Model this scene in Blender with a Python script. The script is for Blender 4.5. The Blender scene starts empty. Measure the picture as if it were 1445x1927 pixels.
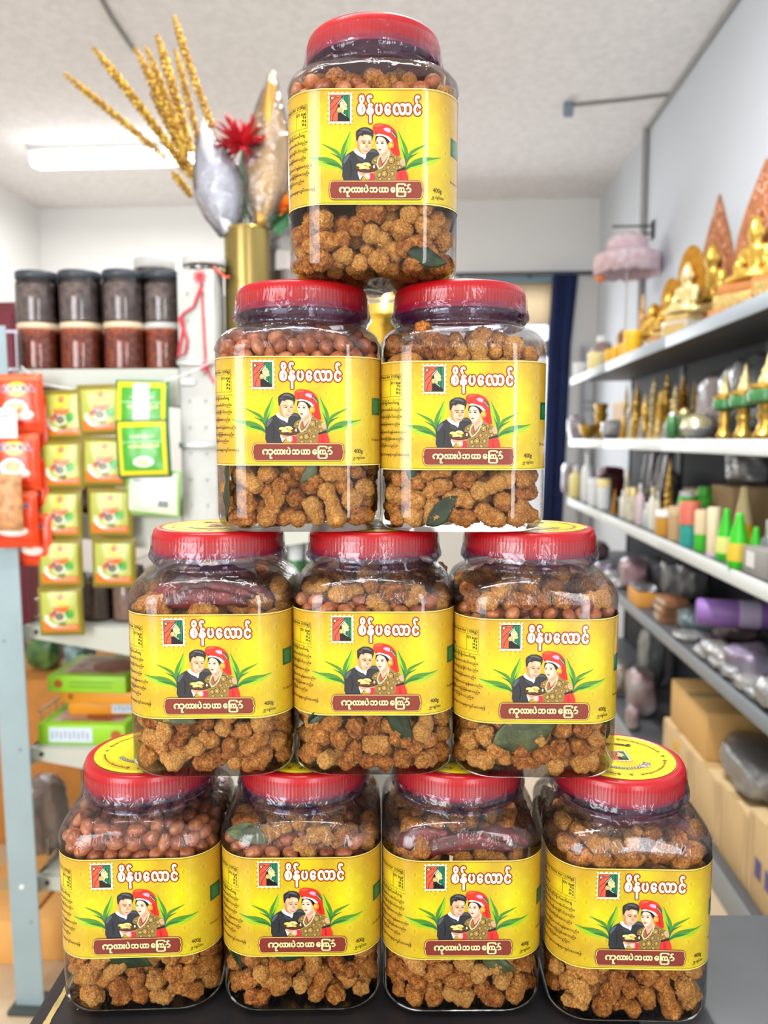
import bpy, bmesh, math, random
from mathutils import Vector, Matrix, Euler, Quaternion, noise
from mathutils.bvhtree import BVHTree
from mathutils.geometry import tessellate_polygon

SC = bpy.context.scene
COL = SC.collection
PI = math.pi
R = math.radians

# ---------- camera ----------
ZC, PITCH, FPX = 1.2755, R(5.40), 1447.0
cam_d = bpy.data.cameras.new('camera'); cam = bpy.data.objects.new('camera', cam_d); COL.objects.link(cam)
cam.location = (0, 0, ZC); cam.rotation_euler = (PI / 2 - PITCH, 0, 0)
cam_d.sensor_fit = 'AUTO'; cam_d.sensor_width = 36.0; cam_d.lens = FPX / 1927 * 36.0
cam_d.clip_start = 0.02; cam_d.clip_end = 60
cam_d.dof.use_dof = True; cam_d.dof.focus_distance = 0.484; cam_d.dof.aperture_fstop = 7.4
SC.camera = cam

# ---------- colour management and sampling ----------
SC.view_settings.view_transform = 'Standard'; SC.view_settings.look = 'None'
SC.view_settings.exposure = 0.12; SC.view_settings.gamma = 1.0
SC.view_settings.use_curve_mapping = False
SC.render.engine = 'CYCLES'
SC.cycles.use_denoising = True
SC.cycles.max_bounces = 12; SC.cycles.diffuse_bounces = 4; SC.cycles.glossy_bounces = 4
SC.cycles.transmission_bounces = 6; SC.cycles.transparent_max_bounces = 24
SC.cycles.caustics_reflective = False; SC.cycles.caustics_refractive = False
SC.cycles.sample_clamp_indirect = 6.0

# ---------- daylight outside ----------
world = bpy.data.worlds.new('daylight'); SC.world = world; world.use_nodes = True
world.node_tree.nodes['Background'].inputs[0].default_value = (0.92, 0.96, 1.0, 1)
world.node_tree.nodes['Background'].inputs[1].default_value = 3.0

# the room is turned a little against the counter: room axes -> world
ROOM_A = R(3.65); CA, SA = math.cos(ROOM_A), math.sin(ROOM_A)
ROOM_RZ = -ROOM_A
def RW(X, Y, z=0.0): return Vector((X * CA + Y * SA, -X * SA + Y * CA, z))

def area_light(name, loc, target, sx, sy, power, col=(1, 1, 1)):
    l = bpy.data.lights.new(name, 'AREA'); l.shape = 'RECTANGLE'; l.size = sx; l.size_y = sy; l.energy = power; l.color = col
    o = bpy.data.objects.new(name, l); COL.objects.link(o); o.location = loc
    d = Vector(target) - Vector(loc); o.rotation_euler = d.to_track_quat('-Z', 'Y').to_euler()
    return o
# shop front: daylight comes in through the wide glazed front behind the photographer
area_light('shopfront_daylight', RW(-1.45, -1.45, 1.6), RW(-.1, 1.0, 1.25), 1.3, 1.75, 50, (0.97, 0.985, 1.0))
area_light('shopfront_daylight', RW(0.84, -1.45, 1.6), RW(0.3, 1.6, 1.15), 0.34, 1.75, 20, (0.97, 0.985, 1.0))
# back window daylight
area_light('window_daylight', RW(0.36, 5.72, 1.62), RW(0.25, 2.0, 0.9), 0.7, 1.2, 14, (0.95, 0.98, 1.0))

ROOM_L, ROOM_R, ROOM_B, ROOM_F, ROOM_H = -3.0, 1.2, 5.85, -1.55, 3.02
# ---------- helpers ----------
def lin(c):
    if isinstance(c, str):
        c = c.lstrip('#'); c = [int(c[i:i + 2], 16) for i in (0, 2, 4)]
    o = []
    for v in c[:3]:
        v = v / 255.0
        o.append(v / 12.92 if v <= 0.04045 else ((v + 0.055) / 1.055) ** 2.4)
    return tuple(o) + (1.0,)

def px_room(px, X, z):
    """Room depth Y at which a point with room X and height z shows at picture column px."""
    k = (px - 722.5) / FPX; dz = z - ZC; cp, sp = math.cos(PITCH), math.sin(PITCH)
    return (k * (-X * SA * cp - dz * sp) - X * CA) / (SA - k * CA * cp)
def axial(X, Y, z):
    w = RW(X, Y, z); return w.y * math.cos(PITCH) - (z - ZC) * math.sin(PITCH)
def at_Y(px, py, Y):
    """Room point at depth Y seen at picture point (px, py)."""
    cp, sp = math.cos(PITCH), math.sin(PITCH)
    kx, ky = (px - 722.5) / FPX, (963.5 - py) / FPX
    d = Vector((kx, cp + ky * sp, -sp + ky * cp))
    t = Y / (d.x * SA + d.y * CA)
    p = d * t
    return Vector((p.x * CA - p.y * SA, Y, ZC + p.z))
def px_x(px, Y, z):
    """Room X at depth Y, height z that shows at picture column px."""
    k = (px - 722.5) / FPX; dz = z - ZC; cp, sp = math.cos(PITCH), math.sin(PITCH)
    return (k * (Y * CA * cp - dz * sp) - Y * SA) / (CA + k * SA * cp)

MATS = {}
def mat(name, col, rough=0.5, metal=0.0, var=0.0, vscale=8.0, bump=0.0, bscale=60.0, spec=0.5, emit=0.0, alpha=1.0, coat=0.0, col2=None, trans=0.0):
    if name in MATS: return MATS[name]
    m = bpy.data.materials.new(name); m.use_nodes = True
    nt = m.node_tree; b = nt.nodes['Principled BSDF']; L = nt.links
    c = lin(col)
    b.inputs['Base Color'].default_value = c
    b.inputs['Roughness'].default_value = rough; b.inputs['Metallic'].default_value = metal
    b.inputs['Specular IOR Level'].default_value = spec
    b.inputs['Coat Weight'].default_value = coat; b.inputs['Coat Roughness'].default_value = 0.05
    b.inputs['Transmission Weight'].default_value = trans
    b.inputs['Alpha'].default_value = alpha
    tc = nt.nodes.new('ShaderNodeTexCoord')
    if var or col2:
        n = nt.nodes.new('ShaderNodeTexNoise'); n.inputs['Scale'].default_value = vscale; n.inputs['Detail'].default_value = 6
        L.new(tc.outputs['Object'], n.inputs['Vector'])
        r = nt.nodes.new('ShaderNodeValToRGB'); r.color_ramp.elements[0].position = 0.36; r.color_ramp.elements[1].position = 0.64
        if col2: a, z = c, lin(col2)
        else: a, z = tuple(max(0, v * (1 - var)) for v in c[:3]) + (1,), tuple(min(1, v * (1 + var)) for v in c[:3]) + (1,)
        r.color_ramp.elements[0].color = a; r.color_ramp.elements[1].color = z
        L.new(n.outputs['Fac'], r.inputs['Fac']); L.new(r.outputs['Color'], b.inputs['Base Color'])
    if bump:
        n = nt.nodes.new('ShaderNodeTexNoise'); n.inputs['Scale'].default_value = bscale; n.inputs['Detail'].default_value = 5
        L.new(tc.outputs['Object'], n.inputs['Vector'])
        bp = nt.nodes.new('ShaderNodeBump'); bp.inputs['Strength'].default_value = min(1, bump); bp.inputs['Distance'].default_value = 0.3 / bscale
        L.new(n.outputs['Fac'], bp.inputs['Height']); L.new(bp.outputs['Normal'], b.inputs['Normal'])
    if emit:
        b.inputs['Emission Color'].default_value = c; b.inputs['Emission Strength'].default_value = emit
    MATS[name] = m
    return m

def clear_mat(name, tint=(255, 255, 255), base=0.02, gain=1.0, rough=0.03, bump=0.0, bscale=60.0, haze=0.0, stretch=(1, 1, 1), haze_col=(235, 235, 240)):
    """Thin clear plastic: looks through, mirrors by Fresnel, with an optional haze of scattered light."""
    if name in MATS: return MATS[name]
    m = bpy.data.materials.new(name); m.use_nodes = True
    nt = m.node_tree; N, L = nt.nodes, nt.links; N.clear()
    out = N.new('ShaderNodeOutputMaterial')
    tr = N.new('ShaderNodeBsdfTransparent'); tr.inputs[0].default_value = lin(tint)
    gl = N.new('ShaderNodeBsdfGlossy'); gl.inputs['Roughness'].default_value = rough
    fr = N.new('ShaderNodeFresnel'); fr.inputs['IOR'].default_value = 1.45
    ma = N.new('ShaderNodeMath'); ma.operation = 'MULTIPLY_ADD'; ma.inputs[1].default_value = gain; ma.inputs[2].default_value = base; ma.use_clamp = True
    L.new(fr.outputs[0], ma.inputs[0])
    mx = N.new('ShaderNodeMixShader'); L.new(ma.outputs[0], mx.inputs[0])
    first = tr
    if haze:
        df = N.new('ShaderNodeBsdfTranslucent'); df.inputs[0].default_value = lin(haze_col)
        d2 = N.new('ShaderNodeBsdfDiffuse'); d2.inputs[0].default_value = lin(haze_col)
        ad = N.new('ShaderNodeMixShader'); ad.inputs[0].default_value = 0.5
        L.new(df.outputs[0], ad.inputs[1]); L.new(d2.outputs[0], ad.inputs[2])
        hm = N.new('ShaderNodeMixShader'); hm.inputs[0].default_value = haze
        L.new(tr.outputs[0], hm.inputs[1]); L.new(ad.outputs[0], hm.inputs[2]); first = hm
    L.new(first.outputs[0], mx.inputs[1]); L.new(gl.outputs[0], mx.inputs[2]); L.new(mx.outputs[0], out.inputs[0])
    if bump:
        tc = N.new('ShaderNodeTexCoord'); mp = N.new('ShaderNodeMapping'); mp.inputs['Scale'].default_value = stretch
        n = N.new('ShaderNodeTexNoise'); n.inputs['Scale'].default_value = bscale; n.inputs['Detail'].default_value = 3; n.inputs['Distortion'].default_value = 1.2
        bp = N.new('ShaderNodeBump'); bp.inputs['Strength'].default_value = bump; bp.inputs['Distance'].default_value = 0.35 / bscale
        L.new(tc.outputs['Object'], mp.inputs[0]); L.new(mp.outputs[0], n.inputs['Vector']); L.new(n.outputs['Fac'], bp.inputs['Height'])
        L.new(bp.outputs[0], gl.inputs['Normal']); L.new(bp.outputs[0], fr.inputs['Normal'])
    MATS[name] = m
    return m

class MB:
    """Collects shapes; build() links them as ONE mesh object."""
    def __init__(s): s.v = []; s.f = []; s.mi = []; s.cur = 0
    def add(s, vs, fs, M=None, mi=None):
        o = len(s.v); mi = s.cur if mi is None else mi
        s.v += [(M @ Vector(v)) if M is not None else Vector(v) for v in vs]
        for f in fs: s.f.append([i + o for i in f]); s.mi.append(mi)
        return s
    def box(s, c, d, rot=None, mi=None, bev=0.0):
        x, y, z = (q / 2 for q in d)
        M = Matrix.Translation(c)
        if rot is not None: M = M @ Euler(rot).to_matrix().to_4x4()
        b = min(bev, x * .45, y * .45, z * .45)
        if b <= 0:
            vs = [(i, j, k) for i in (-x, x) for j in (-y, y) for k in (-z, z)]
            fs = [(0, 1, 3, 2), (4, 6, 7, 5), (0, 4, 5, 1), (2, 3, 7, 6), (0, 2, 6, 4), (1, 5, 7, 3)]
            return s.add(vs, fs, M, mi)
        bm = bmesh.new(); bmesh.ops.create_cube(bm, size=1)
        for v in bm.verts: v.co = Vector((v.co.x * 2 * x, v.co.y * 2 * y, v.co.z * 2 * z))
        bmesh.ops.bevel(bm, geom=bm.edges[:], offset=b, segments=2, affect='EDGES', profile=0.5)
        return s.bm(bm, M, mi)
    def bm(s, bm, M=None, mi=None):
        bm.verts.index_update()
        s.add([v.co.copy() for v in bm.verts], [[v.index for v in f.verts] for f in bm.faces], M, mi); bm.free(); return s
    def lathe(s, prof, n=32, M=None, mi=None, cap=True, sq=None):
        """prof: (radius, z) from bottom to top."""
        vs, fs = [], []
        for r, z in prof:
            for i in range(n):
                a = 2 * PI * i / n
                vs.append((r * math.cos(a), r * math.sin(a), z))
        for j in range(len(prof) - 1):
            for i in range(n):
                k = (i + 1) % n
                fs.append((j * n + i, j * n + k, (j + 1) * n + k, (j + 1) * n + i))
        if cap:
            if prof[0][0] > 1e-6: fs.append(tuple(reversed(range(n))))
            if prof[-1][0] > 1e-6: fs.append(tuple((len(prof) - 1) * n + i for i in range(n)))
        return s.add(vs, fs, M, mi)
    def tube(s, pts, r, n=8, mi=None, M=None):
        pts = [Vector(p) for p in pts]; rr = r if isinstance(r, (list, tuple)) else [r] * len(pts)
        vs, fs = [], []; up = None
        for i, p in enumerate(pts):
            t = (pts[min(i + 1, len(pts) - 1)] - pts[max(i - 1, 0)]).normalized()
            if up is None:
                up = t.orthogonal().normalized()
            up = (up - t * up.dot(t)).normalized(); q = t.cross(up)
            for k in range(n):
                a = 2 * PI * k / n
                vs.append(p + (up * math.cos(a) + q * math.sin(a)) * rr[i])
        for i in range(len(pts) - 1):
            for k in range(n):
                j = (k + 1) % n
                fs.append((i * n + k, i * n + j, (i + 1) * n + j, (i + 1) * n + k))
        fs.append(tuple(reversed(range(n)))); fs.append(tuple((len(pts) - 1) * n + k for k in range(n)))
        return s.add(vs, fs, M, mi)
    def ball(s, c, rad, sub=3, M=None, mi=None, rot=None):
        bm = bmesh.new(); bmesh.ops.create_icosphere(bm, subdivisions=sub, radius=1)
        r = rad if isinstance(rad, (tuple, list)) else (rad,) * 3
        E = Euler(rot).to_matrix() if rot else None
        for v in bm.verts:
            q = Vector((v.co.x * r[0], v.co.y * r[1], v.co.z * r[2]))
            if E: q = E @ q
            v.co = q + Vector(c)
        return s.bm(bm, M, mi)
    def prism(s, poly, h, M=None, mi=None):
        """poly in the xz plane, extruded along +y by h."""
        n = len(poly)
        vs = [(x, 0, z) for x, z in poly] + [(x, h, z) for x, z in poly]
        tri = tessellate_polygon([[Vector((x, z, 0)) for x, z in poly]])
        fs = [tuple(t) for t in tri] + [tuple(i + n for i in reversed(t)) for t in tri]
        fs += [(i, (i + 1) % n, (i + 1) % n + n, i + n) for i in range(n)]
        return s.add(vs, fs, M, mi)
    def mesh(s, name, mats, smooth=None):
        me = bpy.data.meshes.new(name); me.from_pydata([tuple(v) for v in s.v], [], s.f)
        for m in (mats if isinstance(mats, (list, tuple)) else [mats]): me.materials.append(m)
        if any(s.mi): me.polygons.foreach_set('material_index', s.mi)
        bm = bmesh.new(); bm.from_mesh(me); bmesh.ops.recalc_face_normals(bm, faces=bm.faces[:]); bm.to_mesh(me); bm.free()
        if smooth is not None:
            me.polygons.foreach_set('use_smooth', [True] * len(me.polygons))
            if smooth < 180: me.set_sharp_from_angle(angle=R(smooth))
        me.update(); return me
    def build(s, name, mats, parent=None, smooth=40):
        return mk(name, s.mesh(name, mats, smooth), parent)

def mk(name, me, parent=None):
    o = bpy.data.objects.new(name, me); COL.objects.link(o)
    if parent is not None: o.parent = parent
    return o
def tag(o, label, cat, group=None, kind=None):
    o['label'] = label; o['category'] = cat
    if group: o['group'] = group
    if kind: o['kind'] = kind
    return o
def thing(name, label, cat, loc=(0, 0, 0), rz=0.0, group=None):
    o = bpy.data.objects.new(name, None); COL.objects.link(o); o.empty_display_size = 0.02
    o.location = loc; o.rotation_euler = (0, 0, rz)
    return tag(o, label, cat, group)
def room_thing(name, label, cat, X, Y, z, rz=0.0, group=None):
    return thing(name, label, cat, RW(X, Y, z), ROOM_RZ + rz, group)
def put(o, X, Y, z, rz=0.0):
    o.location = RW(X, Y, z); o.rotation_euler = (0, 0, ROOM_RZ + rz); return o
def struct(name, mb, m, X=0, Y=0, z=0, smooth=None):
    o = mb.build(name, m, None, smooth); o['kind'] = 'structure'; put(o, X, Y, z); return o
KIDS = {}
def dup(root, loc=None, rz=None, label=None, group=None, rot=None):
    r = root.copy(); COL.objects.link(r)
    if loc is not None: r.location = loc
    if rz is not None: r.rotation_euler = (0, 0, rz)
    if rot is not None: r.rotation_euler = rot
    if label: r['label'] = label
    if group: r['group'] = group
    for ch in list(root.children):
        c = ch.copy(); COL.objects.link(c); c.parent = r
        for g in list(ch.children):
            d = g.copy(); COL.objects.link(d); d.parent = c
    return r
def T(x=0, y=0, z=0): return Matrix.Translation((x, y, z))
# ---------- shapes of the snack pieces (unit: metre) ----------
def fried_mesh_data(k, sub=4):
    """One fried cluster: knobbly lumps fused together, crusty surface. Returns verts, faces."""
    rnd = random.Random(900 + k * 17)
    n = (2, 3, 2, 3, 4, 2, 3, 1)[k % 8]
    balls = []
    x = 0.0
    for i in range(n):
        r = rnd.uniform(4.6, 6.6) if n > 1 else 6.8
        balls.append((Vector((x, rnd.uniform(-2.2, 2.2), rnd.uniform(-1.5, 1.5))), r))
        x += rnd.uniform(5.0, 7.5)
    for i in range(rnd.randint(1, 3)):
        c, r = rnd.choice(balls)
        d = Vector((rnd.uniform(-1, 1), rnd.uniform(-1, 1), rnd.uniform(-1, 1))).normalized()
        balls.append((c + d * r * 0.7, rnd.uniform(2.6, 3.8)))
    mid = sum((c for c, r in balls[:n]), Vector()) / n
    balls = [(c - mid, r) for c, r in balls]
    bm = bmesh.new()
    bmesh.ops.create_icosphere(bm, subdivisions=sub, radius=1.0)
    seed = Vector((k * 13.1, k * 7.7, k * 3.3))
    for v in bm.verts:
        d = v.co.normalized()
        acc = 0.0
        for c, r in balls:
            b = d.dot(c)
            q = b * b - c.length_squared + r * r
            if q > 0:
                t = b + math.sqrt(q)
                if t > 0: acc += math.exp(t * 1.1)
        t = math.log(acc) / 1.1 if acc > 1 else 3.0
        t = min(t, 19.0)
        p = d * t
        m = noise.noise(p * 0.23 + seed) * 1.1 + noise.noise(p * 0.5 + seed) * 0.95
        if sub > 3: m += abs(noise.noise(p * 0.85 + seed)) * 1.5 + noise.noise(p * 1.9 + seed) * 0.5 - .45
        v.co = d * max(2.4, t + m - 0.35) * 0.001
    vs = [v.co.copy() for v in bm.verts]; fs = [[v.index for v in f.verts] for f in bm.faces]
    bm.free()
    return vs, fs

def peanut_mesh_data(k, sub=3):
    rnd = random.Random(500 + k)
    bm = bmesh.new()
    bmesh.ops.create_icosphere(bm, subdivisions=sub, radius=1.0)
    L, W = (6.3, 5.6, 5.9, 5.2)[k % 4], (4.5, 4.4, 4.1, 4.6)[k % 4]
    for v in bm.verts:
        x, y, z = v.co
        taper = 1.0 - 0.14 * x
        n_ = noise.noise(v.co * 1.6 + Vector((k * 5.0, 0, 0))) * 0.05
        v.co = Vector((x * L, y * W * taper * (1 + n_), z * W * 0.93 * taper * (1 + n_))) * 0.001
    vs = [v.co.copy() for v in bm.verts]; fs = [[v.index for v in f.verts] for f in bm.faces]
    bm.free()
    return vs, fs
# resting places of the pieces in a filled jar (0.1 mm, quaternion/99)
HEAPS = {
'lowA': 'f2,-254,325,77,1,6,20,-97 f1,-120,104,80,22,-86,-40,20 f4,162,-85,78,4,5,-88,46 f1,133,-201,75,69,-70,5,4 f7,-292,77,85,14,-7,76,62 f7,-84,-181,85,14,-75,61,-15 f7,-236,-215,84,74,-42,3,51 f6,-397,269,78,90,-27,17,-26 f3,219,190,83,22,90,36,-3 f1,-15,329,76,8,-3,74,-65 f7,-162,239,83,51,59,-55,-27 f0,418,-307,83,86,46,11,15 f6,-428,-18,75,66,5,-5,-74 f6,-37,-36,85,22,-61,-60,44 f0,-431,-22,192,28,-79,51,-15 f7,38,-431,87,35,63,-39,55 f4,38,131,81,75,-17,5,-62 f3,368,9,89,6,15,19,96 f1,243,-371,75,77,2,-3,-62 f5,101,246,108,51,-38,-56,-51 f0,-275,217,139,35,68,55,31 f0,-400,-202,83,32,85,-11,-38 f0,224,318,97,95,24,11,-11 f0,185,434,117,43,-31,-69,-46 f6,28,437,89,63,-76,-6,-2 f3,-421,143,104,48,-18,30,79 f6,-94,-367,77,81,-23,19,-48 f0,-167,-92,108,87,46,1,-10 f3,-308,-61,83,31,87,36,6 f7,170,35,84,70,-6,-56,41 f7,-304,-426,95,18,-34,80,-44 f3,-171,431,87,17,-15,-11,96 f5,96,-305,81,5,-8,-38,91 f3,-18,-145,190,1,4,-94,30 f3,55,-19,184,33,-88,31,-4 f7,169,-433,275,4,-89,-41,-13 f4,286,-303,178,10,-29,-92,20 f0,-343,399,107,13,-53,-9,-82 f6,-190,-391,117,10,75,-63,-8 f1,-348,-321,172,5,42,-82,36 f2,179,-112,198,16,-85,45,17 f4,-78,276,179,96,21,0,-13 f1,260,-46,166,6,-56,-81,6 f5,-287,3,175,7,6,-74,-65 f6,-245,-442,210,77,-62,2,3 f3,-246,401,183,65,40,24,59 f4,355,382,208,13,-25,-78,55 f4,68,-401,205,12,90,29,-26 f7,312,124,107,27,55,57,52 f6,244,-442,179,8,-3,78,60 f0,434,-120,113,25,47,52,-65 f7,432,105,184,2,-17,-39,89 f3,324,-175,81,32,-69,-51,38 f6,-23,-295,155,23,76,59,1 f6,-181,-211,302,25,19,-93,11 f2,-442,-237,197,55,-12,50,-64 f5,-409,-334,84,31,4,26,90 f5,-21,248,291,68,32,17,62 f1,351,-203,201,32,-17,-89,25 f7,308,431,87,49,67,-46,27 f1,396,-44,221,70,61,34,6 f2,-313,-174,180,49,-24,67,48 f6,-56,102,172,26,-38,84,-23 f5,315,421,322,3,45,82,-32 f7,426,-312,238,41,-15,3,89 f0,-331,-20,283,22,-76,-60,4 f7,315,263,162,7,83,43,32 f0,-409,201,219,17,27,-82,45 f4,118,58,254,30,-10,-33,88 f6,416,302,105,27,-47,-18,81 f2,-431,-2,331,80,19,-51,-22 f2,433,138,73,88,13,25,35 f3,-251,-297,239,61,-53,-12,56 f0,425,-222,361,36,-54,-72,-20 f3,102,-269,232,67,67,-20,-22 f3,34,428,202,52,-81,-20,9 f6,-163,-215,167,89,-9,20,-37 f5,-91,-283,237,30,-81,-47,13 f5,263,-301,294,70,-70,4,-4 f7,-296,-432,331,47,44,-75,-9 f4,202,289,235,4,33,88,-30 f0,-397,99,280,87,15,16,-42 f6,437,-133,295,67,-18,69,-16 f2,180,150,192,47,25,-9,-83 f3,334,44,237,70,14,67,-13 f6,-185,135,178,18,-23,85,-42 f0,-382,320,229,6,7,-99,-1 f7,91,212,249,20,17,-82,49 f5,171,442,268,6,8,-20,96 f3,238,-101,297,20,43,-69,-53 f6,-166,25,233,15,74,-38,-51 f7,-6,431,322,8,67,-7,72 f5,324,-420,283,5,-93,-32,7 f6,113,336,329,16,21,76,-58 f5,-68,-10,246,23,74,-46,-41 f0,101,-333,342,4,-60,1,79 f5,235,110,294,30,73,-59,-7 f7,382,305,319,64,60,14,44 f0,-251,178,254,17,-50,66,-52 f3,86,-123,279,4,-86,38,29 f2,334,-153,334,25,68,-46,-49 f2,-434,-123,298,36,-63,67,-9 f1,319,198,337,42,-28,-77,36 f4,-314,-163,322,6,-88,-40,-20 f0,432,179,379,39,-51,-2,-75 f1,-51,-221,342,74,53,38,4 f1,-143,-401,299,78,-46,31,-23 f0,20,25,364,84,-40,33,10 f7,424,217,230,85,-13,-39,-31 f0,-8,-432,385,44,-86,-20,4 f4,-150,321,299,23,6,-86,-42 f3,-234,-91,242,22,-17,59,75 f4,-181,428,283,4,-26,17,-94 f1,118,-221,343,56,-77,20,18 f2,-79,135,281,29,-78,-1,-54 f5,-14,-338,303,9,63,-75,-12 f4,-384,-325,337,46,-17,66,55 f1,255,-40,406,47,-55,45,-50 f2,-288,102,342,51,11,6,84 f2,-351,391,346,89,3,-43,-11 f4,33,287,404,41,-42,69,-41 f2,-120,6,350,82,-36,-41,1 f4,-111,156,401,28,66,-68,10 f4,226,-360,400,28,69,54,37 f7,-427,259,338,39,-80,-36,-24 f5,-87,335,388,5,-48,69,-51 f7,-82,-108,315,2,-4,-52,-84 f7,133,-31,362,8,74,-2,65 f1,170,-441,469,13,-97,-1,-18 f0,-4,-118,406,16,27,-57,-75 f4,-189,-46,425,26,-10,-24,92 f6,170,430,374,97,17,12,-7 f5,363,-336,374,39,2,-23,88 f6,333,-406,448,16,-40,80,39 f3,111,133,370,94,-19,18,15',
'lowB': 'f4,219,325,82,90,17,-15,-34 f1,196,107,76,61,-58,-32,41 f4,163,-359,85,85,32,1,40 f3,425,283,86,84,-2,12,-52 f6,-296,-56,85,50,-61,54,-28 f0,312,-48,82,29,72,-40,-46 f3,-56,-390,83,3,-19,95,19 f0,-205,404,81,61,38,48,48 f6,99,262,81,0,-86,49,8 f2,-331,-235,75,18,65,70,19 f0,54,141,87,87,11,-12,-44 f2,285,440,75,10,-26,77,56 f7,192,-78,85,89,-18,28,26 f6,-240,263,78,16,29,69,63 f3,374,162,86,97,-10,12,-11 f7,74,-175,85,19,-75,-61,11 f3,158,-243,181,88,33,-26,15 f0,-345,-386,86,62,-70,5,-31 f6,428,266,204,15,-82,-51,-18 f5,-79,-279,77,44,86,17,17 f6,-411,41,76,51,5,-12,-84 f0,301,-417,85,27,-88,-36,8 f4,346,-326,155,7,83,-29,45 f2,-382,329,72,89,5,20,38 f3,429,-10,88,52,52,-34,-58 f0,-333,202,109,42,56,6,69 f4,424,-159,132,38,-60,69,5 f1,90,-443,164,73,-66,-8,-6 f1,33,-38,83,39,24,-58,-66 f4,-173,124,86,1,-19,97,10 f4,-438,-214,162,35,-59,50,51 f2,280,89,152,47,67,26,-48 f6,-66,1,79,29,35,-73,-49 f4,158,196,178,59,0,-22,-77 f2,-160,-259,176,51,-59,-4,-61 f0,-212,-323,81,39,25,80,35 f0,156,-20,186,27,-30,22,-88 f3,168,422,167,96,11,-7,-18 f7,-99,-433,190,21,-15,94,-16 f2,-134,235,152,16,-10,8,-97 f0,319,381,174,85,-11,-37,33 f6,267,-188,81,13,98,-5,-2 f3,-403,-105,112,10,82,-9,-54 f5,-408,3,195,91,19,30,-14 f1,-443,151,138,24,-67,10,-69 f3,-31,115,187,92,10,-28,21 f6,-24,393,167,29,-36,57,-66 f3,-214,-400,203,79,-34,-49,2 f7,-190,-14,113,51,69,-25,43 f1,-20,276,117,33,-77,21,-48 f6,-135,-169,77,21,-4,31,-91 f4,14,241,278,34,28,62,63 f7,-98,189,250,25,33,80,41 f0,-283,355,168,34,-13,-42,82 f5,-38,-207,166,41,35,-74,37 f6,8,-95,198,90,-27,33,0 f4,-328,111,212,83,-26,24,-41 f0,-140,-2,238,16,-74,-40,50 f2,-254,-5,309,47,-68,-14,52 f3,9,-324,194,25,2,34,90 f5,246,415,261,70,10,-16,-68 f2,417,9,218,30,88,22,26 f5,-296,-91,192,67,-46,-28,50 f6,-281,-250,198,13,-47,78,36 f3,-155,-132,185,3,33,-92,12 f4,-334,-199,300,86,3,-19,46 f1,-119,431,155,28,-76,17,55 f6,261,-24,242,85,23,45,0 f5,48,28,209,91,-18,-29,20 f7,-406,-330,193,1,-73,26,-61 f3,-199,120,226,18,-80,31,46 f1,-89,-389,293,27,-32,60,-67 f0,150,-128,276,82,-25,15,-48 f1,436,-270,335,29,-61,45,57 f2,-185,-264,284,32,-19,9,-91 f2,249,-403,189,48,-30,13,-81 f2,406,121,190,53,-80,-18,-15 f3,-405,330,200,24,89,17,33 f4,396,-181,259,53,3,69,-47 f5,210,96,271,44,25,-30,-80 f4,322,271,256,53,14,-2,-83 f5,44,-185,254,48,-21,-79,28 f5,108,-278,302,60,66,27,33 f5,355,-58,288,48,-73,-45,-3 f1,198,-335,264,36,2,-10,-92 f4,-94,-180,312,32,31,57,68 f3,101,317,242,57,66,-44,-15 f7,-322,-404,259,14,-23,46,-83 f2,301,413,352,19,75,-61,1 f1,222,-307,369,95,-13,-9,23 f5,276,-413,302,57,-61,-8,52 f0,367,-357,380,62,33,-59,37 f6,371,73,281,86,39,-17,23 f1,3,70,311,9,-24,61,74 f6,268,-132,177,33,93,2,9 f2,417,206,288,4,-6,-37,91 f2,256,310,416,11,95,27,0 f5,25,411,309,66,-57,-24,40 f1,-413,304,318,17,-50,81,21 f6,-261,415,263,3,33,90,-26 f1,157,393,318,10,68,66,-28 f3,395,328,376,14,-46,-71,-49 f1,-281,-353,358,95,24,9,-13 f4,239,-183,363,28,41,-68,53 f5,-129,87,336,70,-62,-20,-24 f4,-91,-186,428,47,-40,64,-43 f1,242,-74,383,12,98,-3,-7 f7,31,-40,309,15,-6,-77,-60 f4,-173,286,290,50,72,-5,45 f1,41,-418,296,40,30,38,-77 f0,-436,-228,376,57,-19,-2,-79 f4,46,164,414,4,-96,7,-22 f0,42,-159,384,6,-60,76,19 f0,-229,-224,387,46,-42,50,-58 f1,165,442,411,7,7,60,-78 f6,-401,-79,282,55,-74,-2,35 f1,-299,-349,471,65,-45,-37,46 f0,105,-282,456,49,83,-10,20 f3,-191,-434,428,30,65,6,-68 f3,288,91,372,32,65,65,-18 f6,-75,428,346,59,-16,70,32 f2,161,-444,354,59,-21,-59,-49 f1,-38,-362,393,88,1,14,44 f7,-420,-23,387,21,55,-77,-22 f2,-408,-337,476,17,-62,-36,66 f3,-164,187,368,99,3,3,2 f2,252,245,336,64,-31,-7,68 f1,-374,176,348,6,-11,-98,1 f6,-403,66,301,24,8,50,82 f6,143,193,346,85,-29,17,-39 f4,421,197,432,58,-7,36,-72 f4,104,20,413,80,-53,-10,21 f7,-91,-25,369,74,-2,24,-61 f5,-1,306,390,55,-15,-61,53 f1,-306,22,413,30,-71,-36,51',
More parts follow.
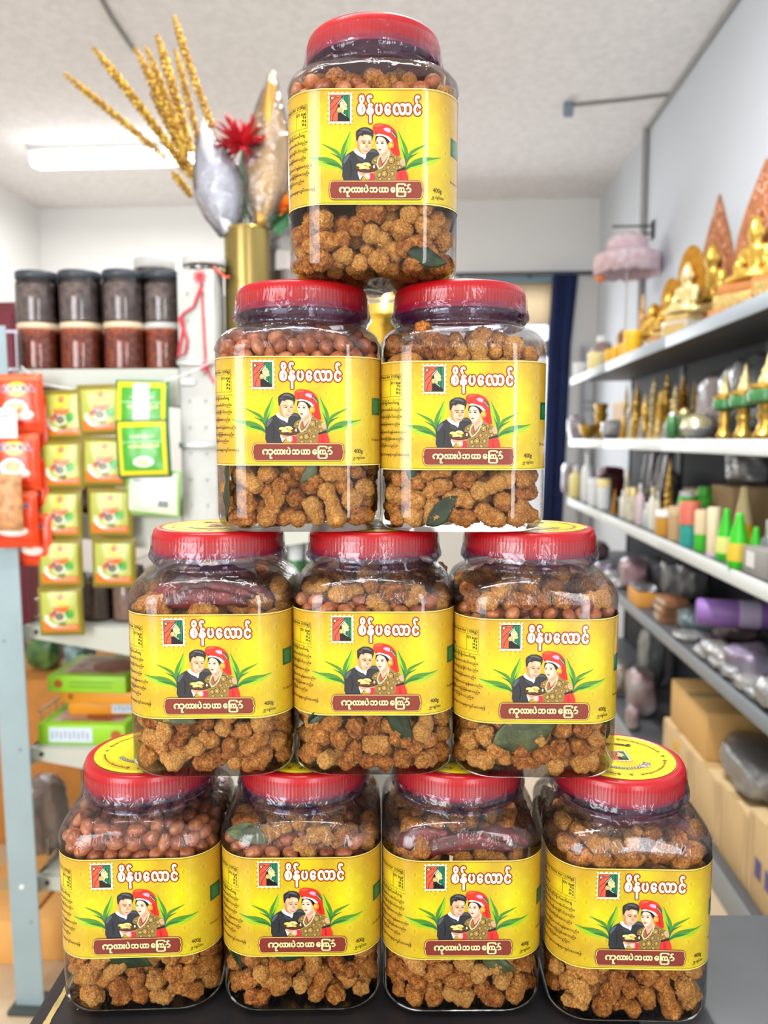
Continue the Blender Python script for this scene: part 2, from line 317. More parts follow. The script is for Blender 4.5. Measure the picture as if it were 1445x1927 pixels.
'topF': 'f3,-191,80,988,47,-72,-36,32 f5,-391,-347,984,51,-60,47,-37 f0,359,-195,997,2,-2,95,29 f0,-128,-61,989,19,43,87,-7 f0,172,-428,987,45,83,7,-29 f4,-373,147,989,14,92,-34,-8 f5,398,323,980,79,59,1,-8 f7,433,-3,989,44,83,-29,-13 f6,168,-80,992,11,0,-98,-10 f5,7,-141,987,51,-24,-23,78 f6,14,244,984,43,-6,36,-81 f1,211,395,987,80,50,-20,-24 f1,246,-244,980,90,4,-3,-42 f5,-420,332,1029,79,-47,-24,29 f7,-21,-283,993,47,76,40,-14 f1,-265,-373,981,7,78,60,2 f4,195,271,1005,17,34,64,65 f3,279,424,1090,15,-43,-32,82 f7,117,-302,988,78,6,-49,36 f5,133,99,988,67,-18,10,70 f4,10,53,987,40,-3,-32,85 f2,-82,29,1059,54,62,5,-56 f3,266,89,987,30,-37,-64,59 f4,-157,-381,1032,38,30,-84,-23 f3,74,-219,1086,36,-26,-44,-77 f3,-38,-435,986,17,-11,84,-48 f5,23,413,984,36,28,69,54 f1,386,-351,981,60,-71,-22,24 f4,-22,260,1086,36,9,-7,-91 f1,-113,276,984,25,-35,82,-35 f7,-168,414,992,19,30,-33,-86 f1,415,164,991,43,73,46,23 f5,-127,-143,1097,36,68,-50,-36 f3,-301,409,1008,19,54,71,-37 f6,52,-12,1090,30,47,-59,-56 f4,368,-373,1207,11,-41,69,-57 f0,-295,262,986,28,-2,84,44 f5,330,246,1038,16,-46,-82,-26 f2,417,-262,1076,28,7,-4,95 f5,-433,25,986,44,70,-34,-43 f4,439,19,1107,69,-21,-5,-68 f3,187,23,1080,11,-41,87,19 f5,-329,-68,986,67,-31,-22,62 f1,394,190,1117,12,-94,-16,25 f1,-140,312,1098,42,-82,-23,-27 f3,-239,-62,1043,28,-69,45,47 f3,320,-62,1050,26,8,10,95 f0,198,-339,1079,93,-33,0,-6 f3,-187,-215,994,8,12,58,79 f6,-385,-216,986,3,1,-99,-5 f1,-72,-284,1110,59,62,44,25 f4,432,100,1215,55,-42,-40,58 f1,176,369,1111,20,77,-59,-4 f1,314,-410,1087,23,-19,82,-47 f0,403,313,1196,67,50,-13,-51 f0,435,-172,1140,55,-46,5,68 f4,-186,427,1116,1,-14,-37,-91 f5,410,338,1084,28,89,-31,-12 f7,43,-350,1077,62,-38,1,-68 f7,300,-294,1155,16,84,-23,-44 f2,-368,33,1093,19,-22,54,-78 f1,-442,-89,1044,66,-17,-71,9 f5,29,443,1089,5,-4,-13,98 f1,130,184,1066,8,8,32,93 f2,-1,-346,1179,37,53,71,24 f2,164,-432,1152,28,-15,-9,93 f2,-314,-397,1073,12,-44,76,43 f2,-224,-151,1108,62,46,7,62 f5,-46,-443,1098,75,64,2,10 f4,-431,189,1138,68,-15,55,-44 f1,-235,54,1145,11,18,-76,59 f4,101,236,1180,18,13,-23,94 f2,-368,-169,1077,37,80,45,0 f3,-94,200,1194,59,6,-20,77 f2,190,-121,1228,13,69,-19,-68 f0,-354,-96,1160,48,72,38,-30 f5,-192,337,1206,78,-46,-8,-38 f3,-32,-132,1175,3,43,5,89 f2,33,124,1131,6,8,-67,73 f4,229,-143,1116,29,54,-54,-56 f6,277,287,1189,45,-67,50,29 f2,-205,-289,1082,14,34,-10,-91 f0,-82,422,1197,83,-53,2,0 f3,-357,-291,1084,28,84,14,-41 f4,198,87,1208,68,-69,21,-9 f1,-300,240,1101,79,7,-10,58 f7,330,-44,1197,5,-49,-53,-68 f6,169,433,1204,2,6,19,97 f4,344,219,1274,24,38,-44,-77 f7,147,-261,1178,15,-5,74,-63 f7,319,-173,1185,88,11,-31,31 f0,124,-76,1149,54,-39,46,-57 f6,-196,174,1112,65,-25,59,39 f5,-292,-230,1159,13,90,-38,-12 f2,-237,-400,1179,58,12,-7,-79',
'topP': 'p2,-211,-405,967,43,-9,5,-88 p3,-81,265,974,3,-41,-82,-38 p0,21,-271,972,20,22,79,52 p3,449,-39,970,71,-4,20,-66 p0,-69,33,970,16,-65,70,-20 p0,-434,60,972,22,94,11,-19 p2,39,-446,967,9,-37,87,-28 p1,-115,453,970,91,-38,4,11 p1,9,-7,971,50,-56,55,-34 p1,-56,-69,968,11,-12,-14,97 p2,-75,-177,966,62,-10,-8,76 p2,-369,-81,974,3,21,-76,60 p3,284,-362,974,95,20,-20,1 p3,-362,-292,971,21,30,85,34 p1,-180,-312,971,18,-5,-16,-96 p0,104,372,977,14,14,-81,54 p1,-446,-235,969,32,17,-15,-91 p3,369,-69,970,2,89,-40,-19 p0,-14,-369,972,66,43,38,46 p1,-442,-324,973,34,7,-27,89 p2,-152,-450,987,69,2,-66,27 p3,447,-308,972,56,-6,37,72 p1,-379,-3,982,58,-26,-73,-21 p1,-1,216,970,55,-32,48,-59 p2,-261,-40,968,59,-36,44,-55 p3,223,365,973,82,-47,29,2 p3,212,216,969,52,16,11,-82 p1,-290,367,971,24,-13,75,-59 p3,81,-69,972,63,11,-2,-76 p2,-234,-207,967,91,9,-5,-39 p2,-71,140,966,20,14,1,-96 p1,16,108,970,19,-63,71,-22 p0,351,-416,973,21,35,-49,-76 p0,-438,153,971,41,85,30,7 p2,-282,-266,965,36,-2,17,91 p1,384,385,979,9,50,37,77 p1,80,-360,969,5,16,-1,-98 p2,74,281,967,26,-54,74,-28 p2,394,214,968,70,-51,-24,42 p2,-309,44,971,13,69,-68,14 p2,-225,-117,982,21,42,1,87 p1,171,300,969,95,-24,14,-4 p3,444,-134,970,16,-12,97,-6 p0,-280,-354,978,25,15,86,-39 p0,113,452,979,15,30,57,-74 p3,-146,-224,974,19,-38,-69,57 p1,-109,359,971,39,-60,-53,43 p1,133,-442,970,49,1,30,80 p2,-249,454,965,98,14,8,0 p3,-357,-206,976,49,-4,84,-18 p1,379,31,968,0,80,-57,-14 p0,221,-183,972,49,69,44,25 p3,287,52,971,97,-15,14,4 p3,14,453,973,1,21,59,-77 p2,136,-284,968,64,-37,38,-54 p3,190,-380,970,47,-17,-7,85 p1,-155,2,968,31,-15,-12,92 p0,-362,238,972,28,-52,74,-29 p0,365,-319,989,68,37,62,-5 p2,456,170,969,37,59,64,32 p0,112,127,971,15,19,88,38 p2,-64,-455,968,12,2,77,62 p0,9,-137,975,57,-63,-44,25 p1,-397,340,970,39,-82,38,-4 p0,-88,-429,1046,66,-44,-45,40 p3,135,-160,970,78,13,20,-56 p1,-269,290,970,33,-92,-14,8 p3,-113,-377,970,63,-9,14,74 p3,346,275,978,77,-53,-26,-19 p3,253,-450,971,1,17,-96,-16 p1,212,452,971,2,21,70,-67 p2,-453,-36,966,61,6,23,74 p3,-281,204,971,41,84,31,-8 p1,339,339,1038,28,71,-53,-35 p3,196,-1,971,22,-91,25,20 p1,441,311,973,72,64,7,21 p0,-294,438,1036,92,4,1,-37 p3,-406,-358,1049,61,-29,-34,-64 p3,-367,-391,974,49,26,5,82 p0,90,-120,1035,1,95,22,14 p2,305,353,969,39,-42,67,-45 p2,457,63,969,53,-55,-24,58 p1,296,-125,971,50,-40,63,-41 p3,-451,-4,1044,40,34,-84,-2 p0,-171,295,973,75,-45,27,-39 p1,300,423,1047,26,36,22,-86 p3,-449,247,970,49,-17,7,84 p0,433,-223,973,12,9,-59,-78 p0,-315,-407,1045,1,24,94,-22 p1,-347,422,970,66,-57,-19,43 p2,357,121,968,6,-97,-17,-5 p1,-188,393,972,58,78,17,-12 p1,209,105,969,70,-28,-8,64 p2,-76,-295,967,10,-6,-38,91 p1,-249,125,970,31,-9,39,-85 p1,-224,-273,1027,46,-38,44,-66 p2,212,-93,969,56,-72,-18,33 p2,67,-208,972,30,29,90,0 p2,-151,201,967,5,25,92,25 p3,302,-267,972,42,-9,5,-89 p1,129,225,980,62,-33,-68,17 p2,3,320,966,15,93,30,4 p3,-332,313,1029,3,91,-34,17 p3,215,-290,972,2,56,81,9 p0,-354,131,972,54,62,48,26 p1,-138,-107,970,3,77,-62,4 p3,359,-180,974,35,-50,63,-46 p1,165,395,1041,11,11,-69,-70 p2,169,172,1021,48,-65,52,26 p0,98,43,973,62,77,-7,3 p0,436,167,1046,10,-31,84,40 p0,-235,50,996,15,-79,25,52 p0,31,276,1032,93,-9,8,-31 p2,361,-8,1032,25,-95,-4,-11 p1,297,190,970,35,-10,38,-83 p0,-436,-186,1042,6,24,52,-80 p2,72,185,1018,36,12,91,-10 p2,234,456,1070,74,-36,-47,-28 p3,371,94,1037,90,27,26,-16 p2,80,98,1034,19,21,3,-95 p2,-72,200,1023,86,38,18,27 p0,-186,452,1036,84,49,-10,12 p0,-42,15,1065,53,12,82,11 p3,-390,-63,1050,36,14,24,-88 p3,293,-198,1024,8,92,-36,-2 p2,-39,396,975,54,66,-8,-50 p2,-452,117,1051,68,-39,-16,58 p3,173,91,1042,52,38,-14,-74 p2,-341,185,1035,52,-77,32,-8 p3,-56,330,1030,26,-71,-14,62 p0,-437,-141,972,76,55,-15,-29 p3,-92,-332,1034,50,79,-7,-32 p3,-453,-272,1048,32,42,-25,-80 p1,421,347,1047,28,29,77,48 p0,1,-67,1040,18,50,83,7 p2,116,-21,1032,32,82,42,-15 p1,-5,-310,1048,63,59,46,14 p3,-301,-453,972,2,-25,55,79 p3,-228,246,1021,10,10,-51,84 p2,367,218,1041,1,-95,-2,-26 p1,417,-348,1058,82,-20,50,9 p3,245,352,1054,75,-11,-3,63 p1,270,120,1020,20,14,-94,-17 p2,-62,-128,1025,89,-37,-9,-20 p0,-193,-54,1022,86,-22,3,-44 p3,-163,93,970,52,2,19,-82 p3,-193,-357,1041,31,80,39,29 p3,277,-453,1059,50,-53,-33,-58 p2,-167,354,1040,48,22,30,78 p0,173,-171,1042,79,5,0,60 p3,-304,-313,1046,29,-3,94,6 p1,19,382,1028,67,48,25,49 p2,-303,-138,979,38,36,83,-10 p0,276,-32,989,20,86,2,-44 p3,-62,-248,1029,81,-27,38,33 p1,311,452,971,9,-25,-74,60 p3,191,269,1042,43,-75,-25,42 p2,266,285,1006,34,-85,-7,-38 p1,-228,-214,1095,33,-87,-6,32 p0,350,-406,1067,13,-75,-38,51 p0,106,248,1079,45,15,24,83 p2,-14,457,1050,80,56,-9,16 p2,-322,440,1112,27,92,23,-10 p3,-8,97,1046,96,-2,-21,11 p2,-389,56,1041,37,69,-61,5 p1,450,248,1023,86,18,25,-38 p3,-76,-296,1111,22,15,-93,-22 p2,-222,-454,1033,11,82,-11,-53 p3,81,-300,1039,29,-29,-86,-27 p1,-291,-224,1032,37,-24,63,-62 p3,262,207,1042,41,42,-30,-74 p0,-299,-83,1036,74,-30,-7,-58 p2,153,-365,1038,2,-98,-10,-9 p0,-131,255,1041,45,10,16,-86 p3,-7,-447,1039,9,-80,2,58 p0,-262,349,1054,64,-60,44,12 p2,35,-379,1047,3,65,-10,74 p0,-146,-267,1073,22,-69,5,-68 p3,189,-451,1034,82,19,37,-35 p0,-440,304,1031,30,-3,83,45 p1,-166,-453,1088,23,-72,32,55 p1,-374,389,1052,58,38,40,-58 p0,170,-285,1051,11,66,-58,44 p3,251,-118,1044,26,-29,23,88 p2,122,325,1037,52,-84,-6,8 p2,43,17,1046,13,-66,69,23 p1,-124,-377,1105,92,-12,-28,-18 p1,-318,7,1052,18,36,-90,11 p1,-257,176,1052,73,16,54,-36 p2,-360,-141,1035,30,22,92,1 p2,283,30,1055,71,7,39,57 p0,424,-267,1042,98,12,0,-5 p0,-144,37,1045,35,-90,11,-17 p2,-202,-171,1026,17,-4,-82,-53 p3,-104,408,1042,6,30,-9,-94 p0,2,-199,1040,45,10,-58,66 p1,373,281,1091,39,-73,-4,54 p2,-372,-269,1054,45,34,-73,-35 p2,-173,160,1029,42,84,22,20 p2,-101,107,1027,33,39,76,39 p1,-117,350,1108,55,5,-70,43 p3,-303,101,1043,67,55,3,48 p3,449,-179,1048,78,-47,38,-6 p1,-216,408,1095,16,27,92,18 p3,57,-98,1115,14,-4,-60,77 p2,-230,-97,1083,69,-3,11,-70 p2,312,-65,1061,19,16,32,90 p1,60,147,1094,98,-16,-3,3 p2,-236,1,1077,77,-43,22,39 p1,-118,222,1112,77,9,43,-45 p0,85,434,1061,63,42,-30,-56 p3,-46,255,1083,24,-37,-86,23 p2,402,-93,1044,13,-64,-53,-52 p3,-432,219,1053,95,-6,-21,15 p1,-100,-43,1028,30,75,57,3 p2,-257,-377,1097,11,-39,-90,8 p1,-195,308,1107,85,-29,-35,-21 p0,362,-168,1063,69,38,-27,-53 p1,89,-207,1062,63,34,7,68 p3,-281,264,1095,46,-56,-62,-25 p1,-384,117,1098,82,41,16,-34 p2,4,191,1047,63,-57,-48,18 p3,-134,444,1116,17,82,-52,10 p1,172,332,1100,60,-14,28,-72 p1,116,33,1087,6,58,-77,22 p1,398,152,1115,28,35,-9,-88 p3,299,-289,1051,35,30,83,26 p2,-145,125,1092,43,-67,-58,-5 p2,244,-344,1043,16,-51,-68,49 p3,-450,-107,1085,22,62,73,16 p1,380,390,1105,45,-77,14,-40 p0,184,-69,1057,64,52,-38,40 p1,-67,153,1096,39,23,-54,69 p2,457,72,1048,53,57,-49,-37 p0,-230,-450,1153,35,8,92,-11 p0,87,-444,1048,8,66,-57,46 p1,452,270,1108,11,-74,64,-14 p3,-90,68,1114,56,7,-75,-32 p2,452,84,1132,57,-63,50,10 p3,-132,300,1175,7,-10,-96,-20 p0,230,-238,1089,82,31,42,-18 p1,-436,-330,1117,18,-43,17,86 p0,55,351,1095,31,-60,72,0 p0,404,28,1108,63,34,-68,4 p0,452,-29,1066,61,21,73,18 p1,366,-289,1111,17,65,69,-20 p0,-364,218,1112,66,14,-15,-71 p3,-222,-300,1109,23,-16,83,-46 p3,201,10,1062,39,-70,40,42 p2,34,-23,1120,36,71,-22,55 p2,230,-159,1115,14,-20,57,77 p0,316,157,1085,22,80,16,-51 p1,-143,-35,1098,59,4,2,-79 p0,-346,321,1110,6,22,-30,-92 p1,-108,-183,1063,16,-35,23,88 p3,296,368,1119,41,35,29,78 p1,-195,217,1095,69,-42,49,-29 p3,20,68,1122,70,-67,16,-12 p3,-67,-92,1095,6,35,-68,-63 p3,141,-130,1107,21,-14,78,-56 p1,12,207,1131,77,57,24,12 p1,-236,98,1089,40,-51,-64,39 p1,221,-442,1133,33,-28,-70,55 p2,152,451,1097,65,28,69,8 p3,19,-252,1102,1,19,-24,-94 p3,-397,369,1147,7,54,-6,-83 p1,211,-336,1116,1,26,-95,-8 p3,-258,346,1152,24,31,-90,10 p2,130,-254,1110,13,-82,-48,26 p2,-152,-122,1073,44,-79,-4,40 p3,-331,-38,1126,14,37,-37,-83 p0,448,-239,1129,14,-84,10,-50 p1,447,-115,1106,73,-51,32,29 p0,334,-29,1127,70,0,-24,-66 p0,236,120,1105,33,-52,-77,1 p0,-308,128,1127,46,41,-67,-38 p0,31,-443,1119,7,37,-91,-9 p3,-344,-364,1111,48,61,-61,-10 p2,409,328,1158,13,15,14,-96 p3,146,-410,1104,85,34,36,11 p2,-403,-257,1126,52,80,-27,-5 p1,131,-46,1132,0,-1,-30,-94 p3,-45,417,1113,15,96,-14,-9 p1,-411,-176,1133,76,-51,37,5 p1,-358,-119,1112,27,25,84,-37 p0,-59,-444,1124,73,10,45,-48 p0,-177,59,1137,36,47,8,79 p3,-29,334,1117,70,-55,11,42 p1,210,213,1106,19,-86,-41,-21 p0,95,96,1158,55,-20,-76,-25 p3,89,-342,1113,9,-93,-8,-33 p2,-272,-91,1148,5,55,-62,-55 p1,-258,445,1168,17,-65,-66,-31 p0,339,137,1178,13,24,-60,-74 p3,135,179,1139,62,14,10,75 p2,266,279,1091,4,-4,40,-90 p0,66,198,1188,0,66,-63,-37 p0,-449,67,1154,25,64,-71,2 p0,-407,-7,1116,22,-64,64,-33 p0,31,453,1140,5,-14,-60,-77 p2,-169,225,1180,30,-29,3,90 p0,-453,290,1116,49,-39,76,-9 p3,-68,-23,1152,82,-38,-9,-39 p0,-152,-208,1135,25,52,77,-26 p3,-278,213,1162,12,-5,-80,57 p1,-59,242,1171,78,35,50,5 p2,-10,-160,1123,15,-22,-68,67 p1,-34,122,1166,47,20,-11,-84 p3,255,-74,1128,38,-57,46,-55 p3,96,-449,1177,20,12,-59,76 p2,316,228,1142,21,-39,-79,40 p2,263,16,1141,43,8,65,-60 p2,307,453,1136,17,-86,-9,46 p1,-191,-97,1149,52,-30,27,-74 p1,310,-212,1107,32,-62,70,-6 p0,129,-113,1191,69,-19,-15,66 p1,321,75,1120,13,-9,-13,97 p2,-282,41,1134,39,79,-16,42 p3,166,-199,1160,18,59,-68,38 p0,-454,184,1129,52,-46,-33,62 p2,-74,-191,1147,20,47,56,64 p3,-117,125,1175,51,-18,80,-23 p1,32,286,1150,8,24,-89,-34 p3,-203,156,1149,87,41,24,5 p0,79,-195,1146,59,-33,36,-62 p2,180,58,1131,3,66,59,-45 p0,-325,-216,1111,57,46,-10,-66',
'topM': 'p2,4,193,968,54,-79,22,-13 p1,365,-388,969,3,-10,12,98 p0,428,316,973,15,-17,85,45 p1,-109,-451,968,9,98,-3,-12 p0,377,-202,983,35,-74,19,-52 p1,-310,-437,969,96,15,11,15 p3,314,344,972,2,-43,-89,-8 p0,-432,-50,1032,92,-19,24,-19 p0,284,-309,972,90,28,26,14 p0,-435,-192,974,58,-78,-4,17 p3,-176,-379,972,6,41,81,-39 p2,-138,67,975,29,5,-81,-50 p0,-4,452,971,8,3,90,40 p2,15,-450,966,94,-29,6,12 p0,-316,390,969,75,-17,-5,62 p1,-216,17,968,41,-25,-20,84 p0,160,368,972,69,31,27,59 p3,11,381,1032,85,4,-42,-29 p1,-187,-172,970,92,33,10,13 p3,-202,177,970,71,-3,18,-66 p3,447,-149,971,52,-12,34,-76 p0,376,-79,970,14,86,47,-6 p2,-378,-88,966,46,1,23,85 p0,368,23,969,11,-54,81,-14 p2,-405,364,965,88,10,14,41 p2,128,456,968,64,74,3,-13 p0,-287,-151,971,95,9,-3,26 p2,386,382,987,29,-69,24,60 p0,-452,-304,977,47,54,-63,-25 p3,283,45,970,18,76,60,-6 p0,-97,305,971,13,15,89,39 p2,130,-264,966,16,53,82,2 p2,-450,97,970,81,0,31,48 p1,288,-47,970,19,-3,91,-34 p2,-65,381,971,14,8,-79,-57 p3,-108,448,971,88,36,15,-23 p0,-441,259,970,12,-33,92,-10 p2,-96,145,968,2,8,-79,-59 p0,128,-172,974,90,37,-11,-13 p3,192,-347,972,39,-87,25,-4 p1,-103,221,970,90,-40,5,-1 p1,428,235,969,40,90,14,-4 p2,-448,1,966,84,10,16,49 p2,316,431,968,4,-37,84,37 p3,-292,-65,972,35,10,41,-82 p3,-371,128,972,50,-7,2,-85 p0,-172,385,972,94,-10,17,-24 p1,151,-90,971,32,19,54,74 p3,79,389,973,6,-93,1,34 p0,-378,-366,969,13,-74,-64,12 p2,129,162,967,24,86,-42,-10 p1,-454,-102,972,22,-66,-46,53 p1,-93,-215,968,1,10,16,-97 p2,454,55,966,14,65,73,4 p3,-284,153,976,47,68,-54,-8 p2,290,-439,969,29,76,-56,-11 p0,210,-250,970,74,15,-3,-65 p3,-135,156,1035,19,-33,-13,90 p2,204,-442,966,15,39,90,4 p1,-444,-143,1057,89,-21,3,-37 p0,92,-14,972,49,-1,-12,-85 p0,192,231,973,37,47,73,30 p2,-11,104,967,9,-7,9,-98 p2,261,-123,967,91,-40,1,4 p3,-352,221,971,21,-92,18,22 p2,-88,-118,965,76,16,-3,-61 p2,-29,17,966,14,-89,41,7 p2,-243,454,971,54,-78,20,18 p2,85,98,968,48,29,52,63 p2,246,292,967,31,6,8,94 p0,11,323,969,2,-11,-97,18 p0,293,-214,972,78,42,-19,-41 p1,73,-362,970,37,-88,26,-4 p2,-438,177,993,18,96,10,14 p2,-305,71,967,0,-9,96,-25 p2,-142,-294,966,4,-22,95,-15 p0,-347,305,1019,16,-40,-87,21 p3,-218,-257,977,95,12,-24,10 p2,-166,-78,969,51,54,-52,-39 p3,117,-447,974,57,41,-1,-70 p3,382,-298,972,64,-59,-15,45 p2,250,-381,1028,62,-75,18,0 p3,234,444,975,56,-54,-51,33 p0,101,269,970,2,20,-96,-14 p0,-321,-103,1038,43,-88,14,-2 p1,-444,318,1035,30,-9,39,-86 p0,-258,321,973,14,45,-66,-57 p3,-82,-365,979,37,77,-19,46 p2,276,-456,1042,89,43,-6,1 p1,297,-103,1035,1,12,-65,73 p2,-256,-351,969,52,-21,9,-81 p2,-329,441,1029,83,-30,12,44 p2,-25,257,1018,89,-30,-5,30 p3,449,153,979,64,-29,63,29 p2,-406,44,1019,18,-40,68,-56 p3,-356,-3,973,88,-14,30,31 p2,-263,394,1032,11,-24,70,-64 p1,-191,273,969,9,-36,90,16 p0,93,328,1034,98,14,-1,7 p1,-374,-254,971,23,42,-69,-52 p2,-59,445,1040,41,-51,-75,-1 p1,-405,240,1044,15,12,27,-93 p1,-222,-448,980,47,10,-57,65 p0,-132,-177,1034,12,34,-84,39 p1,-221,93,1004,6,34,-65,66 p3,46,-261,971,67,-6,10,-72 p0,-34,-292,986,50,75,-28,28 p0,4,-92,969,2,-12,-97,18 p2,-219,-51,1032,72,-67,11,2 p0,132,-382,1040,56,46,57,-35 p1,-303,-285,994,67,-46,-13,55 p2,10,-179,967,15,8,31,-93 p0,-219,-130,1042,23,-73,-5,63 p0,34,47,1007,37,63,14,-65 p0,203,-19,977,4,35,-15,-91 p1,362,127,968,11,14,97,-11 p1,-46,-127,1029,41,-43,-72,34 p3,285,-16,1051,27,-37,67,56 p0,-448,-237,1054,36,-38,-78,-32 p2,370,-43,1040,79,28,-39,-35 p3,-318,-380,1027,7,-33,92,-13 p2,-289,13,1016,79,-49,33,-9 p1,250,138,972,11,-38,-90,-7 p1,-104,-11,981,8,-74,-37,-54 p3,168,450,1041,28,39,-23,84 p1,-97,-255,1039,4,-20,-72,65 p3,-361,-271,1053,31,56,-10,-75 p3,-158,12,1045,44,-34,60,-56 p2,-250,-211,1038,77,38,-50,2 p1,4,-29,1022,4,-17,-60,-77 p3,-362,-180,1028,68,-62,-6,36 p0,-269,239,1006,57,44,-44,51 p2,-48,164,1040,15,56,73,-34 p3,87,-299,1031,29,-72,40,46 p1,-224,-366,1038,55,62,43,33 p0,444,267,1041,9,-89,38,16 p3,-116,272,1041,25,45,19,-82 p3,-183,-261,1058,40,-69,-23,53 p0,208,-157,1028,14,50,84,12 p3,-192,115,1082,6,46,85,21 p3,282,402,1034,46,10,24,84 p0,4,-226,1041,74,-41,7,-51 p2,391,-135,1036,30,-25,58,-70 p3,-341,169,1044,50,-65,36,-42 p0,9,-361,1034,51,-79,-27,-17 p1,-190,233,1041,75,11,17,61 p2,-116,356,1032,29,-17,93,-10 p0,-56,-442,1031,30,86,-36,-18 p0,78,-107,1025,84,2,24,47 p2,-174,-51,1098,0,37,-84,-37 p2,-395,-351,1044,94,-20,-21,12 p2,-296,95,1048,25,-52,13,79 p3,-235,28,1076,78,2,-2,61 p3,40,146,1027,89,40,19,-5 p2,147,16,1036,55,-81,-1,16 p3,-139,-333,1036,18,-10,35,90 p2,45,230,1035,24,50,-1,82 p1,181,69,970,35,81,45,7 p3,-451,119,1053,44,55,-24,-65 p1,161,-312,1075,70,48,31,-40 p1,-373,106,1083,4,54,62,55 p2,216,340,1021,69,-45,4,54 p0,-76,-372,1091,29,13,-77,-54 p3,160,-62,1047,4,-1,-93,34 p0,71,-31,1078,9,-57,-78,20 p2,-2,-304,1090,34,91,-20,2 p3,-353,-401,1098,33,86,35,10 p3,-123,-73,1036,22,-76,-54,25 p2,176,-445,1038,77,52,24,22 p0,-283,-453,1050,26,7,71,-63 p0,434,86,1035,21,27,92,15 p0,353,-411,1100,90,-6,-23,33 p0,-268,-283,1072,74,47,-1,-46 p3,-78,79,1032,27,3,-89,-35 p2,455,-39,982,67,25,44,-53 p3,129,223,1034,54,33,18,74 p2,-176,453,1026,12,56,56,-59 p2,334,-354,1028,60,-32,-9,72 p3,-260,166,1057,14,45,-64,59 p2,99,-220,1027,84,48,-8,-21 p3,-443,-311,1091,65,-70,-9,24 p3,-298,-167,1085,33,-54,44,62 p0,-238,306,1061,30,25,-91,-8 p3,218,-258,1051,47,78,-12,-37 p2,-148,-132,1100,84,-45,22,12 p1,-171,-445,1044,16,20,41,87 p3,-315,244,1087,40,-15,78,43 p1,453,-243,976,60,-27,69,-28 p0,-275,-86,1113,20,61,-67,35 p1,-279,452,1087,86,1,46,17 f4,-72,282,1139,23,45,-83,-17 f5,38,-442,1079,86,-10,48,-1 f2,-441,222,1128,17,74,-24,-59 f4,424,-238,1081,33,-64,67,-10 f6,-17,-159,1112,32,-1,6,-94 f4,-191,77,1199,61,-39,-61,29 f4,-69,37,1124,79,16,-11,-57 f6,-146,380,1121,3,-51,84,9 f4,273,105,1086,37,16,-65,63 f6,-336,18,1114,58,8,50,-63 f5,89,-266,1136,26,22,93,-2 f7,140,110,1053,88,41,-15,15 f3,400,-332,1179,97,9,6,15 f7,321,212,1000,55,48,-65,17 f6,307,-245,1079,53,49,51,45 f6,-399,-100,1143,20,-13,5,96 f1,-163,-336,1136,14,95,25,4 f1,-303,-394,1209,52,46,1,70 f2,-18,-277,1177,74,-1,8,65 f3,-209,-396,1299,76,5,-41,48 f2,256,-419,1133,35,-23,89,11 f3,132,385,1108,21,-95,11,15 f0,-408,-322,1188,65,-71,22,-7 f1,262,403,1151,12,34,-85,35 f4,-16,-25,1230,50,-60,-54,27 f2,122,-433,1162,17,-93,-25,-13 f7,136,-158,1099,25,2,-21,-94 f1,257,268,1086,30,-18,86,-34 f6,405,343,1129,10,80,-39,42 f2,222,-279,1149,59,39,55,42 f0,83,43,1149,21,11,-32,91 f1,23,156,1147,5,-43,57,-69 f6,-388,118,1185,10,30,-93,-11 f0,-359,352,1114,17,28,-25,90 f3,158,244,1164,66,41,60,15 f6,-357,-229,1149,13,26,93,-15 f5,392,166,1084,59,-64,8,46 f0,35,277,1194,33,43,-70,-45 f1,-228,-184,1181,13,34,26,88 f6,-105,-426,1184,5,48,27,82 f1,431,-38,1131,19,-62,-26,70 f4,363,127,1216,98,-9,7,11 f4,134,-123,1217,51,-21,-44,70 f7,220,-30,1135,32,21,-61,67',
}
# ---------- room shell ----------
M_ceil = mat('ceiling_paint', (232, 231, 232), 0.95, var=0.05, vscale=26, bump=0.55, bscale=34, spec=0.2)
M_wallw = mat('wall_white', (226, 226, 224), 0.9, var=0.02, vscale=2, spec=0.2)
M_wallb = mat('wall_blue_white', (206, 212, 220), 0.9, var=0.02, vscale=2, spec=0.2)
M_floor = mat('floor_vinyl', (206, 182, 150), 0.45, var=0.08, vscale=5)
M_trim = mat('pipe_grey', (150, 150, 148), 0.6)
W_, D_ = ROOM_R - ROOM_L, ROOM_B - ROOM_F
cx, cy = (ROOM_R + ROOM_L) / 2, (ROOM_B + ROOM_F) / 2
struct('floor', MB().box((cx, cy, -0.05), (W_ + .2, D_ + .2, 0.1)), M_floor)
struct('ceiling', MB().box((cx, cy, ROOM_H + 0.05), (W_ + .2, D_ + .2, 0.1)), M_ceil)
struct('wall_right', MB().box((ROOM_R + .05, cy, ROOM_H / 2), (0.1, D_ + .2, ROOM_H)), M_wallb)
struct('wall_left', MB().box((ROOM_L - .05, cy, ROOM_H / 2), (0.1, D_ + .2, ROOM_H)), M_wallw)
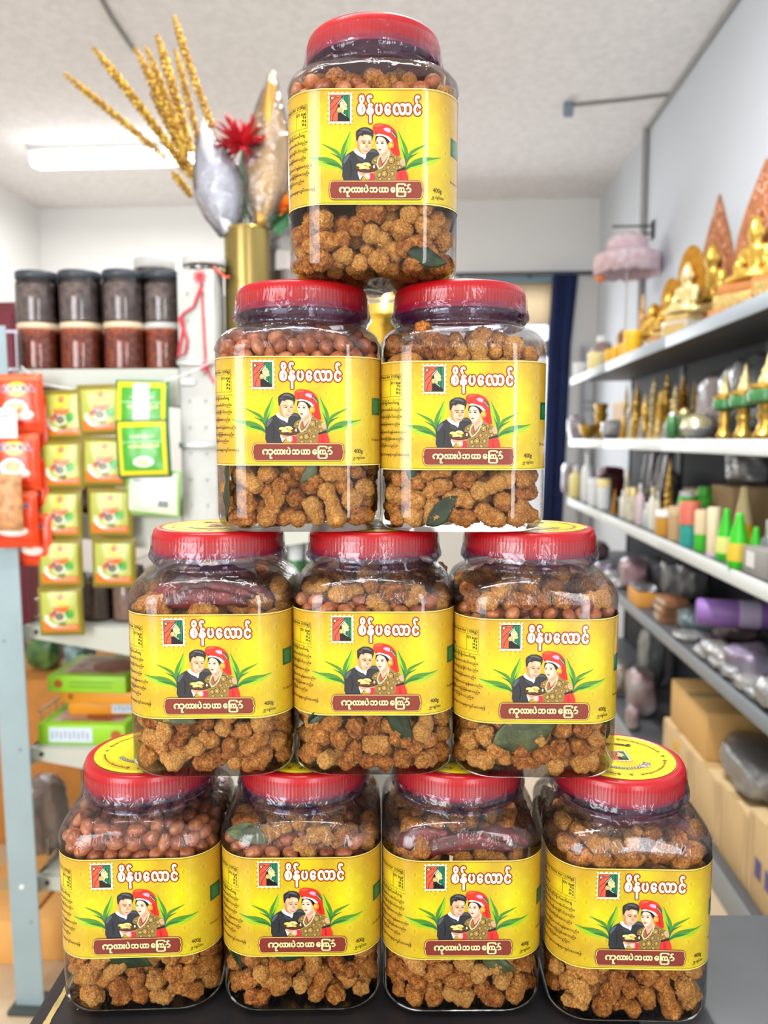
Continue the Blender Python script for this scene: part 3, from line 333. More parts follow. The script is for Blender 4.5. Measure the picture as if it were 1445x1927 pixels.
# back wall with a window opening, set between pixel columns seen in the photo
WX0, WX1, WZ0, WZ1 = px_x(872, ROOM_B, 1.6), px_x(1043, ROOM_B, 1.6), 0.62, at_Y(1000, 529, ROOM_B).z
b = MB()
def wall_with_hole(b, x0, x1, z1, hx0, hx1, hz0, hz1, y, th):
    for (a, c, d, e) in ((x0, hx0, 0, z1), (hx1, x1, 0, z1), (hx0, hx1, 0, hz0), (hx0, hx1, hz1, z1)):
        b.box(((a + c) / 2, y, (d + e) / 2), (c - a, th, e - d))
wall_with_hole(b, ROOM_L, ROOM_R, ROOM_H, WX0, WX1, WZ0, WZ1, ROOM_B + .05, 0.1)
struct('wall_back', b, M_wallw)
b = MB(); yw = ROOM_F - .05      # shop front: a wide window, an unseen solid bay added to keep glare off the jars, a narrow window
for x0, x1, z0, z1 in ((ROOM_L, -2.15, 0, ROOM_H), (-.72, .64, 0, ROOM_H), (1.04, ROOM_R, 0, ROOM_H), (-2.15, -.72, 0, .5), (-2.15, -.72, 2.6, ROOM_H), (.64, 1.04, 0, .5), (.64, 1.04, 2.6, ROOM_H)):
    b.box(((x0 + x1) / 2, yw, (z0 + z1) / 2), (x1 - x0, .1, z1 - z0))
struct('wall_front', b, M_wallw)
M_frame = mat('window_frame_white', (225, 228, 230), 0.4)
M_glass = clear_mat('window_glass', (250, 253, 255), 0.0, 0.6, 0.01)
for nm, x0, x1 in (('window_2', -2.15, -.72), ('window_3', .64, 1.04)):
    b = MB()
    for x in (x0 + .025, x1 - .025): b.box((x, yw, 1.55), (.05, .06, 2.1))
    for z in (.525, 2.575): b.box(((x0 + x1) / 2, yw, z), (x1 - x0, .06, .05))
    wf = struct(nm, b, M_frame); MB().box(((x0 + x1) / 2, yw, 1.55), (x1 - x0, .008, 2.1)).build('pane', M_glass, wf)
b = MB(); zm = at_Y(1000, 655, ROOM_B).z
for x in (WX0 + .025, WX1 - .025): b.box((x, ROOM_B + .04, (WZ0 + WZ1) / 2), (.05, .06, WZ1 - WZ0))
for z, h in ((WZ0 + .03, .06), (WZ1 - .03, .06), (zm, .12)): b.box(((WX0 + WX1) / 2, ROOM_B + .04, z), (WX1 - WX0, .06, h))
w1 = struct('window_1', b, mat('window_frame_grey', (168, 172, 178), 0.5))
MB().box(((WX0 + WX1) / 2, ROOM_B + .05, (WZ0 + WZ1) / 2), (WX1 - WX0, .008, WZ1 - WZ0)).build('pane', M_glass, w1)
# roller blind, half drawn
zb = at_Y(1000, 612, ROOM_B).z
m_blind = mat('blind_cloth', (236, 216, 186), 0.9, var=.04, vscale=10, trans=0.0)
bl = room_thing('roller_blind', 'beige roller blind drawn halfway down the bright back window', 'blind', 0, 0, 0)
b = MB(); n = 40
for i in range(n + 1):
    x = WX0 + .03 + (WX1 - WX0 - .06) * i / n
    b.v += [Vector((x, ROOM_B - .035 + .004 * math.sin(i * 1.9), WZ1 - .02)), Vector((x, ROOM_B - .035 + .004 * math.sin(i * 1.9), zb))]
b.f = [(2 * i, 2 * i + 2, 2 * i + 3, 2 * i + 1) for i in range(n)]; b.mi = [0] * n
bc = b.build('blind_fabric', m_blind, bl); so = bc.modifiers.new('thick', 'SOLIDIFY'); so.thickness = .002
nt = m_blind.node_tree; tl = nt.nodes.new('ShaderNodeBsdfTranslucent'); tl.inputs[0].default_value = lin((255, 240, 215))
ms = nt.nodes.new('ShaderNodeMixShader'); ms.inputs[0].default_value = .65
nt.links.new(nt.nodes['Principled BSDF'].outputs[0], ms.inputs[1]); nt.links.new(tl.outputs[0], ms.inputs[2])
nt.links.new(ms.outputs[0], nt.nodes['Material Output'].inputs[0])
MB().tube([(WX0 + .02, ROOM_B - .04, WZ1), (WX1 - .02, ROOM_B - .04, WZ1)], .022, 12).build('blind_roller', mat('blind_roller_teal', (120, 150, 165), .6), bl)
MB().tube([(WX0 + .03, ROOM_B - .035, zb), (WX1 - .03, ROOM_B - .035, zb)], .008, 8).build('bottom_bar', M_frame, bl)
# rail above the window, with the navy curtain drawn to one side
zr = at_Y(1000, 515, ROOM_B - .1).z
cu = room_thing('curtain_rail', 'dark horizontal curtain rail above the back window', 'rail', 0, 0, 0)
xr0, xr1 = px_x(855, ROOM_B - .1, zr), px_x(1145, ROOM_B - .1, zr)
MB().tube([(xr0, ROOM_B - .1, zr), (xr1, ROOM_B - .1, zr)], .016, 10).build('rod', mat('rail_dark', (70, 74, 82), .5), cu)
b = MB()
for x in (xr0 + .05, (xr0 + xr1) / 2, xr1 - .05): MB().box((x, ROOM_B - .05, zr), (.02, .1, .02)).build('bracket', MATS['rail_dark'], cu)
b = MB(); cx0, cx1 = px_x(1043, ROOM_B - .1, zr), px_x(1087, ROOM_B - .1, zr); n = 90
for i in range(n + 1):
    t = i / n; x = cx0 + (cx1 - cx0) * t
    for z, q in ((zr + .01, 1), (zr - .5, .93), (zr - 1.2, .9), (.12, .85)):
        xx = (cx0 + cx1) / 2 + (x - (cx0 + cx1) / 2) * (q + .1) - (1 - q) * .5
        b.v.append(Vector((xx, ROOM_B - .1 + .022 * math.sin(t * 34) * (1.1 - .3 * q) + .008 * math.sin(t * 13 + z), z)))
for i in range(n):
    for j in range(3): b.f.append((i * 4 + j, i * 4 + 4 + j, i * 4 + 5 + j, i * 4 + 1 + j)); b.mi.append(0)
o = b.build('navy_curtain', mat('curtain_navy', (28, 44, 92), .85, var=.15, vscale=12), None, 180)
o.modifiers.new('thick', 'SOLIDIFY').thickness = .003; put(o, 0, 0, 0)
tag(o, 'navy blue curtain hanging gathered beside the bright back window', 'curtain')
# grey cupboard door leaf in the corner beside the curtain
xa, xb = px_x(1090, ROOM_B - .02, 1.5), px_x(1150, ROOM_B - .02, 1.5)
b = MB(); b.box(((xa + xb) / 2, ROOM_B - .02, .98), (xb - xa, .04, 1.96), bev=.004)
d1 = struct('door_1', b, mat('door_grey', (186, 190, 194), .6))
b = MB()
for x in (xa + .02, xa + .1, xb - .02): b.box((x, ROOM_B - .045, .98), (.014, .012, 1.92))
for z in (1.55, 1.5): b.box(((xa + xb) / 2, ROOM_B - .045, z), (xb - xa - .02, .012, .012))
b.build('frame', mat('door_edge_grey', (140, 144, 150), .6), d1)
# pipes and cables
def strip(name, pts, r, m): 
    o = MB().tube(pts, r, 8).build(name, m, None, 60); o['kind'] = 'structure'; put(o, 0, 0, 0); return o
Yp = px_room(1207, ROOM_R - .03, 2.6)
strip('trim_1', [(ROOM_R - .012, ROOM_F, ROOM_H - .012), (ROOM_R - .012, Yp, ROOM_H - .012)], .011, M_trim)
strip('trim_2', [(ROOM_R - .018, Yp, ROOM_H - .01), (ROOM_R - .018, Yp, 0.02)], .018, M_trim)
def on_ceiling(px, py, z=ROOM_H):
    cp, sp = math.cos(PITCH), math.sin(PITCH); kx, ky = (px - 722.5) / FPX, (963.5 - py) / FPX
    d = Vector((kx, cp + ky * sp, -sp + ky * cp)); t = (z - ZC) / d.z; p = d * t
    return Vector((p.x * CA - p.y * SA, p.x * SA + p.y * CA, z))
pa, pb, pc = on_ceiling(1072, 196), on_ceiling(1180, 185), on_ceiling(1285, 172)
cab = [pa + (pb - pa) * (i / 8) for i in range(9)] + [pb + (pc - pb) * (i / 8) for i in range(1, 9)]
o = MB().tube([p - Vector((0, 0, .008)) for p in cab], .008, 8).build('ceiling_cable', mat('cable_grey', (128, 126, 122), .6)); put(o, 0, 0, 0)
tag(o, 'thin grey cable clipped across the ceiling to a small sensor', 'cable')
se = room_thing('ceiling_sensor', 'small grey sensor box on the ceiling at the cable end', 'sensor', pa.x, pa.y, ROOM_H)
MB().box((-.01, -.02, -.035), (.05, .03, .07), bev=.005).build('housing', mat('sensor_grey', (120, 138, 150), .5), se)
MB().lathe([(.02, -.014), (.02, 0)], 16).build('mount', mat('sensor_dark', (45, 50, 58), .5), se)
p0, p1, p2 = on_ceiling(172, -40), on_ceiling(210, 30), on_ceiling(252, 92)
o = MB().tube([p - Vector((0, 0, .008)) for p in (p0, (p0 + p1) / 2, p1, (p1 + p2) / 2, p2)], .009, 8).build('ceiling_conduit', MATS['cable_grey']); put(o, 0, 0, 0)
tag(o, 'grey conduit running along the ceiling above the golden wheat ears', 'cable')

# ---------- ceiling lamps ----------
M_tube = mat('lamp_diffuser', (255, 255, 255), .5, emit=9.0)
M_batten = mat('lamp_batten', (205, 205, 205), .5)
def batten(label, X, Y, ln, power, rz=0.0):
    t = room_thing('fluorescent_lamp', label, 'lamp', X, Y, ROOM_H, rz)
    MB().box((0, 0, -.02), (ln, .07, .04), bev=.006).build('batten', M_batten, t)
    MB().lathe([(0, -ln / 2 + .02), (.03, -ln / 2 + .025), (.045, -ln / 2 + .06), (.045, ln / 2 - .06), (.03, ln / 2 - .025), (0, ln / 2 - .02)], 20,
               Matrix.Translation((0, 0, -.085)) @ Matrix.Rotation(PI / 2, 4, 'Y')).build('diffuser', M_tube, t)
    l = bpy.data.lights.new('lamp_light', 'AREA'); l.shape = 'RECTANGLE'; l.size = ln - .1; l.size_y = .09; l.energy = power; l.color = (1, .98, .95)
    lo = bpy.data.objects.new('lamp_light', l); COL.objects.link(lo); lo.parent = t; lo.location = (0, 0, -.14)
    return t
q0, q1 = on_ceiling(50, 300, ROOM_H - .085), on_ceiling(372, 300, ROOM_H - .085)
batten('long white fluorescent tube lit on the ceiling behind the wheat ears', (q0.x + q1.x) / 2, (q0.y + q1.y) / 2, (q1 - q0).length, 42)
batten('unseen white fluorescent tube added overhead to light the counter', -.35, .35, 1.25, 15, 0)  # added lamp, unseen, for even light from above
batten('unseen white fluorescent tube added overhead to brighten the statue shelves', .15, 1.75, 1.25, 46, PI / 2)  # another unseen lamp, added to lift the light on the wall shelves
# ---------- counter ----------
CTOP = 0.9
M_ctop = mat('counter_black', (30, 30, 33), .38, var=.25, vscale=14, spec=.5)
ct = thing('shop_counter', 'black topped shop counter carrying the pyramid of jars', 'counter', (.42, .41, 0))
MB().box((-.4525, 0, CTOP - .0125), (.395, .336, .025), bev=.003).build('countertop', M_ctop, ct)
o = MB().box((.1976, 0, CTOP - .0125), (.9046, .336, .025), bev=.002).build('countertop', mat('counter_sheen_grey', (72, 75, 78), .4, var=.06, vscale=30), ct); o['label'] = 'end of the countertop with its reflected light put in as grey'  # same counter; reflected light at this end is put into the grey colour
MB().box((.01, 0, (CTOP - .025) / 2), (1.22, .29, CTOP - .025), bev=.002).build('body', mat('counter_side', (96, 96, 100), .6, var=.05), ct)
# worn edge: the black has rubbed away to a pale line
b = MB(); rnd = random.Random(4); xs = -.65 + .012
for i in range(60):
    y0 = -.166 + i * .332 / 60; y1 = y0 + .332 / 60
    w = .0012 + .0012 * (noise.noise(Vector((i * .31, 0, 0))) + 1) * rnd.uniform(.3, 1.1)
    o_ = .0008 * noise.noise(Vector((i * .2, 4, 0)))
    b.add([(xs + o_ - w, y0, CTOP + .0003), (xs + o_ + w, y0, CTOP + .0003), (xs + o_ + w, y1, CTOP + .0003), (xs + o_ - w, y1, CTOP + .0003)], [(0, 1, 2, 3)])
for i in range(40):
    x, y = xs + rnd.uniform(.005, .05), rnd.uniform(-.166, .1); s = rnd.uniform(.0003, .0012)
    b.add([(x - s, y - s * 2, CTOP + .0003), (x + s, y - s, CTOP + .0003), (x + s * .6, y + s * 2, CTOP + .0003), (x - s, y + s, CTOP + .0003)], [(0, 1, 2, 3)])
w_ = b.build('worn_edge', mat('worn_wood', (196, 172, 112), .8, var=.2, vscale=80), ct, None); w_['label'] = 'pale scuffed line along the edge'

# ---------- the jar ----------
JA, JR, PITCHZ = 53.1, 25.0, 0.1584
LBL0, LBL1 = 41.2, 108.2
def rs(th, a=JA, r=JR):
    c, s = abs(math.cos(th)), abs(math.sin(th)); t = a / max(c, s); q = a - r
    if c * t > q and s * t > q:
        bb = q * (c + s); t = bb + math.sqrt(max(0, bb * bb - (2 * q * q - r * r)))
    return t
SH0, SHH = 113.5, 17.5
PROF = [(0, 45.5, 0), (.6, 47.5, 0), (2.0, 50.0, 0), (4.0, 51.7, 0), (7, 52.9, 0), (10, JA, 0), (28, JA, 0), (44.5, JA, 0), (60, JA, 0), (80, JA, 0), (100, JA, 0), (113.5, JA, 0)]
for i in range(1, 11):
    p = i / 10 * PI / 2
    PROF.append((SH0 + SHH * math.sin(p), JA, (1 - math.cos(p))))
PROF += [(132.2, 41.2, 2), (134, 40.6, 2), (135, 43.6, 2), (136.4, 43.6, 2), (137.4, 40.6, 2), (148, 40.6, 2), (153, 40.6, 2)]
def jar_pt(th, z, a, t, off=0.0):
    if t == 2: r = a
    elif t == 0: r = rs(th, a, min(JR, a * .6) if a > 50 else 22.5)
    else: r = rs(th) * (1 - t) + 42.0 * t
    return Vector(((r + off) * math.cos(th), (r + off) * math.sin(th), z)) * .001
def jar_inside(p):
    """p in mm, jar axes: True where a crumb can be inside the shoulder."""
    z = p.z; th = math.atan2(p.y, p.x); rr = math.hypot(p.x, p.y)
    if z < 113.5: lim = rs(th) - 1.6
    elif z < SH0 + SHH - .4: c = math.sqrt(max(0, 1 - ((z - SH0) / SHH) ** 2)); lim = rs(th) * c + 42 * (1 - c) - 2.0
    else: lim = 40
    return rr < lim
NT = 128
b = MB()
for z, a, t in PROF:
    b.v += [jar_pt(2 * PI * i / NT, z, a, t) for i in range(NT)]
for j in range(len(PROF) - 1):
    for i in range(NT):
        k = (i + 1) % NT; b.f.append((j * NT + i, j * NT + k, (j + 1) * NT + k, (j + 1) * NT + i)); b.mi.append(0)
b.f.append(tuple(reversed(range(NT)))); b.mi.append(0)
M_jar = clear_mat('jar_plastic', (252, 251, 250), 0.012, .72, 0.04)
JAR_ME = b.mesh('jar_body', M_jar, 35)

# film shrunk over the lid skirt and shoulder, crinkled
b = MB(); FT = 200
fp = [(152, 44.9), (149, 45.0), (145, 45.2), (141.5, 45.9), (139.5, 46.6), (137.6, 46.3), (135.6, 44.6), (133.8, 43.4), (132.4, 43.3)]
film = [('r', z, r) for z, r in fp] + [('s', 131.0 - i * 1.62, 0) for i in range(1, 11)]
for kind, z, r in film:
    for i in range(FT):
        th = 2 * PI * i / FT
        if kind == 'r': rr = r
        else:
            c = math.sqrt(max(0, 1 - ((z - SH0) / SHH) ** 2)); rr = rs(th) * c + 42 * (1 - c) + .5
        p = Vector((math.cos(th) * rr, math.sin(th) * rr, z))
        amp = .55 if kind == 'r' and z < 142.5 else (.18 if kind == 'r' else .5)
        n_ = noise.noise(Vector((p.x * .13, p.y * .13, p.z * .35))) + .6 * noise.noise(Vector((p.x * .3 + 9, p.y * .3, p.z * .22)))
        p += Vector((math.cos(th), math.sin(th), .25)) * max(-.3, amp * n_ + .1)
        b.v.append(p * .001)
for j in range(len(film) - 1):
    for i in range(FT):
        k = (i + 1) % FT; b.f.append((j * FT + i, j * FT + k, (j + 1) * FT + k, (j + 1) * FT + i)); b.mi.append(0)
M_film = clear_mat('shrink_film', (253, 252, 253), 0.016, .52, 0.05, bump=.42, bscale=95, stretch=(1, 1, .55), haze=0.02)
for q in range(len(b.f)):
    if 2 <= q // FT <= 7: b.mi[q] = 1
M_seal = clear_mat('seal_film', (240, 236, 252), .04, .9, .06, bump=.5, bscale=95, haze=.045, haze_col=(130, 110, 220))
FILM_ME = b.mesh('shrink_film', [M_film, M_seal], 180)

# lid: ribbed skirt, chamfered rim, raised flat top
b = MB(); LN = 330
lp = [(43.2, 140.90, 0), (43.9, 141.10, 0), (44.1, 141.90, 0), (44.1, 142.90, .0), (43.75, 143.40, 1), (43.65, 153.30, 1), (43.6, 153.90, 0), (43.2, 155.90, 0), (42.2, 157.40, 0), (40.6, 158.10, 0), (38.2, 158.20, 0), (37.9, 157.95, 0), (0.01, 157.95, 0)]
for r, z, rib in lp:
    for i in range(LN):
        rr = r + (.32 if (rib and i % 3 == 0) else 0)
        b.v.append(Vector((rr * math.cos(2 * PI * i / LN), rr * math.sin(2 * PI * i / LN), z)) * .001)
for j in range(len(lp) - 1):
    for i in range(LN):
        k = (i + 1) % LN; b.f.append((j * LN + i, j * LN + k, (j + 1) * LN + k, (j + 1) * LN + i)); b.mi.append(0)
M_lid = mat('lid_red', (164, 10, 18), .28, var=.03, vscale=60, spec=.5)
LID_ME = b.mesh('lid', M_lid, 50)

# ---------- the printed label ----------
HALF = JA - JR; ARC = JR * PI / 2; PER = 4 * (2 * HALF + ARC)
def wrap(u, off):
    """perimeter distance u (0 = middle of the front) -> x, y in mm"""
    sgn = 1 if u >= 0 else -1; d = abs(u)
    side = 2 * HALF + ARC; d0 = d + HALF
    k = int(d0 // side); f = d0 - k * side
    if f <= 2 * HALF: x, y = f - HALF, -JA - off
    else:
        p = (f - 2 * HALF) / JR; x, y = HALF + (JR + off) * math.sin(p), -HALF - (JR + off) * math.cos(p)
    a = k * PI / 2
    return sgn * (x * math.cos(a) - y * math.sin(a)), x * math.sin(a) + y * math.cos(a)

class Print:
    """Flat inks in label millimetres (u, v), layer by layer."""
    def __init__(s): s.items = []       # (verts2d, tris, colour, layer)
    def tris(s, vs, fs, col, layer):
        if not isinstance(layer, tuple): layer = layer + len(s.items) % 11 * .02
        s.items.append((vs, fs, lin(col), layer))
    def poly(s, pts, col, layer, smooth=0):
        pts = [tuple(p) for p in pts]
        for _ in range(smooth):
            n = len(pts); q = []
            for i in range(n):
                p0, p1, p2, p3 = pts[i - 1], pts[i], pts[(i + 1) % n], pts[(i + 2) % n]
                q.append(p1); q.append(tuple((-p0[k] + 9 * p1[k] + 9 * p2[k] - p3[k]) / 16 for k in (0, 1)))
            pts = q
        fs = tessellate_polygon([[Vector((x, y, 0)) for x, y in pts]])
        s.tris(pts, [tuple(t) for t in fs], col, layer)
    def rect(s, x0, y0, x1, y1, col, layer):
        s.poly([(x0, y0), (x1, y0), (x1, y1), (x0, y1)], col, layer)
    def disc(s, x, y, rx, col, layer, ry=None, n=20):
        ry = ry or rx
        s.poly([(x + rx * math.cos(2 * PI * i / n), y + ry * math.sin(2 * PI * i / n)) for i in range(n)], col, layer)
    def line(s, pts, w, col, layer, closed=False):
        pts = [Vector(p[:2]) for p in pts]; n = len(pts); vs, fs = [], []
        for i in range(n if closed else n - 1):
            a, c = pts[i], pts[(i + 1) % n]; d = c - a
            if d.length < 1e-6: continue
            d.normalize(); q = Vector((-d.y, d.x)) * (w / 2); e = d * (w * .25)
            o = len(vs); vs += [a - e + q, a - e - q, c + e - q, c + e + q]; fs += [(o, o + 1, o + 2), (o, o + 2, o + 3)]
        s.tris([tuple(v) for v in vs], fs, col, (layer,) if w < 1.2 else layer)
    def text(s, body, box, col, layer, bold=0.0, outline=None, keep=False, align='L', spread=None):
        """Sets BODY into box (x0, y0, x1, y1); keep: keep proportions, height rules."""
        vs, fs, edges = glyphs(body)
        x0, x1 = min(v[0] for v in vs), max(v[0] for v in vs); y0, y1 = min(v[1] for v in vs), max(v[1] for v in vs)
        sy = (box[3] - box[1]) / (y1 - y0)
        if keep:
            sx = sy; bx = box[0] if align == 'L' else box[2] - (x1 - x0) * sx
        else: sx = (box[2] - box[0]) / (x1 - x0); bx = box[0]
        pv = [(bx + (x - x0) * sx, box[1] + (y - y0) * sy) for x, y in vs]
        s.tris(pv, fs, col, layer)
        for w, c, la in ([(bold, col, layer)] if bold else []) + ([(outline[0], outline[1], layer - 1)] if outline else []):
            v2, f2 = [], []
            for a, c_ in edges:
                a, c_ = Vector(pv[a]), Vector(pv[c_]); d = c_ - a
                if d.length < 1e-6: continue
                d.normalize(); q = Vector((-d.y, d.x)) * (w / 2); o = len(v2); e = d * (w * .28)
                v2 += [a - e + q, a - e - q, c_ + e - q, c_ + e + q]; f2 += [(o, o + 1, o + 2), (o, o + 2, o + 3)]
            s.tris([tuple(v) for v in v2], f2, c, (la,))
    def emit(s, mb_v, mb_f, colours, place, cut=0.0, cut_from=0.0, cut_v=False):
        for vs, fs, col, layer in s.items:
            if cut and not isinstance(layer, tuple) and max(abs(v[0]) for v in vs) > cut_from:
                bm = bmesh.new(); bv = [bm.verts.new((v[0], v[1], 0)) for v in vs]
                for f in fs:
                    try: bm.faces.new([bv[i] for i in f])
                    except ValueError: pass
                lo, hi = min(v[0] for v in vs), max(v[0] for v in vs); x = math.ceil(lo / cut) * cut
                while x < hi:
                    if abs(x) >= cut_from - cut:
                        bmesh.ops.bisect_plane(bm, geom=bm.verts[:] + bm.edges[:] + bm.faces[:], plane_co=(x, 0, 0), plane_no=(1, 0, 0))
                    x += cut
                if cut_v:
                    lo, hi = min(v[1] for v in vs), max(v[1] for v in vs); x = math.ceil(lo / cut) * cut
                    while x < hi: bmesh.ops.bisect_plane(bm, geom=bm.verts[:] + bm.edges[:] + bm.faces[:], plane_co=(0, x, 0), plane_no=(0, 1, 0)); x += cut
                bm.verts.index_update()
                vs = [(v.co.x, v.co.y) for v in bm.verts]; fs = [[v.index for v in f.verts] for f in bm.faces]; bm.free()
            o = len(mb_v)
            if isinstance(layer, tuple): mb_v += [place(v[0], v[1], layer[0] + .02 * (1 + i // 4 % 37)) for i, v in enumerate(vs)]
            else: mb_v += [place(v[0], v[1], layer) for v in vs]
            mb_f += [[i + o for i in f] for f in fs]; colours += [col] * len(vs)

_GL = {}
def glyphs(body):
    """Letter shapes of a line of text: 2-D verts, triangles, outline edges."""
    if body in _GL: return _GL[body]
    cu = bpy.data.curves.new('lettering', 'FONT'); cu.body = body; cu.size = 1; cu.resolution_u = 4
    o = bpy.data.objects.new('lettering', cu); COL.objects.link(o)
    dg = bpy.context.evaluated_depsgraph_get(); me = o.evaluated_get(dg).to_mesh()
    bm = bmesh.new(); bm.from_mesh(me); bmesh.ops.remove_doubles(bm, verts=bm.verts[:], dist=1e-5); bmesh.ops.triangulate(bm, faces=bm.faces[:])
    bm.verts.index_update()
    vs = [(v.co.x, v.co.y) for v in bm.verts]; fs = [tuple(v.index for v in f.verts) for f in bm.faces]
    ed = [tuple(v.index for v in e.verts) for e in bm.edges if len(e.link_faces) == 1]
    bm.free(); o.evaluated_get(dg).to_mesh_clear(); bpy.data.objects.remove(o); bpy.data.curves.remove(cu)
    _GL[body] = (vs, fs, ed); return _GL[body]

def ink_mesh(name, v, f, colours, m, base=None):
    me = bpy.data.meshes.new(name); me.from_pydata([tuple(x) for x in v], [], f)
    ca = me.color_attributes.new('ink', 'FLOAT_COLOR', 'POINT')
    ca.data.foreach_set('color', [c for q in colours for c in q])
    for q in (m if isinstance(m, (list, tuple)) else [m]): me.materials.append(q)
    return me
def ink_mat(name, rough=.32, pattern=False, spec=.45):
    m = bpy.data.materials.new(name); m.use_nodes = True; nt = m.node_tree; L = nt.links; b = nt.nodes['Principled BSDF']
    b.inputs['Roughness'].default_value = rough; b.inputs['Specular IOR Level'].default_value = spec
    at = nt.nodes.new('ShaderNodeAttribute'); at.attribute_name = 'ink'
    last = at.outputs['Color']
    if pattern:      # woven diamonds printed tone on tone
        uv = nt.nodes.new('ShaderNodeUVMap'); uv.uv_map = 'mm'
        sp = nt.nodes.new('ShaderNodeSeparateXYZ'); L.new(uv.outputs[0], sp.inputs[0])
        def M(op, a, b_=None, c=None):
            n = nt.nodes.new('ShaderNodeMath'); n.operation = op
            for i, q in enumerate((a, b_, c)):
                if q is None: continue
                if isinstance(q, (int, float)): n.inputs[i].default_value = q
                else: L.new(q, n.inputs[i])
            return n.outputs[0]
        x, y = sp.outputs[0], sp.outputs[1]
        ax = M('ABSOLUTE', M('SUBTRACT', M('FRACT', M('DIVIDE', x, 13.0)), .5)); ay = M('ABSOLUTE', M('SUBTRACT', M('FRACT', M('DIVIDE', y, 13.0)), .5))
        d = M('ADD', ax, ay)
        lines = M('GREATER_THAN', M('FRACT', M('MULTIPLY', d, 9.0)), .62)
        zone = M('MULTIPLY', M('GREATER_THAN', M('ABSOLUTE', M('SUBTRACT', d, .5)), -1), M('LESS_THAN', M('ABSOLUTE', M('SUBTRACT', d, .5)), .24))
        leafd = M('LESS_THAN', M('ADD', M('MULTIPLY', ax, 2.4), ay), .16)
        k = M('MAXIMUM', M('MULTIPLY', lines, zone), leafd)
        mx = nt.nodes.new('ShaderNodeMix'); mx.data_type = 'RGBA'; mx.blend_type = 'MULTIPLY'
        L.new(M('MULTIPLY', k, .30), mx.inputs['Factor']); L.new(last, mx.inputs['A']); mx.inputs['B'].default_value = lin((200, 170, 60)); last = mx.outputs['Result']
    L.new(last, b.inputs['Base Color']); return m

P_ = Print()
INK_D = (52, 40, 10)
# stamp (photo px of a close crop -> mm)
def Tm(x, y): return (-26.8 + (x - 82) / 22.97, 68.4 - (y - 15) / 22.97)
def Tp(pts): return [Tm(*p) for p in pts]
def stamp(P, tr, L0):
    cream = (246, 240, 190); x0, y0, x1, y1 = 90, 68, 422, 492
    sh = [tr(x0 + 5, y1 + 6), tr(x1 + 6, y1 + 6), tr(x1 + 6, y0 + 6), tr(x0 + 5, y0 + 6)]
    P.poly(sh, (150, 118, 20), L0)
    P.poly([tr(x0, y0), tr(x1, y0), tr(x1, y1), tr(x0, y1)], cream, L0 + 1)
    nx, ny = 5, 6; gold = (176, 142, 28)
    s_ = abs(tr(1, 0)[0] - tr(0, 0)[0]) + abs(tr(1, 0)[1] - tr(0, 0)[1])
    for i in range(nx):
        for y in (y0, y1): P.disc(*tr(x0 + (x1 - x0) * (i + .5) / nx, y), 15 * s_, gold, L0 + 2, n=14)
    for i in range(ny):
        for x in (x0, x1): P.disc(*tr(x, y0 + (y1 - y0) * (i + .5) / ny), 15 * s_, gold, L0 + 2, n=14)
    P.poly([tr(*p) for p in ((112, 98), (390, 98), (390, 458), (112, 458))], (30, 26, 22), L0 + 2)
    P.poly([tr(*p) for p in ((122, 108), (380, 108), (380, 450), (122, 450))], (30, 122, 84), L0 + 3)
    for x in (312, 334, 356): P.poly([tr(*p) for p in ((x, 108), (x + 7, 108), (x + 7, 400), (x, 400))], (16, 40, 32), L0 + 4)
    P.poly([tr(*p) for p in ((122, 108), (290, 108), (250, 170), (222, 230), (222, 450), (122, 450))], (216, 84, 56), L0 + 4)
    P.poly([tr(*p) for p in ((180, 108), (290, 108), (270, 140), (230, 150), (195, 135))], (226, 92, 62), L0 + 5)
    for pts in (((128, 300), (200, 225), (260, 165), (292, 120)), ((150, 450), (160, 370), (205, 300), (225, 250)), ((128, 215), (160, 165), (200, 140)), ((180, 118), (225, 145), (285, 118))):
        P.line([tr(*p) for p in pts], 7 * s_, (30, 20, 16), L0 + 6)
    P.disc(*tr(150, 150), 26 * s_, (40, 30, 20), L0 + 6); P.disc(*tr(150, 150), 16 * s_, (240, 214, 150), L0 + 7)
    P.poly([tr(*p) for p in ((222, 450), (222, 350), (275, 340), (320, 372), (375, 415), (380, 450))], (28, 24, 22), L0 + 5)
    P.poly([tr(*p) for p in ((222, 250), (250, 195), (262, 215), (255, 300), (225, 300))], (28, 24, 22), L0 + 6)
    P.poly([tr(*p) for p in ((258, 205), (290, 165), (318, 190), (335, 215), (352, 242), (345, 250), (338, 262), (352, 272), (355, 290), (340, 302), (305, 306), (300, 340), (270, 330), (262, 290), (252, 250))], (244, 200, 140), L0 + 7)
    P.line([tr(270, 215), tr(290, 196), tr(312, 202)], 6 * s_, (40, 28, 20), L0 + 8); P.line([tr(295, 225), tr(316, 220)], 6 * s_, (40, 28, 20), L0 + 8)
    P.line([tr(320, 268), tr(345, 270)], 4 * s_, (150, 60, 40), L0 + 8)
    for k in range(3): P.line([tr(225 + k * 10, 220 + k * 4), tr(285 + k * 8, 150 + k * 4)], 6 * s_, (235, 230, 215) if k != 1 else (30, 24, 20), L0 + 8)
    P.disc(*tr(246, 305), 38 * s_, (40, 28, 18), L0 + 8); P.disc(*tr(246, 305), 33 * s_, (240, 190, 110), L0 + 9); P.disc(*tr(246, 305), 20 * s_, (40, 28, 18), L0 + 10); P.disc(*tr(246, 305), 15 * s_, (246, 214, 150), L0 + 11)
    for k in range(5): P.disc(*tr(276 + k * 13, 340 + k * 10), 6 * s_, (245, 235, 205), L0 + 9, n=8)
stamp(P_, Tm, 1)
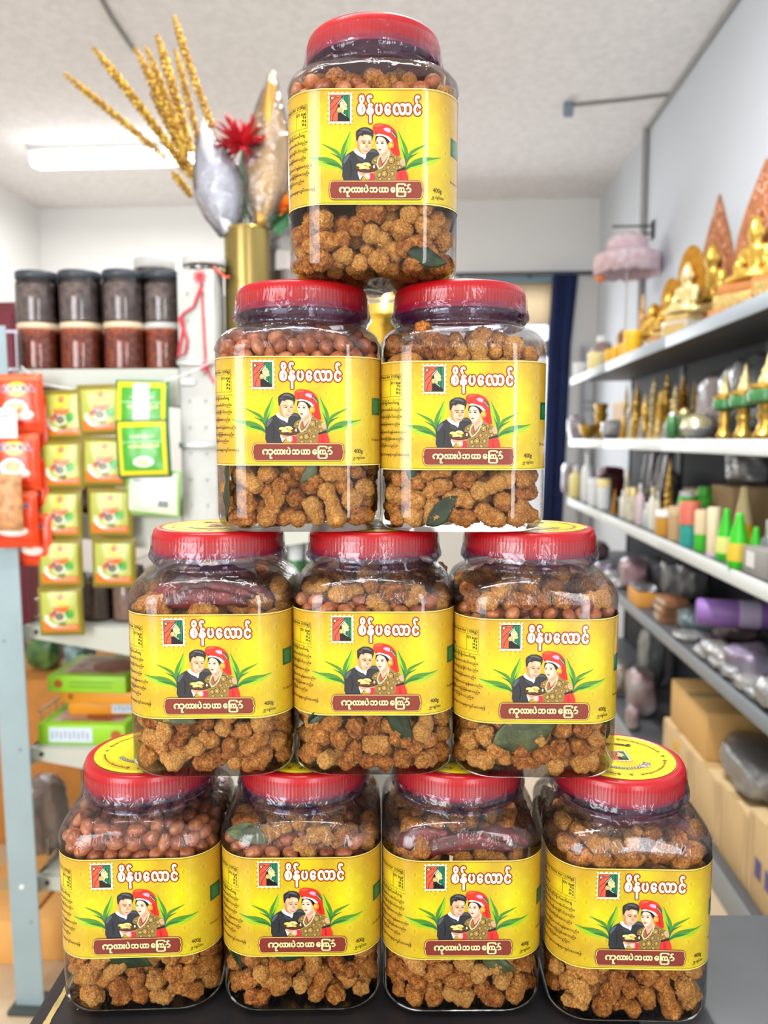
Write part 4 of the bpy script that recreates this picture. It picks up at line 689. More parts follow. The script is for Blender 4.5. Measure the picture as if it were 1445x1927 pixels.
# brand word
CREAM = (250, 244, 196); BRN = (142, 54, 14)
for body, (x0, y0, x1, y1) in (('စိ', (494, 104, 596, 368)), ('န်', (618, 104, 712, 478)), ('ပ', (738, 222, 832, 368)), ('ေ', (866, 222, 950, 372)), ('လာ', (980, 218, 1236, 374)), ('င်', (1266, 112, 1362, 376))):
    a = Tm(x0 + 5, y1 - 5); c = Tm(x1 - 5, y0 + 5)
    P_.text(body, (a[0], a[1], c[0], c[1]), CREAM, 5, bold=.75, outline=(2.3, BRN))
# leaves
def Cm(x, y): return ((x - 655) * .0893, (1365 - y) * .0893)
for mir in (0, 1):
    f = (lambda p: Cm(1336 - p[0], p[1])) if mir else (lambda p: Cm(*p))
    for pts, mid in ((((462, 1142), (440, 1050), (450, 985), (480, 930), (508, 876), (512, 940), (500, 1000), (478, 1050), (466, 1100)), ((462, 1142), (458, 1060), (478, 970), (508, 876), (480, 930), (450, 985), (440, 1050))),
                     (((456, 1108), (420, 1042), (370, 1000), (312, 962), (365, 980), (425, 1010), (450, 1060)), ((456, 1108), (415, 1030), (312, 962), (365, 980), (425, 1010), (450, 1060))),
                     (((466, 1144), (420, 1124), (360, 1118), (290, 1098), (213, 1040), (270, 1048), (340, 1050), (400, 1068), (445, 1105)), ((466, 1144), (400, 1100), (330, 1080), (213, 1040), (270, 1048), (340, 1050), (400, 1068), (445, 1105)))):
        P_.poly([f(p) for p in pts], (150, 186, 34), 2, 2); P_.poly([f(p) for p in mid], (74, 128, 44), 3, 2)
        c0 = [((a[0] * .6 + mid[0][0] * .4), (a[1] * .6 + mid[0][1] * .4)) for a in mid]
        P_.poly([f(p) for p in c0], (48, 104, 52), 4, 2)
# the couple
def Am(x, y): return (-10 + (x - 432) / 27.3, 14.1 + (1065 - y) / 27.3)
def A(pts, col, layer, sm=1): P_.poly([Am(*p) for p in pts], col, layer, sm)
def Al(pts, w, col, layer): P_.line([Am(*p) for p in pts], w / 27.3, col, layer)
def Ad(x, y, rx, ry, col, layer, n=18): P_.disc(*Am(x, y), rx / 27.3, col, layer, ry / 27.3, n)
BLK = (48, 48, 50)
A([(1040, 300), (1110, 360), (1130, 500), (1156, 655), (1090, 655), (1000, 580), (1000, 430)], (212, 44, 34), 4)
A([(1060, 420), (1090, 520), (1110, 640), (1090, 640), (1040, 540)], (186, 32, 28), 5)
A([(215, 760), (240, 690), (300, 630), (400, 575), (430, 625), (490, 665), (565, 695), (580, 720), (600, 640), (690, 550), (760, 560), (812, 620), (790, 670), (720, 700), (700, 760), (700, 860), (640, 900), (560, 950), (500, 1068), (235, 1068), (212, 900)], BLK, 5)
A([(225, 770), (250, 690), (310, 640), (335, 650), (300, 710), (250, 780)], (86, 90, 100), 6); A([(640, 600), (700, 562), (750, 575), (790, 620), (720, 600)], (74, 76, 84), 6)
A([(330, 720), (360, 800), (370, 900), (350, 1000), (330, 1000), (345, 880)], (34, 34, 36), 6); A([(430, 660), (520, 700), (560, 730), (540, 760), (470, 720)], (64, 64, 68), 6)
A([(398, 580), (440, 540), (470, 590), (560, 640), (602, 630), (580, 718), (550, 690), (480, 660), (430, 622)], (232, 236, 246), 7); A([(470, 590), (560, 640), (600, 634), (590, 660), (530, 652), (470, 620)], (190, 196, 214), 8)
A([(440, 400), (472, 412), (474, 480), (452, 492)], (206, 150, 112), 7)
A([(466, 395), (480, 350), (540, 328), (620, 326), (690, 355), (694, 430), (686, 510), (660, 572), (620, 612), (560, 634), (510, 612), (472, 560), (458, 480)], (226, 172, 134), 8)
A([(462, 420), (490, 440), (500, 540), (540, 610), (560, 634), (510, 612), (472, 560), (456, 480)], (190, 132, 96), 9); A([(600, 340), (660, 360), (680, 420), (640, 420), (600, 390)], (240, 196, 160), 9); A([(520, 490), (570, 480), (580, 530), (550, 560), (515, 540)], (236, 186, 148), 9)
A([(434, 290), (438, 400), (452, 430), (470, 405), (482, 365), (510, 335), (545, 350), (560, 325), (605, 320), (650, 330), (690, 352), (688, 420), (706, 380), (724, 300), (700, 245), (640, 212), (570, 203), (500, 222), (452, 256)], (46, 42, 44), 10)
A([(500, 250), (570, 222), (640, 240), (690, 290), (640, 270), (570, 255)], (92, 90, 98), 11); A([(460, 300), (500, 270), (540, 280), (490, 320)], (72, 68, 72), 11)
Al([(520, 432), (555, 424), (592, 430)], 11, (70, 46, 36), 10); Al([(632, 430), (680, 424)], 11, (70, 46, 36), 10)
Ad(565, 456, 26, 9, (62, 40, 34), 10); Ad(655, 458, 24, 9, (62, 40, 34), 10)
A([(598, 460), (618, 470), (640, 508), (622, 522), (590, 516)], (206, 150, 112), 10); Al([(585, 516), (612, 526), (640, 514)], 8, (160, 96, 70), 11)
A([(545, 548), (600, 566), (650, 548), (634, 580), (595, 594), (560, 576)], (150, 66, 58), 10); A([(556, 554), (600, 570), (642, 554), (628, 572), (598, 578), (566, 568)], (246, 240, 236), 11)
# her dress, neck and face
A([(690, 790), (718, 705), (790, 664), (840, 650), (870, 760), (930, 700), (985, 600), (1060, 640), (1160, 690), (1212, 740), (1240, 810), (1200, 860), (1110, 900), (1085, 1068), (690, 1068), (715, 960), (770, 900)], (140, 112, 58), 6)
rn = random.Random(7)
for (x, y, r) in ((1010, 730, 58), (900, 950, 56), (1030, 950, 40), (815, 965, 42), (750, 740, 32), (1130, 780, 44), (960, 850, 34), (1150, 850, 30), (740, 830, 26), (830, 1040, 30), (980, 1040, 34), (1060, 850, 30), (1080, 690, 26)):
    Ad(x, y, r, r * 1.08, (58, 50, 34), 7); Ad(x, y, r * .78, r * .85, (186, 148, 70), 8); Ad(x, y, r * .56, r * .6, (74, 66, 42), 9); Ad(x, y, r * .4, r * .46, (206, 164, 84), 10)
for k in range(60):
    x, y = rn.uniform(720, 1180), rn.uniform(680, 1050)
    if x > 1085 and y > 880: continue
    Ad(x, y, rn.uniform(5, 10), rn.uniform(5, 9), rn.choice([(44, 40, 30), (210, 176, 96), (60, 74, 60), (168, 60, 40)]), 11, 7)
A([(836, 640), (880, 600), (960, 560), (985, 606), (935, 700), (872, 792), (846, 720)], (228, 176, 146), 8); A([(850, 640), (900, 620), (960, 570), (940, 640), (880, 690)], (204, 148, 118), 9)
A([(828, 660), (850, 700), (872, 785), (935, 690), (950, 660), (900, 770), (868, 830), (840, 760)], (176, 44, 44), 10)
A([(758, 420), (775, 365), (830, 346), (890, 372), (935, 440), (964, 505), (955, 570), (905, 612), (838, 634), (800, 602), (778, 550), (758, 500)], (242, 198, 170), 12)
A([(905, 420), (940, 460), (962, 510), (950, 572), (905, 612), (870, 622), (915, 560), (925, 490)], (218, 164, 136), 13)
A([(752, 400), (762, 352), (800, 330), (880, 340), (955, 388), (1010, 440), (985, 500), (962, 500), (940, 462), (900, 388), (830, 356), (785, 372), (764, 420), (742, 470), (730, 478), (748, 460)], (34, 26, 28), 14)
A([(765, 325), (830, 308), (920, 332), (1010, 380), (1036, 430), (1004, 446), (935, 374), (850, 340), (780, 346)], (240, 232, 236), 15)
A([(708, 230), (725, 170), (790, 146), (880, 148), (970, 172), (1040, 218), (1092, 290), (1108, 385), (1060, 412), (1030, 420), (980, 362), (880, 322), (790, 306), (760, 330), (735, 300)], (220, 52, 34), 16)
A([(730, 190), (790, 160), (870, 165), (850, 190), (770, 200)], (238, 92, 66), 17); A([(745, 290), (790, 290), (880, 310), (975, 350), (1030, 410), (980, 362), (880, 324), (790, 308), (760, 326)], (176, 34, 26), 17); Al([(910, 165), (880, 215)], 8, (176, 34, 26), 17)
A([(884, 232), (940, 212), (1000, 240), (994, 292), (920, 270)], (232, 160, 190), 17); A([(1000, 246), (1060, 275), (1108, 350), (1082, 388), (1020, 312)], (80, 66, 54), 17)
for k in range(5): Ad(1022 + k * 15, 285 + k * 19, 9, 9, (196, 186, 160), 18, 7)
Ad(1008, 490, 50, 56, (196, 120, 34), 16); Ad(1000, 488, 32, 34, (240, 176, 60), 17); Ad(1030, 520, 20, 20, (226, 150, 50), 17); Ad(992, 530, 16, 16, (206, 140, 60), 17)
Ad(782, 458, 20, 11, (48, 32, 30), 14); Ad(866, 460, 25, 12, (48, 32, 30), 14); Al([(762, 428), (800, 424)], 9, (80, 54, 44), 14); Al([(838, 430), (895, 428)], 9, (80, 54, 44), 14)
Al([(815, 470), (800, 520), (828, 528)], 6, (206, 150, 124), 14)
A([(794, 560), (830, 551), (852, 560), (826, 584)], (200, 48, 46), 14)
Al([(838, 652), (796, 720), (780, 800), (812, 872), (862, 848), (925, 770), (965, 690), (985, 612)], 15, (240, 224, 180), 12)
A([(1168, 720), (1215, 716), (1240, 770), (1240, 812), (1190, 822), (1158, 770)], (218, 164, 128), 12); Al([(1175, 750), (1230, 752)], 6, (160, 104, 76), 13); Al([(1180, 785), (1236, 786)], 6, (160, 104, 76), 13)
A([(1098, 892), (1190, 860), (1240, 838), (1246, 884), (1110, 922)], (40, 36, 40), 12, 0); A([(1104, 925), (1250, 885), (1290, 1000), (1294, 1068), (1088, 1068)], (212, 50, 44), 12, 0); A([(1150, 940), (1180, 930), (1200, 1040), (1160, 1050)], (180, 34, 34), 13)
# hands and the plate
A([(458, 932), (500, 955), (545, 985), (498, 1050)], (238, 238, 244), 12, 0)
A([(458, 900), (492, 886), (560, 920), (640, 930), (718, 922), (712, 950), (600, 968), (560, 992), (498, 972)], (208, 152, 120), 13); A([(568, 985), (620, 945), (664, 972), (656, 1036), (600, 1030)], (236, 180, 160), 14); A([(664, 950), (722, 948), (732, 1060), (646, 1056)], (206, 44, 58), 13)
Al([(520, 955), (610, 945), (700, 942)], 6, (150, 96, 70), 14)
Ad(602, 862, 178, 74, (58, 32, 24), 15, 28); Ad(602, 846, 176, 70, (96, 58, 38), 16, 28); Ad(602, 838, 158, 58, (52, 32, 24), 17, 28)
for (x, y, rx, ry, c) in ((500, 815, 58, 26, (226, 214, 110)), (600, 800, 62, 28, (238, 222, 140)), (560, 850, 60, 26, (244, 222, 160)), (630, 860, 40, 24, (196, 176, 80)), (610, 830, 40, 20, (222, 160, 60)), (690, 850, 46, 22, (90, 60, 40)), (730, 840, 14, 26, (226, 230, 200)), (520, 862, 40, 18, (214, 186, 96)), (580, 818, 18, 10, (200, 90, 40)), (650, 815, 30, 16, (206, 200, 90))):
    Ad(x, y, rx, ry, c, 18)
# brown name plate
def Pm(x, y): return (-26.3 + (x - 40) / 18.18, (318 - y) / 18.18)
def pill(d, col, layer):
    pts = []
    x0, x1, y0, y1 = 52 - d, 1060 + d, 66 - d, 262 + d; r = 42 + d
    for cx_, cy_, a0 in ((x1 - r, y0 + r, -PI / 2), (x1 - r, y1 - r, 0), (x0 + r, y1 - r, PI / 2), (x0 + r, y0 + r, PI)):
        for i in range(8): pts.append((cx_ + r * math.cos(a0 + i / 7 * PI / 2), cy_ + r * math.sin(a0 + i / 7 * PI / 2)))
        if a0 == -PI / 2: pts += [(x1 + 2, 140), (x1 + 13, 164), (x1 + 2, 188)]
        if a0 == PI / 2: pts += [(x0 - 2, 188), (x0 - 13, 164), (x0 - 2, 140)]
    P_.poly([Pm(*p) for p in pts], col, layer)
pill(8, (84, 36, 22), 20); pill(2, (232, 190, 120), 21); pill(-5, (124, 50, 38), 22)
for body, (x0, y0, x1, y1) in (('ကု', (152, 130, 278, 240)), ('လား', (284, 132, 414, 192)), ('ပဲ', (420, 104, 474, 192)), ('ဘ', (486, 132, 574, 192)), ('ယာ', (586, 132, 694, 192)), ('ေ', (716, 132, 768, 192)), ('ြ', (776, 92, 886, 240)), ('က', (798, 134, 868, 192)), ('ာ်', (884, 100, 942, 192))):
    a = Pm(x0 + 3, y1 - 3); c = Pm(x1 - 3, y0 + 3)
    P_.text(body, (a[0], a[1], c[0], c[1]), (252, 236, 160), 24, bold=.42, outline=(.9, (78, 30, 18)))
a = Cm(1064, 1286); c = Cm(1131, 1248); P_.text('400g', (a[0], a[1], c[0], c[1]), INK_D, 3, bold=.1)
a = Cm(1052, 1330); c = Cm(1148, 1294); P_.text('၂၅ ကျပ်သား', (a[0], a[1], c[0], c[1]), INK_D, 3, bold=.08)
# facts table and small print at the side
def hl(x0, x1, v): P_.rect(x0, v - .12, x1, v + .12, (98, 72, 10), 2)
def vl(x, v0, v1): P_.rect(x - .12, v0, x + .12, v1, (98, 72, 10), 2)
hl(-71, -39.5, 60.3); hl(-71, -39.5, 57.2); hl(-71, -39.5, 46.4); hl(-71, -38.5, 44.4); vl(-39.5, 46.4, 60.3); vl(-48, 46.4, 57.2); vl(-71, 46.4, 60.3)
P_.text('Nutrition Facts for (100g)', (-70, 57.7, -40.3, 59.9), INK_D, 3, bold=.1)
for t, v in (('571 kcal', 54.2), ('8 g', 52.1), ('39 g', 49.9), ('39 g', 47.7)):
    P_.text(t, (-70, v, -40.4, v + (1.6 if 'k' in t else 1.75)), INK_D, 3, bold=.14, keep=True, align='R')
for t, v in (('Energy', 54.0), ('Protein', 51.9), ('Fat', 50.3), ('Carbohydrate', 47.6)):
    P_.text(t, (-70.2, v, -49, v + 1.8), INK_D, 3, bold=.12, keep=True)
for (t, xr, v, hgt) in (('ြဖစ်သည့်အတွက်ကိုင်ရိုက်မထိေရ့', -41.2, 40.9, 3.0), ('လူကြီးလူငယ်ပူအထားခံပါသည်။', -39.6, 36.6, 3.0), ('ေန့စဉ်သုံးေဆာင်ရန်သုံးနိုင်ပါသည်။', -39.6, 32.2, 3.0), ('ြမန်မာ့အရသာစစ်စစ်ြဖစ်ေစသည်။', -41, 27.4, 3.0), ('လေလးအားြဖင့်ေကာင်းမွန်ေစသည်။', -36.6, 22.4, 3.0), ('အလွန်ြမည်ြခင်းေကြာင့်ြဖစ်ေစသည်။', -38.3, 18.0, 3.0), ('အစားအစာကိုြဖစ်သည်။', -42.5, 13.8, 3.0), ('ေြခာက်ေသွ့ေသာေနရာတွင်ထားရန်', -34.6, 8.0, 3.2)):
    P_.text(t, (xr - 34, v, xr, v + hgt), INK_D, 3, bold=.07)
P_.rect(50, 32, 60, 43, (24, 84, 46), 3); P_.rect(52, 33.5, 58, 41.5, (40, 110, 60), 4)
P_.text('Product of', (50, 15.4, 60, 17.2), INK_D, 3)
hl(-180, 180, 67.4); hl(-180, 180, 1.0)
P_.rect(-185, 67.85, 185, 68.4, (238, 214, 120), 2); P_.rect(-185, 0, 185, .55, (238, 224, 120), 2)

def label_place(u, v, layer):
    x, y = wrap(u, .25 + layer * .036); return Vector((x, y, LBL0 + v * (LBL1 - LBL0) / 68.4)) * .001
def label_ground(u, v):
    """printed yellow with broad golden clouds"""
    g = 0
    for cu, cv, su, sv, k in ((-24, 34, 17, 16, 1), (-46, 50, 10, 10, .7), (30, 40, 14, 24, 1), (4, 2, 40, 8, .9), (4, 62, 9, 16, .75), (-20, 58, 12, 8, .5), (0, 42, 12, 10, .35), (46, 20, 10, 20, .3)):
        g += .85 * k * math.exp(-((u - cu) / su) ** 2 - ((v - cv) / sv) ** 2)
    g = min(1, g); a, z = lin((186, 142, 40)), lin((222, 212, 24))
    return tuple(a[i] * (1 - g) + z[i] * g for i in range(3)) + (1,)
lv, lf, lc, luv = [], [], [], []
us = []; u = -PER / 2
while u < PER / 2 + .01:
    us.append(min(u, PER / 2)); u += 1.9 if abs(u) < 75 else 4.0
vsn = [i * 68.4 / 30 for i in range(31)]
for u in us:
    for v in vsn: lv.append(label_place(u, v, 0)); lc.append(label_ground(u, v)); luv.append((u, v))
nb = len(vsn)
for i in range(len(us) - 1):
    for j in range(nb - 1): lf.append((i * nb + j, (i + 1) * nb + j, (i + 1) * nb + j + 1, i * nb + j + 1))
n_ground = len(lf)
P_.emit(lv, lf, lc, label_place, cut=2.5, cut_from=26)
LABEL_ME = ink_mesh('label', lv, lf, lc, [ink_mat('label_paper', .16, True, .65), ink_mat('label_ink', .16, False, .65)])
uvl = LABEL_ME.uv_layers.new(name='mm')
for p in LABEL_ME.polygons:
    if p.index < n_ground:
        for li in p.loop_indices: uvl.data[li].uv = luv[LABEL_ME.loops[li].vertex_index]
    else: p.material_index = 1
# sticker on the lid
S_ = Print()
def Sm(x, y): return ((x - 256) / 24.0, (280 - y) / 24.0)
stamp(S_, Sm, 3)
def arc_text(body, r, a_mid, h, col, layer, bold=0, outline=None, span=None, flip=False):
    vs, fs, ed = glyphs(body); x0, x1 = min(v[0] for v in vs), max(v[0] for v in vs); y0, y1 = min(v[1] for v in vs), max(v[1] for v in vs)
    k = h / (y1 - y0); w = (x1 - x0) * k; kx = k if span is None else span * r / (x1 - x0); w = (x1 - x0) * kx
    pv = []
    for x, y in vs:
        s_ = (x - x0) * kx - w / 2; rr = r + ((y - y0) * k - h / 2) * (-1 if flip else 1); a = a_mid + (s_ / r if flip else -s_ / r)
        pv.append((rr * math.cos(a), rr * math.sin(a)))
    S_.tris(pv, fs, col, layer)
    for wd, c, la in ([(bold, col, layer)] if bold else []) + ([(outline[0], outline[1], layer - 1)] if outline else []):
        for a, c_ in ed: S_.line([pv[a], pv[c_]], wd, c, la)
arc_text('စိန်ပေလာင်', 20.5, PI / 2, 6.5, (250, 250, 244), 4, .5, (1.3, (120, 100, 60)), span=1.3)
arc_text('ကုလားပဲဘယာေြကာ်', 20.5, -PI / 2, 6.0, (250, 250, 244), 4, .4, (1.1, (120, 100, 60)), span=2.0, flip=True)
for k in range(4):
    arc_text('ရိုးရာအရသာစစ်စစ်', 30.2, PI / 4 + k * PI / 2, 3.0, (70, 60, 20), 3, .12, span=1.15)
    a = k * PI / 2; S_.poly([(30.2 * math.cos(a) + q[0], 30.2 * math.sin(a) + q[1]) for q in ((-1.6, 0), (-.3, 1.4), (1.8, 1.6), (.8, -.2), (1.4, -1.6), (-.2, -1.2))], (46, 120, 50), 3)
sv, sf, sc_ = [], [], []
rad = [0, 8, 14, 20, 25, 27, 27.2, 30, 33.6, 33.8, 36.2, 36.4, 37.3]
for j, r in enumerate(rad):
    for i in range(72):
        a = 2 * PI * i / 72
        g = .55 + .45 * math.sin(a * 2 + .8) if r < 27.1 else .2
        c0, c1 = lin((214, 178, 36)), lin((236, 226, 20))
        if 33.7 < r: c0 = c1 = lin((244, 226, 40))
        sv.append(Vector((r * math.cos(a), r * math.sin(a), 158.15)) * .001); sc_.append(tuple(c0[q] * (1 - g) + c1[q] * g for q in range(3)) + (1,))
for j in range(len(rad) - 1):
    for i in range(72):
        k = (i + 1) % 72; sf.append((j * 72 + i, j * 72 + k, (j + 1) * 72 + k, (j + 1) * 72 + i))
S_.emit(sv, sf, sc_, lambda x, y, la: Vector((x, y, 158.15 + la * .036)) * .001)
STICK_ME = ink_mesh('lid_sticker', sv, sf, sc_, ink_mat('sticker_ink', .28))

# ---------- the pyramid ----------
JARS = [  # x, front distance, tier, turn, label, place phrase
    (-0.0069, 0.4798, 3, 0, 'red-lidded clear snack jar alone at the very top of the pyramid', 'the topmost jar'),
    (-0.0552, 0.4781, 2, 0, 'red-lidded snack jar of the second tier, peanuts at top, nearer the gold vase', 'the peanut-topped jar of the second tier'),
    (0.0511, 0.4776, 2, -1, 'red-lidded snack jar of the second tier, fried lumps up to its neck, nearer the curtain', 'the second-tier jar nearer the curtain'),
    (-0.1137, 0.4721, 1, 1.5, 'red-lidded snack jar of the third tier with dark dried chillies under its shoulder', 'the third-tier jar with dried chillies'),
    (-0.0070, 0.4745, 1, 0, 'red-lidded snack jar in the middle of the third tier, below both second-tier jars', 'the middle jar of the third tier'),
    (0.0994, 0.4700, 1, -1, 'red-lidded snack jar of the third tier with a big dark leaf, nearest the statue shelves', 'the third-tier jar with the big dark leaf'),
    (-0.1638, 0.4689, 0, 2.5, 'red-lidded snack jar of the bottom row at the scuffed counter edge', 'the bottom-row jar at the scuffed counter edge'),
    (-0.0556, 0.4689, 0, 1, 'red-lidded snack jar of the bottom row with a leaf among peanuts, second from the left', 'the second bottom-row jar from the scuffed edge'),
    (0.0518, 0.4680, 0, .5, 'red-lidded snack jar of the bottom row, third from the left, red chillies above its label', 'the third bottom-row jar from the scuffed edge'),
    (0.1616, 0.4590, 0, -1.5, 'red-lidded snack jar of the bottom row standing furthest forward, at the right end', 'the bottom-row jar at the end by the cardboard boxes'),
]
LSH = (0, 1.2, -1.6, 0, 1.2, -2.6, 0, 1.0, -.6, -1)
JOBJ = []
for i, (x, D, tier, rz, lab, ph) in enumerate(JARS):
    t = thing('snack_jar', lab, 'jar', (x, D + .0531, CTOP + tier * PITCHZ + .0001), R(rz), 'pyramid of red-lidded snack jars')
    mk('jar_body', JAR_ME, t)
    l = mk('lid', LID_ME, t); l['label'] = 'ribbed red screw lid'
    sk = mk('lid_sticker', STICK_ME, l); sk['label'] = 'round yellow sticker'
    lb = mk('paper_label', LABEL_ME, t); lb['label'] = 'yellow printed label showing a couple holding a plate'
    lb.location.z = LSH[i] * .001
    mk('shrink_film', FILM_ME, t)
    JOBJ.append(t)
# ---------- what is in the jars ----------
def crumb_mat(name, ramp, rough, bump, spec=.3, scale=230, rnd_amt=.35, speck=.8):
    m = bpy.data.materials.new(name); m.use_nodes = True; nt = m.node_tree; N, L = nt.nodes, nt.links; b = N['Principled BSDF']
    b.inputs['Roughness'].default_value = rough; b.inputs['Specular IOR Level'].default_value = spec
    tc = N.new('ShaderNodeTexCoord'); oi = N.new('ShaderNodeObjectInfo')
    n = N.new('ShaderNodeTexNoise'); n.inputs['Scale'].default_value = scale; n.inputs['Detail'].default_value = 7; n.inputs['Roughness'].default_value = .62
    L.new(tc.outputs['Object'], n.inputs['Vector'])
    ad = N.new('ShaderNodeMath'); ad.operation = 'MULTIPLY_ADD'; ad.inputs[1].default_value = rnd_amt; L.new(oi.outputs['Random'], ad.inputs[0])
    sb = N.new('ShaderNodeMath'); sb.operation = 'SUBTRACT'; sb.inputs[1].default_value = rnd_amt / 2; L.new(n.outputs['Fac'], sb.inputs[0])
    L.new(sb.outputs[0], ad.inputs[2])
    r = N.new('ShaderNodeValToRGB'); L.new(ad.outputs[0], r.inputs['Fac'])
    el = r.color_ramp.elements
    el[0].position, el[0].color = ramp[0][0], lin(ramp[0][1]); el[1].position, el[1].color = ramp[-1][0], lin(ramp[-1][1])
    for p, c in ramp[1:-1]: e = el.new(p); e.color = lin(c)
    n3 = N.new('ShaderNodeTexNoise'); n3.inputs['Scale'].default_value = scale * 4; n3.inputs['Detail'].default_value = 3; L.new(tc.outputs['Object'], n3.inputs['Vector'])
    r3 = N.new('ShaderNodeValToRGB'); r3.color_ramp.elements[0].position = .38; r3.color_ramp.elements[1].position = .66; r3.color_ramp.elements[0].color = (.62, .56, .5, 1); r3.color_ramp.elements[1].color = (1.25, 1.2, 1.1, 1); L.new(n3.outputs['Fac'], r3.inputs[0])
    mx = N.new('ShaderNodeMix'); mx.data_type = 'RGBA'; mx.blend_type = 'MULTIPLY'; mx.inputs['Factor'].default_value = speck; L.new(r.outputs[0], mx.inputs['A']); L.new(r3.outputs[0], mx.inputs['B'])
    L.new(mx.outputs['Result'], b.inputs['Base Color'])
    n2 = N.new('ShaderNodeTexNoise'); n2.inputs['Scale'].default_value = scale * 4.2; n2.inputs['Detail'].default_value = 6; n2.inputs['Roughness'].default_value = .65; L.new(tc.outputs['Object'], n2.inputs['Vector'])
    bp = N.new('ShaderNodeBump'); bp.inputs['Strength'].default_value = bump; bp.inputs['Distance'].default_value = .0018; L.new(n2.outputs['Fac'], bp.inputs['Height']); L.new(bp.outputs[0], b.inputs['Normal'])
    return m
M_fried = crumb_mat('fried_crust', [(.22, (140, 76, 28)), (.36, (200, 122, 50)), (.52, (230, 158, 76)), (.68, (246, 186, 104)), (.8, (232, 166, 82))], .7, 1.0)
M_pea = crumb_mat('peanut_skin', [(.25, (126, 58, 28)), (.45, (172, 92, 50)), (.62, (194, 116, 68)), (.78, (208, 140, 92))], .3, .14, .55, 150, .4, .25)
def pm(name, data, m):
    vs, fs = data; me = bpy.data.meshes.new(name); me.from_pydata([tuple(v) for v in vs], [], fs); me.materials.append(m)
    me.polygons.foreach_set('use_smooth', [True] * len(fs)); return me
FR_HI = [pm('fried_lump', fried_mesh_data(k, 5), M_fried) for k in range(8)]
FR_LO = [fried_mesh_data(k, 2) for k in range(8)]
PE_HI = [pm('peanut', peanut_mesh_data(k, 3), M_pea) for k in range(4)]
PE_LO = [peanut_mesh_data(k, 1) for k in range(4)]
def heap(name, dz=0, rot=0, keep=None):
    out = []; Rz = Matrix.Rotation(rot * PI / 2, 4, 'Z')
    for tok in HEAPS[name].split():
        t, q = tok[0], [int(v) for v in tok[1:].split(',')]
        k, x, y, z = q[0], q[1] / 10, q[2] / 10, q[3] / 10 + dz
        M = Rz @ Matrix.Translation(Vector((x * 1.035, y * 1.035, z)) * .001) @ Quaternion([v / 99 for v in q[4:8]]).normalized().to_matrix().to_4x4()
        lo = FR_LO[k][0] if t == 'f' else PE_LO[k][0]
        if z > 60 and not all(jar_inside((M @ v) * 1000) for v in lo[::3]): continue
        p = M.translation * 1000
        if keep and not keep(t, p): continue
        out.append((t, k, M))
    return out
near_front = lambda y: y < -14
FILL = [
    [('lowA', 1.2, 0, None), ('topM', 7, 0, None)],
    [('lowB', 1.2, 1, None), ('topP', 12, 0, None)],
    [('lowA', 1.2, 2, None), ('topF', 5, 1, None)],
    [('lowB', 1.2, 3, None), ('topF', 0, 2, lambda t, p: p.y > 0 or abs(p.x) > 36 or p.z < 111)],
    [('lowA', 1.2, 1, None), ('topM', 4, 0, None)],
    [('lowB', 1.2, 0, None), ('topM', 3, 2, None)],
    [('lowA', 1.2, 3, None), ('topP', 10, 1, None)],
    [('lowB', 1.2, 2, None), ('topM', 4, 0, None)],
    [('lowA', 1.2, 2, None), ('topF', 4, 3, lambda t, p: p.z > 117 or p.y > -18 or p.z < 112)],
    [('lowB', 1.2, 1, None), ('topF', -1, 0, None)],
]
# leaves and chillies pressed against the wall of a jar: x, z, length, turn (deg)
M_leaf = mat('fried_leaf', (20, 36, 16), .42, col2=(40, 58, 24), vscale=120, bump=.5, bscale=300, spec=.35)
M_leaf2 = mat('fried_leaf_olive', (50, 62, 32), .4, col2=(84, 92, 50), vscale=120, bump=.5, bscale=300)
def leaf_mesh(k, ln, wd):
    """a crisp curled leaf with a midrib, in the xz plane, bent over the jar wall"""
    b = MB(); n, m = 14, 8; rr = random.Random(k)
    for i in range(n + 1):
        t = i / n; w = wd * (math.sin(PI * min(1, t * 1.02)) ** .75) * (1 - .25 * t) + .0002
        for j in range(m + 1):
            s = j / m * 2 - 1; x = (t - .5) * ln; z = s * w / 2
            y = .0012 * abs(s) ** 1.5 * (1 if k % 2 else -.4) + .0011 * noise.noise(Vector((x * 120 + k * 3, z * 150, k))) + (.0005 if abs(s) < .15 else 0)
            b.v.append(Vector((x, y, z + .0016 * math.sin(t * 4 + k))))
    for i in range(n):
        for j in range(m): q = i * (m + 1) + j; b.f.append((q, q + m + 1, q + m + 2, q + 1)); b.mi.append(0)
    me = b.mesh('fried_leaf', M_leaf if k % 3 else M_leaf2, 180); return me
